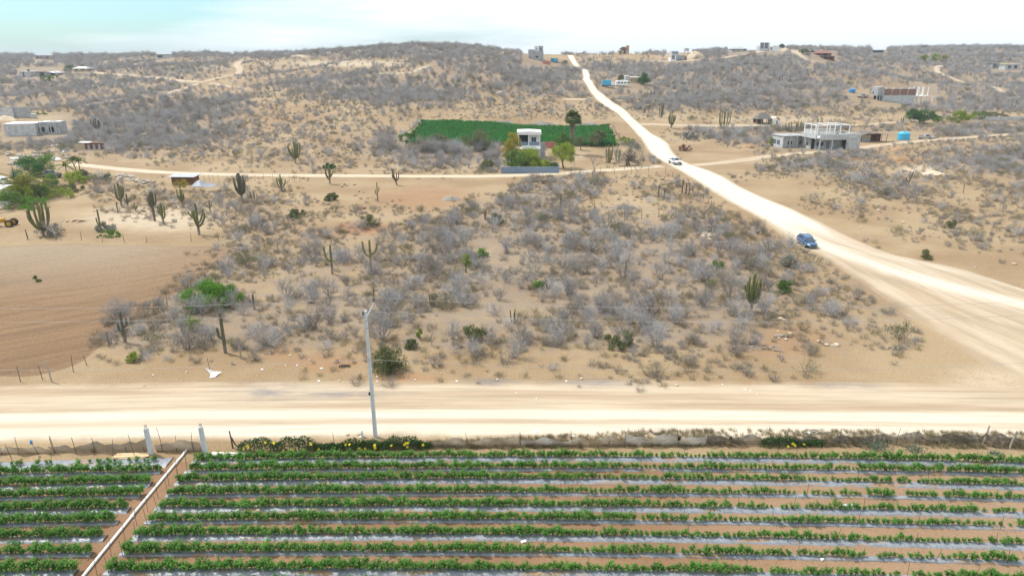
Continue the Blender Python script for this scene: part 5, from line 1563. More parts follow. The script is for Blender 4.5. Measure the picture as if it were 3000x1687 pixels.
tree(112, 336, 328, 50, 'low bright green bushes behind the long concrete house', M_L_BRIGHT, seed=77, trunk=.03, leaves=700, size=.26, cat='bush', name='green_bush')
tree(1656, 186, 176, 26, 'olive bush at the roadside near the blue shelter', M_L_OLIV, seed=78, trunk=.05, leaves=600, size=.4, cat='bush', name='green_bush')
tree(2378, 412, 398, 14, 'dark green tree standing inside the porch of the concrete house', M_L_DARK, seed=79, trunk=.3, leaves=500, size=.18)
tree(2262, 428, 394, 24, 'yellow green bush west of the grey annex', M_L_YEL, seed=80, trunk=.04, leaves=800, size=.22, cat='bush', name='green_bush')
tree(2005, 442, 420, 44, 'reddish brown bush on the bank of the main road', bark('reddish_leaf', (.26, .13, .10), (.20, .12, .09)), seed=81, trunk=.04, leaves=1400, size=.16, cat='bush', name='brown_bush')
tree(2020, 408, 384, 60, 'grey olive round bush near the main road bend', M_L_GREY, seed=82, trunk=.04, leaves=1600, size=.2, cat='bush', name='green_bush')

# bare small trees
def bare_tree(px, py, top, width_px, label, seed, mat=None, stems=3):
    q = P(px, py); h = height_at(q, px, top); w = width_px * mpp(q) / 2
    r_ = random.Random(seed); th = thing('bare_tree', label, 'bare tree', q); mb = MB()
    hb = h * .28
    mb.tube([(0, 0, -.1), (r_.uniform(-.1, .1), 0, hb)], [.045 * h, .035 * h], 6); mb.build('trunk', mat or M_TWIG2, th)
    mb = MB()
    def br(p, d, ln, rd, l):
        pts = [p]; k = p
        for i in range(2):
            d = (d + Vector((r_.uniform(-.3, .3), r_.uniform(-.3, .3), r_.uniform(-.2, .3)))).normalized(); k = k + d * ln / 2; pts.append(k)
        mb.tube(pts, [rd, rd * .8, rd * .55], 4, False)
        if l < 4:
            for _ in range(3 if l < 3 else 2): br(pts[r_.randint(1, 2)], (d + Vector((r_.uniform(-1, 1), r_.uniform(-1, 1), r_.uniform(-.3, .6))) * .8).normalized(), ln * r_.uniform(.55, .75), rd * .55, l + 1)
    for s in range(stems):
        a = 6.283 * s / stems + r_.uniform(-.4, .4)
        br(Vector((0, 0, hb * .95)), Vector((math.cos(a) * w, math.sin(a) * w, h * .65)).normalized(), math.hypot(w, h * .7) * .46, .026 * h, 0)
    mb.build('branches', mat or M_TWIG2, th)
for a in ((2541, 495, 462, 56, 'bare rounded tree on the graded ground below the house track', 1), (2684, 588, 548, 60, 'bare spreading tree on the open ground, west of two smaller ones', 2),
          (2756, 575, 545, 36, 'small bare tree between the spreading tree and a lone post', 3), (2809, 602, 576, 30, 'small flat topped bare tree beyond the lone post', 4),
          (1150, 690, 645, 26, 'pale dead tree in the bare lot', 5), (165, 700, 645, 70, 'bare gnarled tree in front of the huge candelabra cactus', 6), (700, 690, 655, 40, 'bare tree by the fence corner of the cactus plot', 7),
          (815, 735, 690, 40, 'pale bare tree where the sandy path begins', 8), (1030, 765, 728, 52, 'dark bare tree with crooked limbs next to the trident cactus', 9), (2985, 448, 418, 30, 'dark bare tree by the far fence', 10),
          (1683, 705, 670, 40, 'light barked bare tree inside the scrub lot', 11), (1265, 1012, 975, 30, 'bare crooked sapling behind the olive bush', 12), (2750, 658, 632, 24, 'bare dead stem by the green bush on open ground', 13),
          (1862, 305, 268, 40, 'bare tree by the slope path', 14), (2240, 760, 700, 40, 'bare tall tree at the east edge of the scrub lot', 15), (707, 1050, 985, 42, 'bare sapling beside the stout dark cactus', 16),
          (1868, 505, 486, 40, 'bare brush tree at the cross track corner', 17), (2575, 455, 425, 30, 'thin bare tree under the house track', 18), (1740, 505, 460, 44, 'bare lilac grey tree in the palm yard', 19)):
    bare_tree(*a)

tree(62, 590, 530, 120, 'broad yellow green bush mass under the garden palm', M_L_YEL, seed=91, trunk=.03, clumps=26, leaves=3600, size=.17, cat='bush', name='green_bush')
tree(120, 580, 520, 70, 'olive green bush between garden palm and dark pickup', M_L_MID, seed=92, trunk=.03, leaves=2200, size=.16, cat='bush', name='green_bush')
tree(1530, 496, 452, 60, 'low bushy green tree in the yard corner', M_L_MID, seed=93, trunk=.08, leaves=2200, size=.2)
tree(1490, 470, 420, 40, 'tall yellow shrub tree between thicket and white house', M_L_GOLD, seed=94, trunk=.08, leaves=1800, size=.2)

tree(240, 536, 506, 80, 'low yellow green hedge bush at the east end of the west garden', M_L_YEL, seed=95, trunk=.03, leaves=1800, size=.15, cat='bush', name='green_bush')
tree(150, 548, 500, 60, 'light green rounded bush beside the dark pickup', M_L_MID, seed=96, trunk=.04, leaves=1800, size=.16, cat='bush', name='green_bush')
tree(210, 560, 534, 90, 'low olive weed mass spilling into the cleared yard', M_L_OLIV, seed=97, trunk=.02, leaves=1600, size=.15, cat='bush', name='green_bush')

tree(1590, 496, 468, 40, 'yellow green leafy shrub in the middle of the walled garden', M_L_YEL, seed=98, trunk=.06, leaves=1500, size=.18)
tree(1560, 497, 455, 56, 'wide light green tree right behind the blue grey wall', M_L_YEL, seed=99, trunk=.1, leaves=2200, size=.18)
tree(1625, 494, 476, 30, 'low green shrub at the pillar of the blue grey wall', M_L_MID, seed=100, trunk=.04, leaves=900, size=.16)

# ------------------------------------------------------------------ buildings
M_BLOCK = simple('grey_block', (.42, .43, .43), (.27, .275, .28), .9, bump=.4)
M_BLOCKL = simple('light_block', (.56, .57, .57), (.38, .385, .385), .9, bump=.3)
M_WHITE = simple('white_paint', (.80, .80, .78), (.74, .74, .72), .6, .7)
M_BLUEGREY = simple('blue_grey_paint', (.20, .27, .36), (.17, .235, .32), .8, .7)
M_DKROOM = simple('room_shade_dark_roof', (.035, .035, .045))  # near black: room shade painted on inner walls, plain colour on a roof
M_TAN = simple('tan_plaster', (.50, .40, .26), (.44, .35, .22), .8)
M_BRICK = simple('red_brick', (.27, .15, .11), (.22, .12, .09), 1.5)
M_REDROOF = simple('red_roof', (.30, .12, .09), (.24, .10, .08), 1.2)
M_ORANGE = simple('orange_plaster', (.48, .24, .13), (.42, .20, .11), .8)
M_TIN = simple('tin_sheet', (.50, .51, .52), (.38, .38, .38), 1.2, .45, metal=.3)
M_TINW = simple('bright_tin', (.78, .79, .80), (.68, .69, .70), 1.2, .45)
M_RUST = simple('rusty_sheet', (.20, .085, .045), (.13, .06, .035), 2.5)
M_THATCH = simple('grey_thatch', (.17, .155, .145), (.12, .11, .10), 3, bump=.6)
M_CYAN = simple('cyan_plastic', (.03, .36, .60), (.04, .42, .66), 1, .4, spec=.5)
M_CYAN2 = simple('blue_tank_plastic', (.015, .20, .50), (.02, .24, .55), 1, .4, spec=.5)
M_YELP = simple('yellow_wall', (.62, .60, .08), (.55, .53, .06), 1)
M_PINK = simple('red_brick_wall', (.50, .20, .15), (.44, .17, .13), 1)
M_TEAL = simple('teal_sheet', (.03, .20, .30), (.03, .26, .40), 1)
def glassm():
    n = NT('window_glass'); n.base((.05, .07, .10)); n.b.inputs['Roughness'].default_value = .08; n.b.inputs['Specular IOR Level'].default_value = .6
    return n.m
M_GLASS = glassm()

def wall(th, mat, p0, p1, z0, z1, t=.18, ops=(), frame=M_WHITE, nm='wall'):
    """wall from p0 to p1 (seen from its outer side, left to right), openings (u0, u1, v0, v1, kind) in metres along / above z0"""
    a, b = Vector((*p0, 0)), Vector((*p1, 0)); L_ = (b - a).length; d = (b - a) / L_; nin = Vector((-d.y, d.x, 0)) * t
    us = sorted({0, L_, *[o[0] for o in ops], *[o[1] for o in ops]}); vs = sorted({0, z1 - z0, *[o[2] for o in ops], *[o[3] for o in ops]})
    mb = MB()
    for u0, u1 in zip(us[:-1], us[1:]):
        for v0, v1 in zip(vs[:-1], vs[1:]):
            uc, vc = (u0 + u1) / 2, (v0 + v1) / 2
            if any(o[0] < uc < o[1] and o[2] < vc < o[3] for o in ops): continue
            q = [a + d * u0, a + d * u1, a + d * u1 + nin, a + d * u0 + nin]
            mb.add([(k.x, k.y, z0 + v0) for k in q] + [(k.x, k.y, z0 + v1) for k in q],
                   [(0, 3, 2, 1), (4, 5, 6, 7), (0, 1, 5, 4), (1, 2, 6, 5), (2, 3, 7, 6), (3, 0, 4, 7)])
    o_ = mb.build(nm, mat, th)
    for u0, u1, v0, v1, kind in ops:
        if kind == 'h': continue
        def slab(mb2, ua, ub, va, vb, e0, e1):
            q = [a + d * ua + nin.normalized() * e0, a + d * ub + nin.normalized() * e0, a + d * ub + nin.normalized() * e1, a + d * ua + nin.normalized() * e1]
            mb2.add([(k.x, k.y, z0 + va) for k in q] + [(k.x, k.y, z0 + vb) for k in q], [(0, 3, 2, 1), (4, 5, 6, 7), (0, 1, 5, 4), (1, 2, 6, 5), (2, 3, 7, 6), (3, 0, 4, 7)])
        e = .06; fr_ = MB()
        um = (u0 + u1) / 2
        for ua, ub, va, vb in ((u0, u0 + e, v0, v1), (u1 - e, u1, v0, v1), (u0 + e, u1 - e, v0, v0 + e), (u0 + e, u1 - e, v1 - e, v1), (um - e / 2, um + e / 2, v0 + e, v1 - e)):
            slab(fr_, ua, ub, va, vb, t * .35, t * .6)
        f = fr_.build('window' if kind == 'w' else 'door', frame, th)
        pn = MB(); slab(pn, u0 + e, u1 - e, v0 + e, v1 - e, t * .45, t * .5); pn.build('pane', M_GLASS, f)
    return o_

def box(th, nm, mat, x0, x1, y0, y1, z0, z1):
    return MB().box(x0, x1, y0, y1, z0, z1).build(nm, mat, th)

def block(th, x0, x1, y0, y1, z0, z1, mat, front=(), left=(), right=(), roof=None, rt=.15, over=.0, side=None):
    wall(th, mat, (x0, y0), (x1, y0), z0, z1, ops=front)
    wall(th, side or mat, (x0, y1 - .18), (x0, y0 + .18), z0, z1, ops=left)
    wall(th, side or mat, (x1, y0 + .18), (x1, y1 - .18), z0, z1, ops=right)
    wall(th, mat, (x1, y1), (x0, y1), z0, z1)
    if roof is not False:
        box(th, 'roof', roof or mat, x0 - over, x1 + over, y0 - over, y1 + over, z1 + .002, z1 + rt)

def house(name, label, cat, px, py, rz=0, group=None, sink=.0):
    q = P(px, py); s = mpp(q); q.z -= sink
    return thing(name, label, cat, q, rz, group), s

# --- two storey white house with blue grey parapet
th, s = house('two_storey_house', 'two storey white house with blue grey balcony parapet and flat white roof', 'house', 1550, 467)
W = 3.05; U = lambda v: v * s                  # v in view px
h1, h2, h3, h4 = U(37), U(45), U(56), U(80)
wall(th, M_WHITE, (-W, 1.4), (W, 1.4), 0, h1, ops=[(.6, 2.2, 0, 2.2, 'h'), (3.4, 4.9, 0, 2.3, 'd')])
box(th, 'floor_slab', M_WHITE, -W, W, 0, 6, h1, h1 + .2)
wall(th, M_WHITE, (-W, 6), (-W, 1.58), 0, h1); wall(th, M_WHITE, (W, 1.58), (W, 6), 0, h1); wall(th, M_WHITE, (W, 6.2), (-W, 6.2), 0, h4 - .3)
MB().add([(-W - .1, -.9, h1 - .55), (W + .1, -.9, h1 - .55), (W + .1, -.03, h1 + .22), (-W - .1, -.03, h1 + .22), (-W - .1, -.9, h1 - .63), (W + .1, -.9, h1 - .63), (W + .1, -.03, h1 + .1), (-W - .1, -.03, h1 + .1)],
         [(0, 1, 2, 3), (7, 6, 5, 4), (0, 4, 5, 1), (1, 5, 6, 2), (2, 6, 7, 3), (3, 7, 4, 0)]).build('awning', M_WHITE, th)
box(th, 'parapet', M_BLUEGREY, -W + .12, -.55, .02, .14, h1 + .2, h1 + 1.25)
box(th, 'parapet', M_BLUEGREY, .05, W - .12, .02, .14, h1 + .2, h1 + 1.25)
wall(th, M_WHITE, (-.25, 2.4), (W, 2.4), h1 + .2, h4 - .9, ops=[(.9, 2.3, .75, 2.1, 'w')], frame=M_WHITE)
wall(th, M_DKROOM, (-W, 4.6), (-.25, 4.6), h1 + .2, h4 - .9, nm='inner_wall')  # shade of the open room painted as a near-black wall
wall(th, M_WHITE, (-.25, 4.6), (-.25, 2.6), h1 + .2, h4 - .9)
wall(th, M_WHITE, (-W, 6), (-W, 2.0), h1 + .2, h4 - .9); wall(th, M_WHITE, (W, 2.6), (W, 6), h1 + .2, h4 - .9)
for x in (-W + .1, -.12, W - .1): box(th, 'column', M_WHITE, x - .1, x + .1, .0, .2, h1 + .2, h4 - .9)
for x in (-W + .1, W - .1): box(th, 'column', M_WHITE, x - .08, x + .08, -.85, -.7, 0, h1 - .64)
MB().add([(-W - .3, -.3, h4 - .9), (W + .3, -.3, h4 - .95), (W + .3, 6.3, h4 - .95), (-W - .3, 6.3, h4 - .9), (-W - .3, -.3, h4 - .05), (0, -.3, h4 + .05), (W + .3, -.3, h4 - .12), (W + .3, 6.3, h4 - .12), (0, 6.3, h4 + .05), (-W - .3, 6.3, h4 - .05)],
         [(3, 2, 1, 0), (0, 1, 6, 5, 4), (4, 5, 8, 9), (5, 6, 7, 8), (1, 2, 7, 6), (2, 3, 9, 8, 7), (3, 0, 4, 9)]).build('roof', M_WHITE, th)
block(th, W + .02, W + 1.5, .6, 3.6, 0, h1 + .1, M_BLOCK, roof=M_BLOCK)
box(th, 'terrace_rail', M_BLOCK, W + .05, W + 1.45, .65, .75, h1 + .26, h1 + 1.2)
# yard wall
th, s = house('yard_wall', 'low blue grey wall in front of the two storey house garden', 'wall', 1552, 508)
w = 82 * s
box(th, 'wall_face', M_BLUEGREY, -w, w, 0, .2, -.2, 1.45); box(th, 'coping', M_BLUEGREY, -w - .03, w + .03, -.04, .24, 1.452, 1.55)
box(th, 'pillar', M_BLUEGREY, w - .02, w + .34, -.06, .4, -.2, 2.3); box(th, 'end_wall', M_BLUEGREY, -w - .2, -w - .04, .0, 4, -.2, 1.45)
th, s = house('yard_gate', 'thin wooden gate between the blue grey wall and a tall pole', 'gate', 1655, 506)
for z in (.3, .8, 1.3): MB().tube([(-1.6, 0, z), (1.6, 0, z)], .035, 5).build('rail', M_POST, th)
for x in (-1.6, 0, 1.6): MB().tube([(x, 0, -.1), (x, 0, 1.5)], .05, 5).build('post', M_POST, th)
o = MB().tube([(0, 0, -.2), (0, 0, 4.2)], [.08, .07], 6).build('tall_pole', M_PALEWOOD); o.location = P(1682, 503); tag(o, 'tall pale pole at the yard gate under the fan palm', 'pole')
o = MB().box(-1.4, 1.4, 0, .15, 0, 1.9).build('brick_wall', M_PINK); o.location = P(1612, 434); tag(o, 'short dull red wall behind the two storey house', 'wall')
o = MB().box(-1.0, 1.0, 0, .15, 0, 1.7).build('white_wall', M_WHITE); o.location = P(1628, 434); tag(o, 'short white wall next to the dull red wall', 'wall')

# --- grey concrete house east of the road
th, s = house('concrete_house', 'grey concrete house with rooftop terrace, porch columns and lattice rail', 'house', 2398, 442, R(9))
W = 131 * s; hs = U = 46 * s
hp = hs * .66                                   # porch opening height
box(th, 'porch_floor', M_BLOCKL, 0, W * .68, .05, 2.6, -.3, .05)
wall(th, M_BLOCK, (.1, 2.6), (W * .68, 2.6), .05, hp, ops=[(.6, 3.1, .9, 2.3, 'w'), (4.0, 5.1, 0, 2.45, 'd')])
for x in (.02, W * .30, W * .66): box(th, 'column', M_BLOCKL, x, x + .34, .0, .34, -.3, hp)
box(th, 'porch_beam', M_BLOCKL, 0, W * .70, -.02, 2.8, hp + .002, hp + .35)
box(th, 'parapet', M_BLOCKL, .0, W, -.06, .14, hp + .352, hs)
wall(th, M_BLOCKL, (W * .70, .14), (W, .14), -.4, hp + .35); wall(th, M_BLOCK, (W, .34), (W, 8), -.4, hs); wall(th, M_BLOCK, (W, 8.2), (0, 8.2), -.4, hs)
wall(th, M_BLOCKL, (.0, 8), (.0, 5.0), -.3, hp, ops=[(.8, 2.0, 1.0, 2.2, 'w')])
box(th, 'column', M_BLOCKL, -.02, .28, 4.6, 4.9, -.3, hp)
box(th, 'roof_terrace', M_BLOCKL, -1.2, W - .19, .15, 8, hp + .36, hp + .55)
box(th, 'parapet', M_BLOCKL, -1.4, -1.22, .15, 8, hp + .36, hs + .1); box(th, 'parapet', M_WHITE, W * .45, W * .72, .16, .3, hs + .002, hs + .22)
# pergola frame and lattice on the roof
zt = hs + 25 * s
PX_ = [(-.9, .5), (-.9, 4), (-.9, 7.6), (W * .22, .35), (W * .48, .35), (W * .70, .35), (W * .22, 7.6), (W * .5, 7.6), (W * .70, 7.6)]
for x, y in PX_: box(th, 'terrace_post', M_WHITE, x - .1, x + .1, y - .1, y + .1, hp + .552, zt)
for x0, x1, y in ((-1, W * .72, .35), (-1, W * .72, 7.6)): box(th, 'terrace_beam', M_WHITE, x0, x1, y - .09, y + .09, zt + .002, zt + .22)
for x in (-.9, W * .22, W * .48, W * .70): box(th, 'terrace_beam', M_WHITE, x - .09, x + .09, .45, 7.5, zt + .004, zt + .2)
def lattice(th, x0, x1, y, z0, z1, axis='x'):
    mb = MB(); c = .55; k = int((x1 - x0) / c)
    P3 = (lambda u, z: (u, y, z)) if axis == 'x' else (lambda u, z: (y, u, z))
    for i in range(k):
        u = x0 + i * c
        for r_ in range(2):
            zz = z0 + r_ * (z1 - z0) / 2; zh = (z1 - z0) / 2
            mb.tube([P3(u, zz), P3(u + c, zz + zh)], .035, 4, False); mb.tube([P3(u + c, zz), P3(u, zz + zh)], .035, 4, False)
    mb.tube([P3(x0, z1), P3(x1, z1)], .06, 4)
    o = mb.build('lattice_rail', M_WHITE, th)
lattice(th, -.9, W * .72, 7.4, hp + .6, hs + 1.0); lattice(th, .6, 7.4, -1.1, hs + .1, hs + 1.0, 'y')
lattice(th, 0, W * .44, .3, hs, hs + .75)
# --- annex
th, s = house('grey_annex', 'low unfinished grey annex with white window openings west of the concrete house', 'house', 2290, 434, R(12))
W = 78 * s; h_ = 33 * s
wall(th, M_BLOCKL, (0, 6), (0, .0), -.3, h_, ops=[(.6, 2.4, 1.0, 2.6, 'w'), (3.0, 4.6, 1.0, 2.6, 'w')])
wall(th, M_BLOCK, (.2, .0), (W * .62, .0), -.3, h_, ops=[(1.6, 3.4, 1.2, 2.5, 'w')]); wall(th, M_BLOCK, (W * .62, 1.2), (W, 1.2), -.3, h_ * .95, ops=[(.4, 1.0, .3, 2.2, 'h'), (1.6, 2.4, 1.2, 2.2, 'h')])
wall(th, M_BLOCK, (W, 1.4), (W, 6), -.3, h_); wall(th, M_BLOCK, (W, 6.2), (0, 6.2), -.3, h_)
box(th, 'roof', M_BLOCK, -.2, W, -.3, 6.4, h_ + .002, h_ + .2)
for x in (.05, W * .3, W * .6): box(th, 'column', M_BLOCKL, x - .15, x + .15, -.34, -.04, -.3, h_ + .15)
o = MB().box(-1.4, 1.4, -.4, .4, 0, .03).build('roof_sheet', M_TINW, th); o.location = (W * .5, 2.2, h_ + .25); o.rotation_euler = (0, .08, .3)
# --- shed
th, s = house('open_shed', 'dark open shed with sagging grey roof beside the concrete house', 'shed', 2560, 417, R(6))
W = 40 * s; h_ = 28 * s
for x in (-W, -W * .3, W * .55, W * .95):
    for y in (0, 3.5): MB().tube([(x, y, -.1), (x + .08, y, h_ * .8)], .09, 6).build('post', M_POST, th)
box(th, 'back_wall', M_RUST, -W, W, 3.6, 3.7, 0, h_ * .75); box(th, 'panel', M_TAN, -W * .8, -W * .1, 1.2, 1.3, h_ * .35, h_ * .7); box(th, 'panel', M_BLOCK, -W * .8, -W * .1, 1.2, 1.3, 0, h_ * .34)
for sg in (-1, 1):
    MB().add([(-.3 * W, -.6, h_ * 1.1), (-.3 * W, 4.2, h_ * 1.1), (sg * W * 1.08 - (.06 if sg < 0 else 0), 4.2, h_ * .74), (sg * W * 1.08, -.6, h_ * .72),
              (-.3 * W, -.6, h_ * 1.04), (-.3 * W, 4.2, h_ * 1.04), (sg * W * 1.08, 4.2, h_ * .68), (sg * W * 1.08, -.6, h_ * .66)],
             [(0, 1, 2, 3), (7, 6, 5, 4), (0, 3, 7, 4), (1, 5, 6, 2), (2, 6, 7, 3), (0, 4, 5, 1)]).build('roof_sheet', M_TIN if sg > 0 else M_THATCH, th)
# --- water tanks
def tank(px, py, r_px, h_px, mat, label, name='water_tank', group=None):
    th, s = house(name, label, 'water tank', px, py); r_, h_ = r_px * s, h_px * s
    mb = MB()
    prof = [(0, 0), (.96, 0), (1, .04), (1, .22), (.97, .25), (1, .28), (1, .48), (.97, .51), (1, .54), (1, .76), (.9, .86), (.45, .96), (.3, .97)]
    n_ = 20; V = [(r_ * a * math.cos(6.28318 * k / n_), r_ * a * math.sin(6.28318 * k / n_), h_ * b) for a, b in prof for k in range(n_)]
    f = [(i * n_ + k, i * n_ + (k + 1) % n_, (i + 1) * n_ + (k + 1) % n_, (i + 1) * n_ + k) for i in range(len(prof) - 1) for k in range(n_)]
    mb.add(V, f); mb.build('tank_body', mat, th, True)
    MB().cyl(0, 0, h_ * .96, h_ * 1.03, r_ * .3, r_ * .28, 14).build('lid', mat, th)
    return th
tank(2646, 410, 16.5, 24, M_CYAN, 'big light blue water tank beside a half hidden parked van')
tank(2496, 272, 9, 11.5, M_CYAN2, 'deep blue water tank on the clearing west of the brick building')
# --- long unfinished brick building on the slope
th, s = house('brick_building', 'long unfinished building with red brick upper wall and bare concrete columns', 'building', 2586, 296, R(2))
W = 95 * s; h1 = 15 * s; h2 = 38 * s
block(th, 0, W, 0, 8, -1.5, h1, M_BLOCKL, roof=M_BLOCK)
wall(th, M_BRICK, (0, .2), (W, .2), h1 + .152, h2 - .8); wall(th, M_BLOCK, (W, .4), (W, 8), h1 + .152, h2 - .5); wall(th, M_BLOCK, (0, 8), (0, .4), h1 + .152, h2 - .5)
k = 13
for i in range(k):
    x = W * i / (k - 1)
    if i % 3 == 0: box(th, 'column', M_BLOCKL, x - .12, x + .12, .0, .19, h1 + .152, h2 - .8)
    if i < k - 1: box(th, 'parapet_block', M_BLOCKL if i % 3 else M_WHITE, x + .3, x + W / (k - 1) - .3 - (.5 if i % 4 == 2 else 0), .2, .38, h2 - .798, h2 + (.1 if i % 2 else -.1))
block(th, -21 * s, -.3, -.6, 5, h1 * .98, h2, M_BLOCK, left=[(1, 2, .8, 1.8, 'h')], roof=M_BLOCKL)
for x in (-20 * s, -12 * s, -4 * s): box(th, 'column', M_BLOCKL, x - .15, x + .15, -.5, -.2, -1.5, h1 * .98)
wall(th, M_DKROOM, (-20 * s, 2.5), (-.3, 2.5), -1.5, h1 * .95, nm='inner_wall')  # near-black colour paints in the shade below the raised block
for i, x in enumerate((W + 10 * s, W + 23 * s, W + 37 * s)):
    for y in (.2, 5): box(th, 'column', M_WHITE, x - .16, x + .16, y - .16, y + .16, -1.5, h2 + .3)
for x in (W + 22 * s, W + 52 * s): box(th, 'column', M_WHITE, x - .16, x + .16, -.3, .03, -1.5, h1 - .4)
box(th, 'floor_slab', M_WHITE, W + .02, W + 40 * s, -.2, 6, h1 - .38, h1 - .1); box(th, 'beam', M_WHITE, W + 40.2 * s, W + 53 * s, -.3, .0, h1 - .39, h1 - .12)
# --- tan house, truck, trailer
th, s = house('tan_house', 'small tan flat roofed house next to a round dark green tree', 'house', 1856, 243)
W = 20 * s; h_ = 15 * s
block(th, -.5 * W, W, 0, 7, -1, h_, M_TAN, front=[(W * .15, W * .28, 1.9, 3.1, 'h'), (W * .62, W * .75, 1.9, 3.1, 'h'), (W * 1.05, W * 1.2, 1, 3.2, 'h'), (W * 1.3, W * 1.42, 1, 3.2, 'h')], roof=M_WHITE)
block(th, -1.15 * W, -.5 * W - .05, 1.5, 7, -1, h_ * 1.25, M_BLOCKL, roof=M_WHITE)

def wheel(th, x, y, r_, w, rim=None):
    t = MB().tube([(x, y - w / 2, r_), (x, y + w / 2, r_)], r_, 18).build('wheel', M_DARK, th)
    MB().tube([(x, y - w / 2 - .012, r_), (x, y + w / 2 + .012, r_)], r_ * .62, 14).build('rim', rim or M_RIM, t)
    return t
M_RIM = simple('alloy_rim', (.62, .64, .66), rough=.35, metal=.5)
M_TYRE = M_DARK
th, s = house('blue_truck', 'old truck with a bright blue box body and white cab', 'truck', 1783, 256, R(-4))
box(th, 'cargo_box', M_CYAN, -3.2, 1.0, -1.1, 1.1, 1.0, 3.3); box(th, 'chassis', M_DARK, -3.3, 3.0, -.9, .9, .55, .98)
loft = MB(); loft.add([(1.1, -1, .9), (3.0, -1, .9), (3.0, -1, 1.6), (2.3, -.95, 2.4), (1.1, -.95, 2.45), (1.1, 1, .9), (3.0, 1, .9), (3.0, 1, 1.6), (2.3, .95, 2.4), (1.1, .95, 2.45)],
     [(0, 1, 2, 3, 4), (9, 8, 7, 6, 5), (0, 5, 6, 1), (1, 6, 7, 2), (2, 7, 8, 3), (3, 8, 9, 4), (4, 9, 5, 0)]); loft.build('cab', M_WHITE, th)
MB().quad((2.99, -.8, 1.66), (2.99, .8, 1.66), (2.36, .8, 2.36), (2.36, -.8, 2.36)).build('windscreen', M_GLASS, th).location = (.03, 0, .02)
for x in (-2.2, 2.3):
    for y in (-.95, .95): wheel(th, x, y, .45, .28)
th, s = house('white_trailer', 'long white camper trailer parked behind the blue truck', 'trailer', 1822, 254)
mb = MB(); L_ = 19 * s
mb.add([(-L_, y, .7 + z) for y in (-1.1, 1.1) for z in (0,)] + [(L_, y, .7) for y in (-1.1, 1.1)] + [(-L_, y, 2.5) for y in (-1.1, 1.1)] + [(L_, y, 2.5) for y in (-1.1, 1.1)] + [(-L_ + .4, y, 2.9) for y in (-.9, .9)] + [(L_ - .4, y, 2.9) for y in (-.9, .9)],
       [(0, 2, 6, 4), (3, 1, 5, 7), (0, 4, 5, 1), (2, 3, 7, 6), (4, 6, 10, 8), (7, 5, 9, 11), (4, 8, 9, 5), (6, 7, 11, 10), (8, 10, 11, 9), (0, 1, 3, 2)]); mb.build('body', M_WHITE, th)
for i in range(4): box(th, 'window', M_GLASS, -L_ + 1 + i * L_ * .48, -L_ + 2 + i * L_ * .48, -1.13, -1.09, 1.5, 2.2)
for x in (-.8, .8): wheel(th, x, -.95, .38, .25)
# --- thatched hut and little white building on the valley floor
th, s = house('thatched_hut', 'grey thatched hut with log posts on the valley floor', 'hut', 2238, 366)
W = 22 * s
for x in (-W, -W * .4, W * .3, W):
    for y in (0, 4): MB().tube([(x, y, -.1), (x, y, 2.3)], .13, 6).build('post', M_PALEWOOD, th)
MB().add([(-W * 1.1, -.6, 2.1), (W * 1.1, -.6, 2.1), (W * 1.1, 4.6, 2.1), (-W * 1.1, 4.6, 2.1), (-W * .35, 2, 4.4), (W * .35, 2, 4.4)], [(0, 1, 5, 4), (1, 2, 5), (2, 3, 4, 5), (3, 0, 4), (3, 2, 1, 0)]).build('roof', M_THATCH, th)
box(th, 'inner_wall', M_RUST, -W, W * .2, 3.6, 3.7, 0, 2.0)
th, s = house('white_shelter', 'small white arched shelter with a yellow end panel beside the thatched hut', 'shelter', 2272, 367)
W = 13 * s; n_ = 9
mb = MB(); ar = [(W * math.cos(math.pi * k / n_), 1.0 + 2.0 * math.sin(math.pi * k / n_) ** .6) for k in range(n_ + 1)]
V = [(x, y, z) for y in (0, 3.5) for x, z in [(W, 0)] + ar + [(-W, 0)]]; m_ = n_ + 3
mb.add(V, [(i, i + 1, m_ + i + 1, m_ + i) for i in range(m_ - 1)]); mb.build('roof', M_WHITE, th)
wall(th, M_WHITE, (-W, .1), (W, .1), 0, 1.9, ops=[(W * 1.1, W * 1.5, 0, 1.7, 'd')]); box(th, 'panel', M_YELP, -W - .3, -W + .5, -.1, .0, 0, 1.6)
# --- long white wall and vehicles in the trees
o = MB().box(-30, 34, 0, .2, -.3, 1.3).build('long_wall', M_BLOCKL); o.location = P(2870, 352); o.rotation_euler = (0, 0, R(4)); tag(o, 'long low pale wall beneath the trees on the valley floor', 'wall')

def carlike(th, L_, W_, prof, mat, glass_prof, win=True, lower=None):
    """prof: (x, z bottom, z shoulder, half width) stations of the body; glass_prof: (x, z base, z top, half width base, half width top) stations of the cabin"""
    mb = MB(); V = []
    for x, zb, zs, hw in prof:
        V += [(x, -hw * .92, zb), (x, -hw, zb + (zs - zb) * .35), (x, -hw, zb + (zs - zb) * .72), (x, -hw * .86, zs), (x, 0, zs + .03), (x, hw * .86, zs), (x, hw, zb + (zs - zb) * .72), (x, hw, zb + (zs - zb) * .35), (x, hw * .92, zb)]
    k = 9; n_ = len(prof)
    f = [(i * k + j, i * k + (j + 1) % k, (i + 1) * k + (j + 1) % k, (i + 1) * k + j) for i in range(n_ - 1) for j in range(k)]
    f += [tuple(range(k - 1, -1, -1)), tuple((n_ - 1) * k + j for j in range(k))]
    mb.add(V, f); body = mb.build('body', mat, th, True)
    bev = body.modifiers.new('soft', 'SUBSURF'); bev.levels = 1; bev.render_levels = 1
    return body

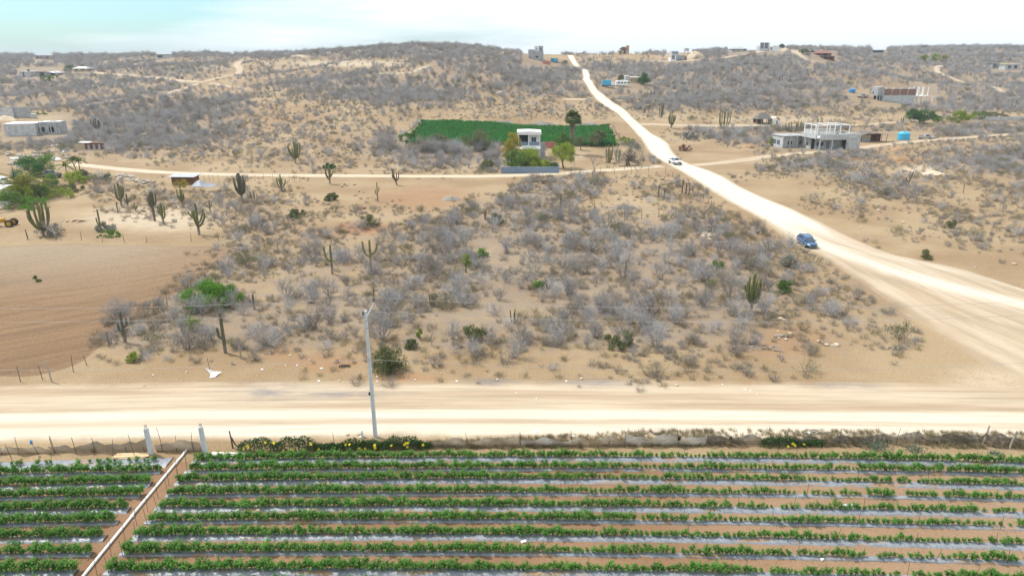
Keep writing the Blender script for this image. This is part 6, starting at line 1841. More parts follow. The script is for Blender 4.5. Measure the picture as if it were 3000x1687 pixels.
# --- blue station wagon coming down the road
a, b = P(2334, 711), P(2363, 729)
hd = (b - a); hd.z = 0; yaw = math.atan2(hd.y, hd.x)
nrm = Vector((-math.sin(yaw), math.cos(yaw), 0))
c = (a + b) / 2 + nrm * .78
c.z = float(H(c.x, c.y)) + float(lift(c.y)) + .012
M_CARB = simple('blue_car_paint', (.045, .115, .235), (.04, .10, .21), 1, .25, spec=.6)
M_CARG = simple('grey_cladding', (.20, .22, .25), rough=.5)
M_LAMP = simple('lamp_glass', (.75, .78, .80), rough=.12, spec=.7)
M_RED = simple('tail_lamp', (.35, .02, .02), rough=.2)
def wagon(label, q, yaw, paint, scale=1., clad=None):
    th = thing('parked_car' if label.startswith('white') else 'moving_car', label, 'car', q, yaw); th.scale = (scale,) * 3
    prof = [(-2.36, .55, .82, .70), (-2.30, .35, .95, .80), (-1.9, .24, 1.0, .86), (-.9, .22, .98, .88), (.6, .22, .95, .88), (1.2, .24, .92, .87), (1.9, .26, .84, .83), (2.25, .34, .74, .74), (2.38, .42, .62, .62)]
    carlike(th, 4.8, 1.77, prof, paint, None)
    # cabin shell: roof, pillars and glass
    st = [(-2.22, .98, 1.0, .74, .70), (-1.75, .98, 1.46, .76, .60), (-.9, .97, 1.53, .78, .61), (.1, .96, 1.50, .78, .60), (.55, .95, 1.42, .77, .57), (1.32, .92, .95, .72, .66)]
    mb = MB()
    for (x0, b0, t0, w0, u0), (x1, b1, t1, w1, u1) in zip(st[:-1], st[1:]):
        mb.add([(x0, -u0, t0), (x1, -u1, t1), (x1, u1, t1), (x0, u0, t0)], [(0, 1, 2, 3)])
        for s in (-1, 1): mb.add([(x0, s * w0, b0), (x1, s * w1, b1), (x1, s * u1, t1), (x0, s * u0, t0)], [(0, 1, 2, 3) if s < 0 else (3, 2, 1, 0)])
    mb.build('cabin', paint, th)
    e = .012
    for s in (-1, 1):
        for (x0, x1) in ((-1.98, -1.22), (-1.12, -.32), (-.22, .92)):
            def at(x, k):
                xs = [q_[0] for q_ in st]; bz = np.interp(x, xs, [q_[1] for q_ in st]); tz = np.interp(x, xs, [q_[2] for q_ in st]); w0 = np.interp(x, xs, [q_[3] for q_ in st]); w1 = np.interp(x, xs, [q_[4] for q_ in st])
                return (x, s * (w0 + (w1 - w0) * k + e), bz + (tz - bz) * k)
            MB().add([at(x0, .12), at(x1, .12), at(x1, .86), at(x0, .86)], [(0, 1, 2, 3) if s < 0 else (3, 2, 1, 0)]).build('side_window', M_GLASS, th)
        MB().tube([(-1.7, s * .56, 1.56), (-.8, s * .58, 1.62), (.2, s * .56, 1.57)], .03, 5).build('roof_rail', M_CARG, th)
        MB().box(.78, .98, s * .86 - .09, s * .86 + .09, .98, 1.12).build('mirror', paint, th)
        MB().box(-1.0, 1.0, s * .885 - .02, s * .885 + .02, .22, .42).build('sill_cladding', clad or M_CARG, th)
        hl = MB(); hl.add([(2.05, s * .72, .60), (2.32, s * .50, .56), (2.26, s * .46, .72), (1.92, s * .70, .80)], [(0, 1, 2, 3) if s > 0 else (3, 2, 1, 0)]); hl.v = [(x + .08, y * 1.06, z + .03) for x, y, z in hl.v]; hl.build('headlight', M_LAMP, th)
        MB().box(-2.36, -2.30, s * .62 - .1, s * .62 + .1, .72, .95).build('tail_light', M_RED, th)
        for x in (-1.33, 1.34):
            arch = MB(); arch.tube([(x + .42 * math.cos(t), s * .87, .34 + .42 * math.sin(t)) for t in np.linspace(0, 3.1416, 9)], .05, 5); arch.build('wheel_arch', clad or M_CARG, th)
            wheel(th, x, s * .80, .335, .22)
    MB().add([(.60, -.52, 1.40), (1.28, -.62, .99), (1.28, .62, .99), (.60, .52, 1.40)], [(0, 1, 2, 3)]).build('windscreen', M_GLASS, th).location = (.02, 0, .016)
    MB().add([(-2.20, -.58, 1.04), (-1.80, -.52, 1.42), (-1.80, .52, 1.42), (-2.20, .58, 1.04)], [(3, 2, 1, 0)]).build('rear_window', M_GLASS, th).location = (-.02, 0, .016)
    MB().box(2.30, 2.42, -.58, .58, .34, .50).build('bumper', clad or M_CARG, th); MB().box(2.33, 2.40, -.34, .34, .55, .67).build('grille', M_DARK, th)
    return th
wagon('blue station wagon driving down the chalk road toward the crop field', c, yaw, M_CARB)
# --- white pickup further up
q = P(1977, 482); q.z = float(H(q.x, q.y)) + float(lift(q.y)) + .03
M_CARW = simple('white_car_paint', (.78, .78, .78), rough=.3, spec=.5)
def pickup(label, q, yaw, paint, name='pickup_truck'):
    th = thing(name, label, 'pickup', q, yaw)
    prof = [(-2.7, .5, 1.0, .82), (-2.6, .42, 1.06, .9), (-1.2, .38, 1.08, .93), (.5, .38, 1.08, .93), (1.4, .38, 1.06, .92), (2.2, .42, 1.0, .88), (2.6, .5, .85, .8)]
    carlike(th, 5.3, 1.9, prof, paint, None)
    st = [(-.55, 1.06, 1.08, .84, .78), (-.45, 1.06, 1.72, .84, .66), (.55, 1.06, 1.74, .84, .67), (1.25, 1.05, 1.08, .82, .74)]
    mb = MB()
    for (x0, b0, t0, w0, u0), (x1, b1, t1, w1, u1) in zip(st[:-1], st[1:]):
        mb.add([(x0, -u0, t0), (x1, -u1, t1), (x1, u1, t1), (x0, u0, t0)], [(0, 1, 2, 3)])
        for s in (-1, 1): mb.add([(x0, s * w0, b0), (x1, s * w1, b1), (x1, s * u1, t1), (x0, s * u0, t0)], [(0, 1, 2, 3) if s < 0 else (3, 2, 1, 0)])
    mb.build('cab', paint, th)
    MB().add([(.60, -.6, 1.68), (1.2, -.7, 1.14), (1.2, .7, 1.14), (.60, .6, 1.68)], [(0, 1, 2, 3)]).build('windscreen', M_GLASS, th).location = (.03, 0, .02)
    for s in (-1, 1):
        MB().add([(-.35, s * .83, 1.16), (.85, s * .83, 1.16), (.5, s * .71, 1.64), (-.35, s * .70, 1.64)], [(0, 1, 2, 3) if s < 0 else (3, 2, 1, 0)]).build('side_window', M_GLASS, th).location = (0, s * .02, 0)
        MB().box(2.56, 2.66, s * .6 - .16, s * .6 + .16, .72, .92).build('headlight', M_LAMP, th); MB().box(1.0, 1.15, s * .98 - .1, s * .98 + .1, 1.1, 1.3).build('mirror', M_DARK, th)
        for x in (-1.6, 1.65): wheel(th, x, s * .84, .4, .26)
    MB().box(2.60, 2.72, -.8, .8, .42, .62).build('bumper', M_CARG, th); MB().box(2.58, 2.66, -.4, .4, .68, .88).build('grille', M_DARK, th)
    MB().box(-2.5, -.7, -.72, .72, 1.075, 1.10).build('load_bed', M_DARK, th)
    return th
pickup('white pickup truck coming down the chalk road at the crossing', q, R(-78), M_CARW)
# --- vehicles at the west edge and half hidden ones
q = P(10, 540); wagon('white station wagon parked under trees at the west edge', q, R(-35), M_CARW, 1.08)
q = P(2712, 408); pickup('pale grey van like pickup half hidden in scrub beside the light blue tank', q, R(-12), simple('dusty_grey_paint', (.42, .42, .42), rough=.45))
q = P(2528, 286); pickup('dusty pickup parked on the slope west of the brick building', q, R(185), simple('dusty_tan_paint', (.40, .38, .34), rough=.5))
q = P(2538, 270); tank(2565, 262, 5, 8, M_CYAN2, 'small blue tank touching the west end of the brick building')
q = P(150, 520); pickup('dark grey pickup hidden behind the west garden bushes', q, R(165), simple('dark_grey_paint', (.16, .18, .19), rough=.4))
# --- yellow tractor
th, s = house('yellow_tractor', 'yellow tractor with big tyres parked in the cleared yard', 'tractor', 8, 664, R(8))
M_TRY = simple('tractor_yellow', (.50, .30, .03), (.42, .24, .03), 1, .4)
box(th, 'body', M_TRY, -2.6, -.4, -.4, .4, .8, 1.5); box(th, 'front_axle', M_TRY, -.5, 1.6, -.15, .15, .7, .95); box(th, 'engine_cover', M_TRY, -.3, .5, -.35, .35, .96, 1.4)
MB().tube([(.4, 0, 1.2), (1.5, 0, .8)], .1, 6).build('loader_arm', M_TRY, th)
for x, r_ in ((1.5, .62), (-1.6, .75)):
    for y in (-.75, .75): wheel(th, x, y, r_, .42, M_TRY)
MB().tube([(-.9, 0, 1.5), (-.9, 0, 2.2)], .05, 6).build('exhaust_pipe', M_DARK, th)
# white slatted trailer and sheet fence at the west edge
th, s = house('cattle_rail', 'pale slatted metal railing lying against the green bushes', 'railing', 12, 612, R(12))
for z in np.linspace(.2, 1.3, 6): box(th, 'slat', M_TINW, -1.6, 1.2, -.03, .03, z, z + .1)
for x in (-1.5, -.2, 1.1): box(th, 'post', M_TIN, x - .05, x + .05, .04, .12, 0, 1.45)
o = MB().add([(-5, 0, 0), (1.6, 0, 0), (1.6, 4, .3), (-5, 4, .3), (-5, 0, 1.2), (1.6, 0, 1.2), (1.6, 4, 1.5), (-5, 4, 1.5)], [(0, 3, 2, 1), (4, 5, 6, 7), (0, 1, 5, 4), (1, 2, 6, 5), (2, 3, 7, 6), (3, 0, 4, 7)]).build('grey_wall', M_BLOCKL)
o.location = P(8, 572); tag(o, 'grey walled tank at the west edge below the white car', 'wall')
# --- left concrete houses
th, s = house('concrete_block_house', 'long grey block house with white roof slabs and dark window holes', 'house', 108, 398, R(14))
W1 = 80 * s; h_ = 34 * s
block(th, -W1, 0, 0, 8, -.5, h_, M_BLOCKL, right=[(2.4, 3.3, 1.4, 3.0, 'h'), (5.2, 6.8, 1.2, 3.2, 'h')], roof=M_WHITE, side=M_BLOCK, rt=.2)  # front in pale block, sides in darker block: sun and shade painted in
for i in range(1, 5): box(th, 'pier', M_BLOCKL, -W1 + i * W1 / 5 - .12, -W1 + i * W1 / 5 + .12, -.06, -.003, -.5, h_)
block(th, .02, 58 * s, 3.2, 9, -.3, h_ * 1.02, M_BLOCK, front=[(.7, 1.6, 1.2, 2.9, 'h'), (3.0, 4.6, 1.0, 2.9, 'h'), (6.6, 7.3, 1.2, 2.9, 'h')], roof=M_BLOCK)
for x in (W1 * .02, 30 * s, 44 * s): box(th, 'pier', M_BLOCKL, x, x + .25, 2.9, 3.19, -.3, h_ * .98)
box(th, 'roof_slab', M_WHITE, 6 * s, 24 * s, 4, 7.5, h_ * 1.02 + .155, h_ * 1.02 + .3); box(th, 'roof_slab', M_WHITE, 44 * s, 57 * s, 3.6, 7, h_ * 1.02 + .155, h_ * 1.02 + .3)
th, s = house('grey_block_shell', 'roofless grey block house behind the long block house', 'house', 42, 346, R(16))
block(th, -46 * s, 0, 0, 7, -.5, 28 * s, M_BLOCKL, roof=False, side=M_BLOCK); wall(th, M_BLOCK, (.02, 1.0), (43 * s, 1.0), -.5, 29 * s)  # darker block on the side walls paints them as shaded
th, s = house('cistern', 'small whitish cistern beside the roofless block house', 'cistern', 96, 346); MB().box(-.9, .9, 0, 1.6, 0, 1.5).build('tank_body', M_BLOCKL, th); box(th, 'lid', M_WHITE, -1, 1, -.1, 1.7, 1.502, 1.6)
# ruined hut
th, s = house('ruined_hut', 'ruined low hut of scrap boards in the grey scrub', 'hut', 258, 440)
W = 34 * s; g = random.Random(4)
for i in range(10):
    x = -W + 2 * W * i / 9; o = box(th, 'board', M_TAN if i < 4 else (M_BLOCK if i % 2 else M_RUST), -W / 9.5, W / 9.5, -.04, .04, 0, 1.5 + g.random() * .6); o.location = (x, .1 * g.random(), 0); o.rotation_euler = (g.uniform(-.1, .1), g.uniform(-.05, .05), g.uniform(-.1, .1))
box(th, 'roof_sheet', M_TINW, -W * .8, W * .1, .2, 2.6, 2.12, 2.18).rotation_euler = (.05, .03, 0); box(th, 'roof_sheet', M_RUST, W * .12, W * .95, .2, 2.6, 1.95, 2.0).rotation_euler = (.08, -.04, 0)
box(th, 'back_wall', M_RUST, -W, W, 2.7, 2.8, 0, 1.7); MB().tube([(-W, -.8, .15), (W * 1.2, -.9, .25)], .12, 6).build('log', M_PALEWOOD, th)
# --- brown shack with tarp
th, s = house('brown_shack', 'rusty brown shack with a flat overhanging roof by the cross track', 'shack', 535, 541)
W = 31 * s; h_ = 24 * s
for i in range(12):
    x0 = -W + 2 * W * i / 12; box(th, 'plank', M_RUST, x0 + .02, x0 + 2 * W / 12 - .02, -.04 * (i % 2), .05, 0, h_ * .88 + .05 * (i % 3))
wall(th, M_RUST, (-W, 3.2), (-W, .1), 0, h_ * .85); wall(th, M_RUST, (W, .1), (W, 3.2), 0, h_ * .85); wall(th, M_RUST, (W, 3.4), (-W, 3.4), 0, h_ * .85)
MB().add([(-W * 1.25, -.7, h_), (W * 1.3, -.7, h_ * .98), (W * 1.3, 3.9, h_ * 1.06), (-W * 1.25, 3.9, h_ * 1.08), (-W * 1.25, -.7, h_ * .95), (W * 1.3, -.7, h_ * .93), (W * 1.3, 3.9, h_ * 1.01), (-W * 1.25, 3.9, h_ * 1.03)],
         [(0, 1, 2, 3), (7, 6, 5, 4), (0, 4, 5, 1), (1, 5, 6, 2), (2, 6, 7, 3), (3, 7, 4, 0)]).build('roof', M_TIN, th)
mb = MB(); g = np.random.RandomState(2); nx_, ny_ = 14, 10; V = []
for j in range(ny_):
    for i in range(nx_):
        u, v = i / (nx_ - 1), j / (ny_ - 1); V.append((u * 4.8, -1.4 + v * 3.6, max(.03, 1.15 * math.exp(-((u - .3) / .38) ** 2 - ((v - .6) / .4) ** 2) * (1 - .15 * math.sin(9 * u + 5 * v)) + g.uniform(0, .07))))
mb.add(V, [(j * nx_ + i, j * nx_ + i + 1, (j + 1) * nx_ + i + 1, (j + 1) * nx_ + i) for j in range(ny_ - 1) for i in range(nx_ - 1)])
o = mb.build('tarp_heap', simple('pale_tarp', (.27, .285, .32), (.20, .21, .24), 2, .5, bump=.3), None, True); o.location = P(566, 546); tag(o, 'pale blue white tarp heaped beside the brown shack', 'tarp')
# --- far houses in the west
th, s = house('silver_roof_house', 'long house with silver tin roofs and a dark water drum in the far west', 'house', 120, 224)
k = s
block(th, -62 * k, -32 * k, 0, 8, -2, 13 * k, M_BLOCKL, front=[(10 * k, 14 * k, 1.5, 4.5, 'h')], roof=M_TINW, over=.6)
block(th, -16 * k, 46 * k, 1, 8, -2, 12 * k, M_BLOCK, front=[(10 * k, 24 * k, 1.5, 4.8, 'h'), (40 * k, 54 * k, 1.5, 4.8, 'h')], roof=False)
for x0, x1, sl in ((-20, 22, 1.2), (20, 50, -.8)):
    MB().add([(x0 * k, -.6, 12.2 * k), (x1 * k, -.6, 12.2 * k + sl), (x1 * k, 8.6, 14.5 * k + sl), (x0 * k, 8.6, 14.5 * k), (x0 * k, -.6, 12 * k), (x1 * k, -.6, 12 * k + sl), (x1 * k, 8.6, 14.3 * k + sl), (x0 * k, 8.6, 14.3 * k)],
             [(0, 1, 2, 3), (7, 6, 5, 4), (0, 4, 5, 1), (1, 5, 6, 2), (2, 6, 7, 3), (3, 7, 4, 0)]).build('roof', M_TINW, th)
MB().cyl(-45 * k, 4, 13 * k + .2, 19 * k, 3.2 * k, 3 * k, 12).build('water_drum', M_DARK, th)
def simple_house(name, label, px, py, wpx, hpx, mat, roof=None, depth=7, ops=((.15, .3), (.6, .75)), kind='h', over=.3, cat='house', rz=0, side=None, hip=None, sink=1.5):
    th, s = house(name, label, cat, px, py, rz); W = wpx * s / 2; h_ = hpx * s
    if hip is None: block(th, -W, W, 0, depth, -sink, h_, mat, front=[(2 * W * a, 2 * W * b, sink + h_ * .25, sink + h_ * .75, kind) for a, b in ops], roof=roof or mat, over=over, side=side)
    else:
        block(th, -W, W, 0, depth, -sink, h_ * .6, mat, front=[(2 * W * a, 2 * W * b, sink + h_ * .15, sink + h_ * .5, kind) for a, b in ops], roof=False, side=side)
        e = .7; MB().add([(-W - e, -e, h_ * .58), (W + e, -e, h_ * .58), (W + e, depth + e, h_ * .58), (-W - e, depth + e, h_ * .58), (-W * .5, depth / 2, h_), (W * .5, depth / 2, h_)], [(0, 1, 5, 4), (1, 2, 5), (2, 3, 4, 5), (3, 0, 4), (3, 2, 1, 0)]).build('roof', hip, th)
    return th, s
simple_house('far_cottage', 'grey tiled far western cottage between two dark trees', 236, 210, 40, 14, M_TAN, hip=M_TIN)
simple_house('flat_house', 'flat roofed pinkish house on the far west skyline', 129, 174, 52, 10, simple('pinkish_plaster', (.40, .33, .31)), ops=((.1, .2), (.3, .4), (.62, .78)))
simple_house('long_roof_house', 'low house with a long thin dark roof on the western skyline', 482, 172, 48, 11, M_BLOCKL, roof=M_THATCH, ops=((.1, .4),), over=.8)
# --- ridge houses
th, s = house('three_storey_house', 'unfinished grey three storey house on the crest west of the main road', 'house', 1572, 176)
k = s
block(th, -24 * k, -6 * k, 0, 9, -2, 28 * k, M_BLOCK, front=[(3 * k, 7 * k, 12 * k, 17 * k, 'h'), (10 * k, 15 * k, 4 * k, 9 * k, 'h')], roof=M_BLOCKL)
block(th, -5.9 * k, 20 * k, .5, 9, -2, 24 * k, M_BLOCK, front=[(3 * k, 11 * k, 14.5 * k, 19 * k, 'h'), (17 * k, 21 * k, 4 * k, 8 * k, 'h')], roof=M_BLOCKL)
block(th, -7 * k, 7 * k, 1, 8, 24 * k + .2, 38 * k, M_WHITE, front=[(5 * k, 9 * k, 3 * k, 7 * k, 'h')], roof=M_WHITE)  # white here paints in the sunlit face of the top storey
block(th, 7.1 * k, 19 * k, 1.4, 8, 24 * k + .2, 38 * k, M_BLOCK, front=[(3 * k, 7 * k, 3 * k, 7 * k, 'h')], roof=M_BLOCK)  # grey here paints in the shaded face of the top storey
o = MB().box(-11 * s, 11 * s, 0, .3, -1, 9 * s).build('red_wall', M_PINK); o.location = P(1601, 189); tag(o, 'reddish brick wall below the three storey crest house', 'wall')
th, s = house('blue_shelter', 'dark shelter covered with blue sheets on the crest beside the main road', 'shelter', 1624, 184)
k = s; block(th, -10 * k, 10 * k, 0, 6, -1, 11 * k, M_TEAL, front=[(4 * k, 9 * k, 2, 6 * k, 'h')], roof=M_TEAL); box(th, 'panel', M_CYAN, -1 * k, 8 * k, -.2, -.05, 4 * k, 9.5 * k)
th, s = house('orange_tower_house', 'house with a dark pitched roof and an orange tower on the eastern crest', 'house', 1828, 160)
k = s
block(th, -17 * k, 12 * k, 0, 8, -2, 9 * k, M_TAN, front=[(4 * k, 9 * k, 2.5, 5, 'h'), (16 * k, 22 * k, 2.5, 5, 'h')], roof=M_BLOCKL)
block(th, -8 * k, 6 * k, 1, 7, 9 * k + .2, 15 * k, M_ORANGE, front=[(2 * k, 11 * k, .5, 2.4, 'h')], roof=False)
MB().add([(-11 * k, 0, 15 * k), (8 * k, 0, 15 * k), (8 * k, 8, 15 * k), (-11 * k, 8, 15 * k), (-4 * k, 4, 21 * k), (5 * k, 4, 21 * k)], [(0, 1, 5, 4), (1, 2, 5), (2, 3, 4, 5), (3, 0, 4), (3, 2, 1, 0)]).build('roof', M_DKROOM, th)
block(th, 8.2 * k, 15 * k, 1, 7, -2, 24 * k, M_ORANGE, roof=M_ORANGE)
simple_house('white_cabin', 'pair of tiny white cabins beside the orange tower house', 1866, 160, 17, 7, M_WHITE, ops=((.4, .55),), over=0)
th, s = house('modern_house', 'stepped modern house with black windows and a reddish wing on the cut slope', 'house', 1984, 181)
k = s
block(th, -20 * k, -4 * k, -.5, 7, -1, 11 * k, M_WHITE, front=[(3 * k, 12 * k, 2.5, 5, 'w')], roof=M_WHITE)
block(th, -3.9 * k, 20 * k, 0, 8, -1, 17 * k, M_BLOCK, front=[(4 * k, 18 * k, 8 * k, 12.5 * k, 'w')], roof=M_BLOCK); block(th, 20.1 * k, 28 * k, .5, 7, -1, 14 * k, M_BRICK, roof=M_BRICK)
block(th, -16 * k, 4 * k, 2, 8, 17 * k + .2, 28 * k, M_BLOCKL, front=[(2 * k, 9 * k, 4 * k, 9.5 * k, 'w'), (11 * k, 18 * k, 4 * k, 9.5 * k, 'w')], roof=M_BLOCK)
th, s = house('water_tower', 'tiny grey cabin on legs above the cut slope', 'cabin', 2012, 152)
for x in (-5, 5):
    for y in (0, 3): box(th, 'leg', M_BLOCK, x * s - .15, x * s + .15, y - .15, y + .15, -1, 4 * s)
block(th, -6 * s, 6 * s, -.3, 3.3, 4 * s, 11 * s, M_BLOCKL, roof=M_BLOCKL)
simple_house('ridge_house', 'wide low grey house with hipped roof on the eastern ridge', 2165, 152, 46, 13, M_BLOCKL, hip=M_TIN, ops=((.1, .2), (.4, .5), (.8, .9)))
th, s = house('white_ridge_house', 'white flat roofed house with a big glazed front on the eastern ridge', 'house', 2262, 152)
k = s; block(th, -8 * k, 20 * k, 0, 8, -2, 12 * k, M_WHITE, front=[(3 * k, 7 * k, 3, 6, 'h')], roof=M_WHITE); block(th, -36 * k, -8.1 * k, 1, 8, -2, 16 * k, M_BLOCKL, front=[(3 * k, 11 * k, 4, 8, 'w'), (14 * k, 24 * k, 4, 8, 'w')], roof=M_BLOCKL)
simple_house('red_roof_house', 'dark timber house under a red hipped roof on the eastern ridge', 2412, 166, 46, 15, M_RUST, hip=M_REDROOF, ops=((.1, .3), (.5, .8)))
simple_house('dark_lodge', 'low dark lodge just in front of the red roofed house', 2428, 176, 32, 10, M_RUST, roof=M_TIN, ops=((.1, .4), (.55, .9)), over=1)
simple_house('green_roof_house', 'small house with a pale green roof behind the red roofed house', 2386, 156, 22, 9, M_BLOCKL, hip=simple('green_roof', (.16, .22, .17)), ops=((.3, .6),))
simple_house('distant_barn', 'dark long barn on the far eastern skyline', 2572, 156, 36, 8, M_BLOCK, roof=M_TIN, ops=((.1, .9),), over=1)
simple_house('grey_shanty', 'grey tin roofed shanty at the east edge of the far slope', 2924, 200, 36, 14, M_BLOCK, roof=M_TIN, ops=((.1, .3), (.5, .8)), over=.8)
simple_house('bright_shanty', 'whitish tin roofed shanty with a yellow panel on the far slope', 2965, 204, 44, 14, M_BLOCKL, roof=M_TINW, ops=((.2, .4), (.6, .8)), over=.8)
o = MB().box(-2.6, 2.6, 0, .2, 0, 4).build('yellow_wall', M_YELP); o.location = P(2937, 202); tag(o, 'bright yellow wall between the two far shanties', 'wall')

# ------------------------------------------------------------------ fences in the middle distance
def fence(label, pix, step, h_, mat=M_POST, r_=.05, wires=(.5, .9), seed=1, hv=.25, name='wire_fence', lean=.12, wmat=None):
    g = random.Random(seed); pts = [P(*q) for q in pix]; o0 = pts[0].copy(); th = thing(name, label, 'fence', o0)
    base = [Vector(q) for q in densify([tuple(q) for q in pts], step)]; tops = []
    for q in base:
        q.z = float(H(q.x, q.y)); hh = h_ * (1 + g.uniform(-hv, hv)); d = q - o0
        mb = MB(); stick(mb, (d.x, d.y, d.z - .15), (d.x + g.uniform(-lean, lean), d.y + g.uniform(-lean, lean), d.z + hh), r_, .03, 5, g); mb.build('post', mat, th); tops.append((d, hh))
    for w in wires:
        mb = MB()
        for (a, ha), (b, hb) in zip(tops[:-1], tops[1:]): mb.tube([(a.x, a.y, a.z + h_ * w), (b.x, b.y, b.z + h_ * w)], .008, 3, False)
        mb.build('wire', wmat or M_WIRE, th)
    return th
fence('thin post fence along the near edge of the ploughed field', [(-60, 1128), (60, 1118), (125, 1112), (215, 1090), (255, 1070), (320, 1015), (450, 920), (490, 895), (560, 845), (640, 790), (700, 735)], 3.4, 1.35, r_=.035, seed=2)
fence('thin post fence between the ploughed field and the cactus plot', [(83, 702), (180, 704), (300, 708), (430, 712), (560, 708), (640, 705), (720, 690)], 3.2, 1.25, r_=.04, seed=3)
fence('rough pole fence around the cactus plot behind the brown shack', [(600, 530), (640, 536), (720, 532), (800, 528), (880, 534)], 1.5, 1.6, r_=.045, seed=4, mat=simple('weathered_pole', (.26, .21, .16)))
fence('old stick fence along the lower edge of the bare lot below the crossing', [(1752, 650), (1830, 648), (1880, 642), (1980, 634), (2022, 624), (2080, 616), (2115, 618)], 3.6, 1.5, seed=5)
fence('old stick fence climbing from the scrub lot to the cross track', [(1752, 650), (1740, 612), (1725, 580), (1708, 545), (1698, 518)], 2.6, 1.4, seed=6)
fence('stick fence of the bare lot along the main road', [(2110, 622), (2060, 585), (2030, 560), (1990, 530), (1950, 510), (1900, 504), (1800, 510), (1735, 520)], 3.6, 1.4, seed=7)
fence('tall pale post fence beside the house track', [(2780, 402), (2833, 402), (2875, 398), (2920, 392), (2970, 388), (3040, 382)], 4.5, 2.3, mat=M_PALEWOOD, r_=.07, seed=8)
fence('dark post fence over the brow of the dry slope', [(755, 262), (820, 268), (870, 258), (920, 252)], 9, 1.8, seed=9, r_=.07)
fence('dark post fence along the bend of the winding hill track', [(640, 236), (690, 226), (715, 214)], 8, 1.6, seed=10, r_=.07)
fence('pale post fence around the clearing of the brick building', [(2440, 264), (2480, 260), (2530, 262)], 5, 1.5, mat=M_PALEWOOD, seed=11, r_=.06)
fence('short post fence in the back field yard', [(1700, 508), (1760, 506), (1830, 498), (1880, 494)], 3.4, 1.4, seed=12)
# lone posts
for k, (x, b, t, lab) in enumerate(((82, 702, 672, 'lone thick post at the corner of the ploughed field'), (2822, 566, 538, 'lone leaning post on the open ground between bare trees'), (152, 1118, 1058, 'pale concrete like post at the west end of the field fence'))):
    q = P(x, b); h_ = height_at(q, x, t); o = MB().tube([(0, 0, -.1), (-.08, 0, h_)], [.07, .06], 6).build('lone_post', M_PALEWOOD if k == 2 else M_POST); o.location = q; tag(o, lab, 'post')
# corral frame of poles
th, s = house('pole_frame', 'old rustic pole frame with sagging rails in the bare lot', 'pole frame', 1970, 580)
fr_ = [(1929, 576, 542), (1945, 584, 552), (1998, 566, 526), (2009, 570, 537), (2018, 574, 536)]
tp = []
for x, b, t in fr_:
    q = P(x, b); h_ = height_at(q, x, t); d = q - th.location
    MB().tube([d + Vector((0, 0, -.2)), d + Vector((.03, 0, h_))], [.13, .10], 7).build('post', M_POST, th); tp.append(d + Vector((0, 0, h_ * .97)))
for a, b in ((0, 1), (1, 3), (0, 2), (2, 4), (3, 4)):
    m_ = (tp[a] + tp[b]) / 2 - Vector((0, 0, .28)); MB().tube([tp[a], m_, tp[b]], [.07, .06, .07], 6).build('rail', M_POST, th)
q = P(1934, 578) - th.location
MB().tube([q, tp[0] + Vector((.5, 0, .1))], [.1, .09], 6).build('brace', M_PALEWOOD, th)

# ------------------------------------------------------------------ green back field
n = NT('back_field_soil'); p = n.pos(); c0, hgt, _, _ = earth(n, p)
n.base(n.mix(n.rng(n.attr('edge'), .1, .6), c0, n.mix(n.rng(n.noise(p, .5, 5, .6), .35, .65), (.16, .11, .06), (.12, .12, .04)))); n.bump(hgt, .5, .2)
BF = [G2(1180, 425), G2(1820, 432), G2(1795, 371), G2(1225, 362)]
patch('back_field', n.m, BF, 60, 30, 'soil of the dense green back field', 1.5, .1)
a, b, c, d = BF; pts = []; g = np.random.RandomState(50)
rows_ = 34
for j in range(rows_):
    v = (j + .5) / rows_; l, r_ = a.lerp(d, v), b.lerp(c, v); k = int((r_ - l).length / .6)
    for i in range(k):
        if g.rand() < .04: continue
        if i < 3 * abs(math.sin(j * 2.1)) + 1.5 * g.rand() or i > k - 1 - 3 * abs(math.sin(j * 1.7)) - 1.5 * g.rand(): continue
        q = l.lerp(r_, (i + g.rand() * .6) / k); pts.append((q.x, q.y + g.uniform(-.12, .12), float(H(q.x, q.y)) + .1))
M_BACKG = leafmat('back_crop_leaf', (.016, .13, .012), (.028, .20, .018), (.05, .28, .03), 1.2, .3, .3)
bp = []
for k in range(3):
    src = PROTO['pepper'][k].copy(); src.data = src.data.copy(); src.data.materials[1] = M_BACKG; bp.append(src)
pts = np.array(pts)
scatter('back_field_crop', 'pepper', pts, g.uniform(0, 6.28, len(pts)), g.uniform(1.6, 2.2, len(pts)), 'dense dark green crop rows of the back field behind the house', 'crops', 9, bp)
th = thing('field_net_fence', 'collapsing white netting fence around the green back field', 'fence', P(1500, 365))
M_NETWH = netmat('white_net', (.66, .67, .68), (.45, .45, .44), .9)
def net2(pix, h0, th, mat, seed):
    g = random.Random(seed); V = []; k = 4; base = densify([tuple(P(*q)) for q in pix], .8)
    for i, q in enumerate(base):
        hh = h0 * (.55 + .45 * math.sin(i * .35 + seed) + .25 * math.sin(i * 1.1))
        hh = max(hh, .15)
        for j in range(k): z = j / (k - 1); V.append((q[0] - th.location.x, q[1] - th.location.y + .4 * math.sin(i * .8 + z * 2) * z, float(H(q[0], q[1])) - th.location.z + z * hh))
    mesh_obj('net_panel', V, [(i * k + j, (i + 1) * k + j, (i + 1) * k + j + 1, i * k + j + 1) for i in range(len(base) - 1) for j in range(k - 1)], mat, th, True)
net2([(1172, 400), (1200, 382), (1222, 361)], 1.6, th, M_NETWH, 1)
for i, (x0, x1, y0, y1) in enumerate(((1222, 1300, 360, 361), (1310, 1400, 362, 364), (1420, 1520, 364, 366), (1540, 1640, 367, 368), (1690, 1790, 369, 370))): net2([(x0, y0), (x1, y1)], 1.3, th, M_NETWH, 2 + i)
net2([(1796, 371), (1815, 405), (1822, 430)], 1.5, th, M_NETG, 9)
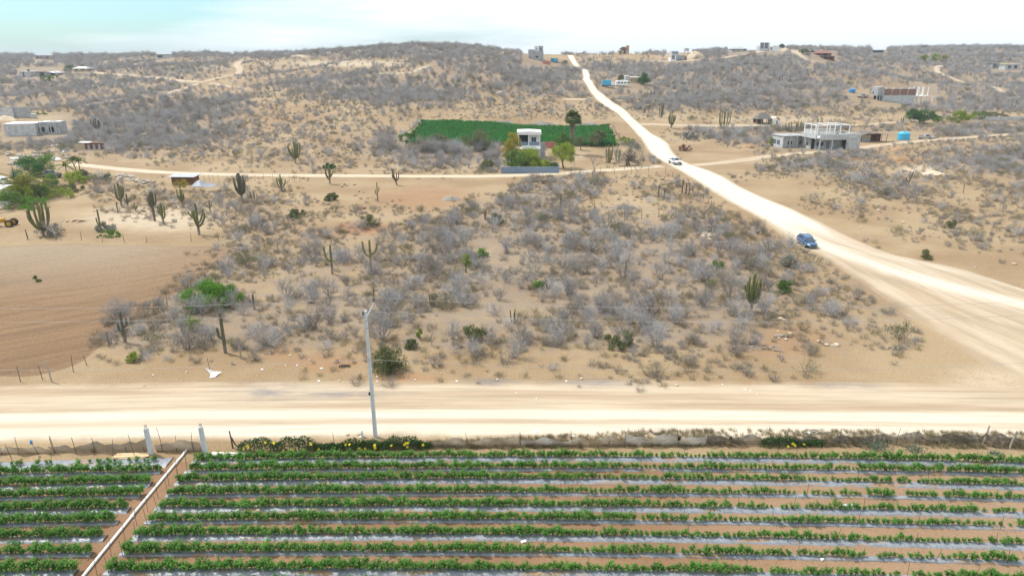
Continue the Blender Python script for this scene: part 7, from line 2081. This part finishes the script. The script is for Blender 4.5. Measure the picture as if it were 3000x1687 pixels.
for x, y in ((1222, 361), (1300, 361), (1400, 364), (1520, 366), (1640, 368), (1700, 369), (1796, 371), (1172, 400), (1200, 382), (1815, 405)):
    q = P(x, y) - th.location; MB().tube([q + Vector((0, 0, -.1)), q + Vector((.1, 0, 1.9))], .05, 5).build('post', M_POST, th)

# ------------------------------------------------------------------ rubble, rocks, heaps
def heap(name, label, px, py, wpx, h_, mat, seed=1, cat='heap', dep=.6):
    q = P(px, py); w = wpx * mpp(q) / 2; g = np.random.RandomState(seed); n_ = 22; V = []
    for j in range(n_):
        for i in range(n_):
            u, v = i / (n_ - 1) * 2 - 1, j / (n_ - 1) * 2 - 1; r_ = math.hypot(u, v)
            x, y = q.x + u * w, q.y + v * w * dep
            z = h_ * max(0, (1 - r_)) ** .8 * (1 + .25 * math.sin(5 * u + seed) * math.sin(4 * v)) + g.uniform(0, .04) * h_ * (r_ < .9)
            V.append((u * w, v * w * dep, float(H(x, y)) - q.z + (z if r_ < 1 else -.15)))
    o = mesh_obj(name, V, [(j * n_ + i, j * n_ + i + 1, (j + 1) * n_ + i + 1, (j + 1) * n_ + i) for j in range(n_ - 1) for i in range(n_ - 1)], mat, None, True); o.location = q
    return tag(o, label, cat)
M_SAND = simple('pale_sand', (.60, .49, .35), (.52, .41, .28), .6, bump=.3); M_REDS = simple('red_sand', (.37, .24, .13), (.31, .20, .11), .6, bump=.4); M_GREYS = simple('grey_rubble', (.42, .39, .35), (.30, .28, .26), .8, bump=.6)
heap('sand_heap', 'flat pale sand heap beside the dark scrub on the open ground', 2735, 510, 90, .7, M_SAND, 1)
heap('sand_heap', 'reddish sand heap on the bank below the house track', 2640, 440, 60, 1.6, M_REDS, 2)
heap('sand_heap', 'low red earth bank under the house track', 2620, 470, 120, 1.2, M_REDS, 3, dep=.35)
heap('sand_heap', 'second low red earth bank west of the rounded bare tree', 2480, 468, 100, .8, M_REDS, 4, dep=.35)
heap('sand_heap', 'yellow sand heap at the far west behind the long block house', 18, 352, 60, 1.8, M_SAND, 5)
heap('sand_heap', 'small red earth heap in front of the grey annex', 2284, 452, 36, .7, M_REDS, 6)
heap('sand_heap', 'tan earth heap near the tall green bush on the main road bank', 2195, 432, 60, 1.2, M_REDS, 7)
heap('sand_heap', 'pale mound beside the white ridge house', 2300, 150, 30, 2.4, M_SAND, 8)
heap('sand_heap', 'sandy cut slope beside the modern stepped house', 2035, 172, 60, 5, M_SAND, 9, dep=.5)
heap('sand_heap', 'whitish heap beside the white pale track on the middle hill', 1470, 276, 36, 1.4, M_GREYS, 10)
heap('brush_heap', 'dark heap of cut branches in the open bare lot', 1322, 586, 64, .9, M_STRAW, 11, 'heap')
rb = random.Random(5)
def rubble(label, group, pix, n_, s0, s1, mats, spread):
    for i in range(n_):
        x, y = pix[rb.randrange(len(pix))]; q = P(x + rb.gauss(0, spread[0]), y + rb.gauss(0, spread[1])); s = rb.uniform(s0, s1)
        rock('rubble_stone', q, s * rb.uniform(.8, 1.6), s * rb.uniform(.7, 1.2), s * rb.uniform(.4, .8), mats[i % len(mats)], label, i, 'stone', group, rb.uniform(0, 6))
M_DKROCK = simple('dark_stone', (.20, .15, .13), (.15, .11, .10), 2)
rubble('pale tumbled stone in the rubble line at the east edge of the scrub lot', 'stones at the east edge of the scrub lot', [(2060, 655), (2068, 670), (2064, 688), (2080, 695)], 26, .15, .42, [M_ROCK], (6, 6))
rubble('flat pale stone in the stone row beside the cross track', 'stones beside the cross track', [(360, 526), (395, 530), (425, 534), (380, 520)], 30, .25, .55, [M_ROCK, M_GREYS], (14, 3))
rubble('pale stone scattered below the chalk road near the red bank', 'stones on the red bank', [(2125, 720), (2135, 745), (2110, 735), (2270, 930), (2300, 980), (2420, 1010)], 28, .10, .32, [M_ROCK], (18, 10))
rubble('dark stone scattered along the path in the bare lot', 'dark stones by the bare lot path', [(1040, 610), (1050, 560), (1010, 545), (1030, 625), (960, 600)], 26, .12, .3, [M_DKROCK], (22, 8))
rubble('broken block in the rubble behind the west garden', 'broken blocks behind the west garden', [(40, 462), (70, 470), (110, 456), (150, 462), (60, 480)], 36, .3, .8, [M_GREYS, M_WHITE, M_BLOCK], (24, 6))
rubble('scrap and white debris among the scrub near the ruined hut', 'debris near the ruined hut', [(130, 425), (165, 430), (340, 380), (250, 385), (180, 440), (95, 432)], 26, .25, .6, [M_WHITE, M_GREYS], (16, 4))
rubble('small pale stone on the bare strip along the front road', 'small stones on the bare strip', [(900, 1050), (1000, 1110), (1300, 1090), (1600, 1130), (1900, 1120), (2200, 1130), (700, 1070), (500, 1090)], 36, .06, .14, [M_ROCK, M_SACK], (90, 24))
rubble('small stone lying on the open ground across the chalk road', 'small stones across the chalk road', [(2520, 620), (2640, 680), (2800, 640), (2850, 760), (2700, 590)], 22, .10, .28, [M_ROCK], (60, 24))
rubble('stone lying in the dead grass beside the front road', 'stones in the roadside grass', [(1500, 1270), (1740, 1275), (2000, 1266), (2500, 1268), (2800, 1268), (1000, 1275)], 14, .07, .16, [M_ROCK, M_SACK], (80, 5))
# fallen branches
def branch_pile(px, py, wpx, label, seed, mat):
    q = P(px, py); w = wpx * mpp(q); r_ = random.Random(seed); mb = MB()
    for _ in range(14):
        a = r_.uniform(-.5, .5); c = Vector((r_.gauss(0, .25) * w, r_.gauss(0, .12) * w, .05)); d = Vector((math.cos(a), math.sin(a), r_.uniform(.0, .35))) * w * r_.uniform(.2, .5)
        mb.tube([c - d * .5, c + Vector((0, 0, .12)), c + d * .5], [.06, .05, .02], 4)
    o = mb.build('fallen_branches', mat); o.location = q; tag(o, label, 'branches')
branch_pile(425, 640, 60, 'tangled pale fallen branches below the slender brown cactus', 1, M_PALEWOOD)
branch_pile(2625, 1020, 70, 'grey fallen tree limbs near the road junction', 2, M_PALEWOOD)
branch_pile(2235, 1020, 80, 'pale dead branches at the edge of the thinning scrub', 3, M_PALEWOOD)
branch_pile(2290, 985, 50, 'bleached branches on the red bank in the thinning scrub', 4, M_PALEWOOD)
branch_pile(1340, 1018, 40, 'pale fallen branch behind the bare strip', 5, M_PALEWOOD)
branch_pile(60, 606, 60, 'dry logs below the green bushes of the west garden', 6, M_PALEWOOD)
branch_pile(225, 650, 50, 'dark fallen cactus ribs on the pale plot ground', 7, M_POST)
branch_pile(1010, 1074, 34, 'small pile of brown sticks close to the utility pole', 8, M_POST)
branch_pile(1185, 870, 60, 'dead pale limbs among the scrub behind the utility pole', 9, M_PALEWOOD)
branch_pile(1635, 820, 60, 'bleached limbs in the middle of the scrub lot', 10, M_PALEWOOD)
branch_pile(2385, 1270, 50, 'pale fallen branch lying in the dead roadside grass', 11, M_PALEWOOD)

# ------------------------------------------------------------------ air
hz = MB().box(-3700, 3700, -110, 3700, -140, 62).build('haze', None)
hz.display_type = 'WIRE'
hm = bpy.data.materials.new('haze'); hm.use_nodes = True
ht = hm.node_tree; ht.nodes.clear()
ho = ht.nodes.new('ShaderNodeOutputMaterial'); hv = ht.nodes.new('ShaderNodeVolumePrincipled')
hv.inputs['Color'].default_value = (.80, .88, .98, 1); hv.inputs['Density'].default_value = .0002; hv.inputs['Anisotropy'].default_value = .2
ht.links.new(hv.outputs[0], ho.inputs['Volume'])
hz.data.materials.append(hm)
hz['kind'] = 'stuff'; hz['label'] = 'thin bluish haze over the far hills'; hz['category'] = 'haze'

# ------------------------------------------------------------------ labels: tell look-alikes apart by their order
by = {}
for o in SC.objects:
    if o.parent is None and 'category' in o: by.setdefault(o['label'].lower(), []).append(o)
for lab, obs in by.items():
    if len(obs) < 2: continue
    obs.sort(key=lambda q: q.location.x)
    for k, o in enumerate(obs):
        l = o['label']
        tail = ', westernmost of %d' % len(obs) if k == 0 else (', easternmost of %d' % len(obs) if k == len(obs) - 1 else ', %s from the west' % nth(k + 1))
        wds = l.split()
        while len(wds) + len(tail.split()) > 17: wds.pop(1)
        o['label'] = ' '.join(wds) + tail
        o['group'] = o.get('group', l)
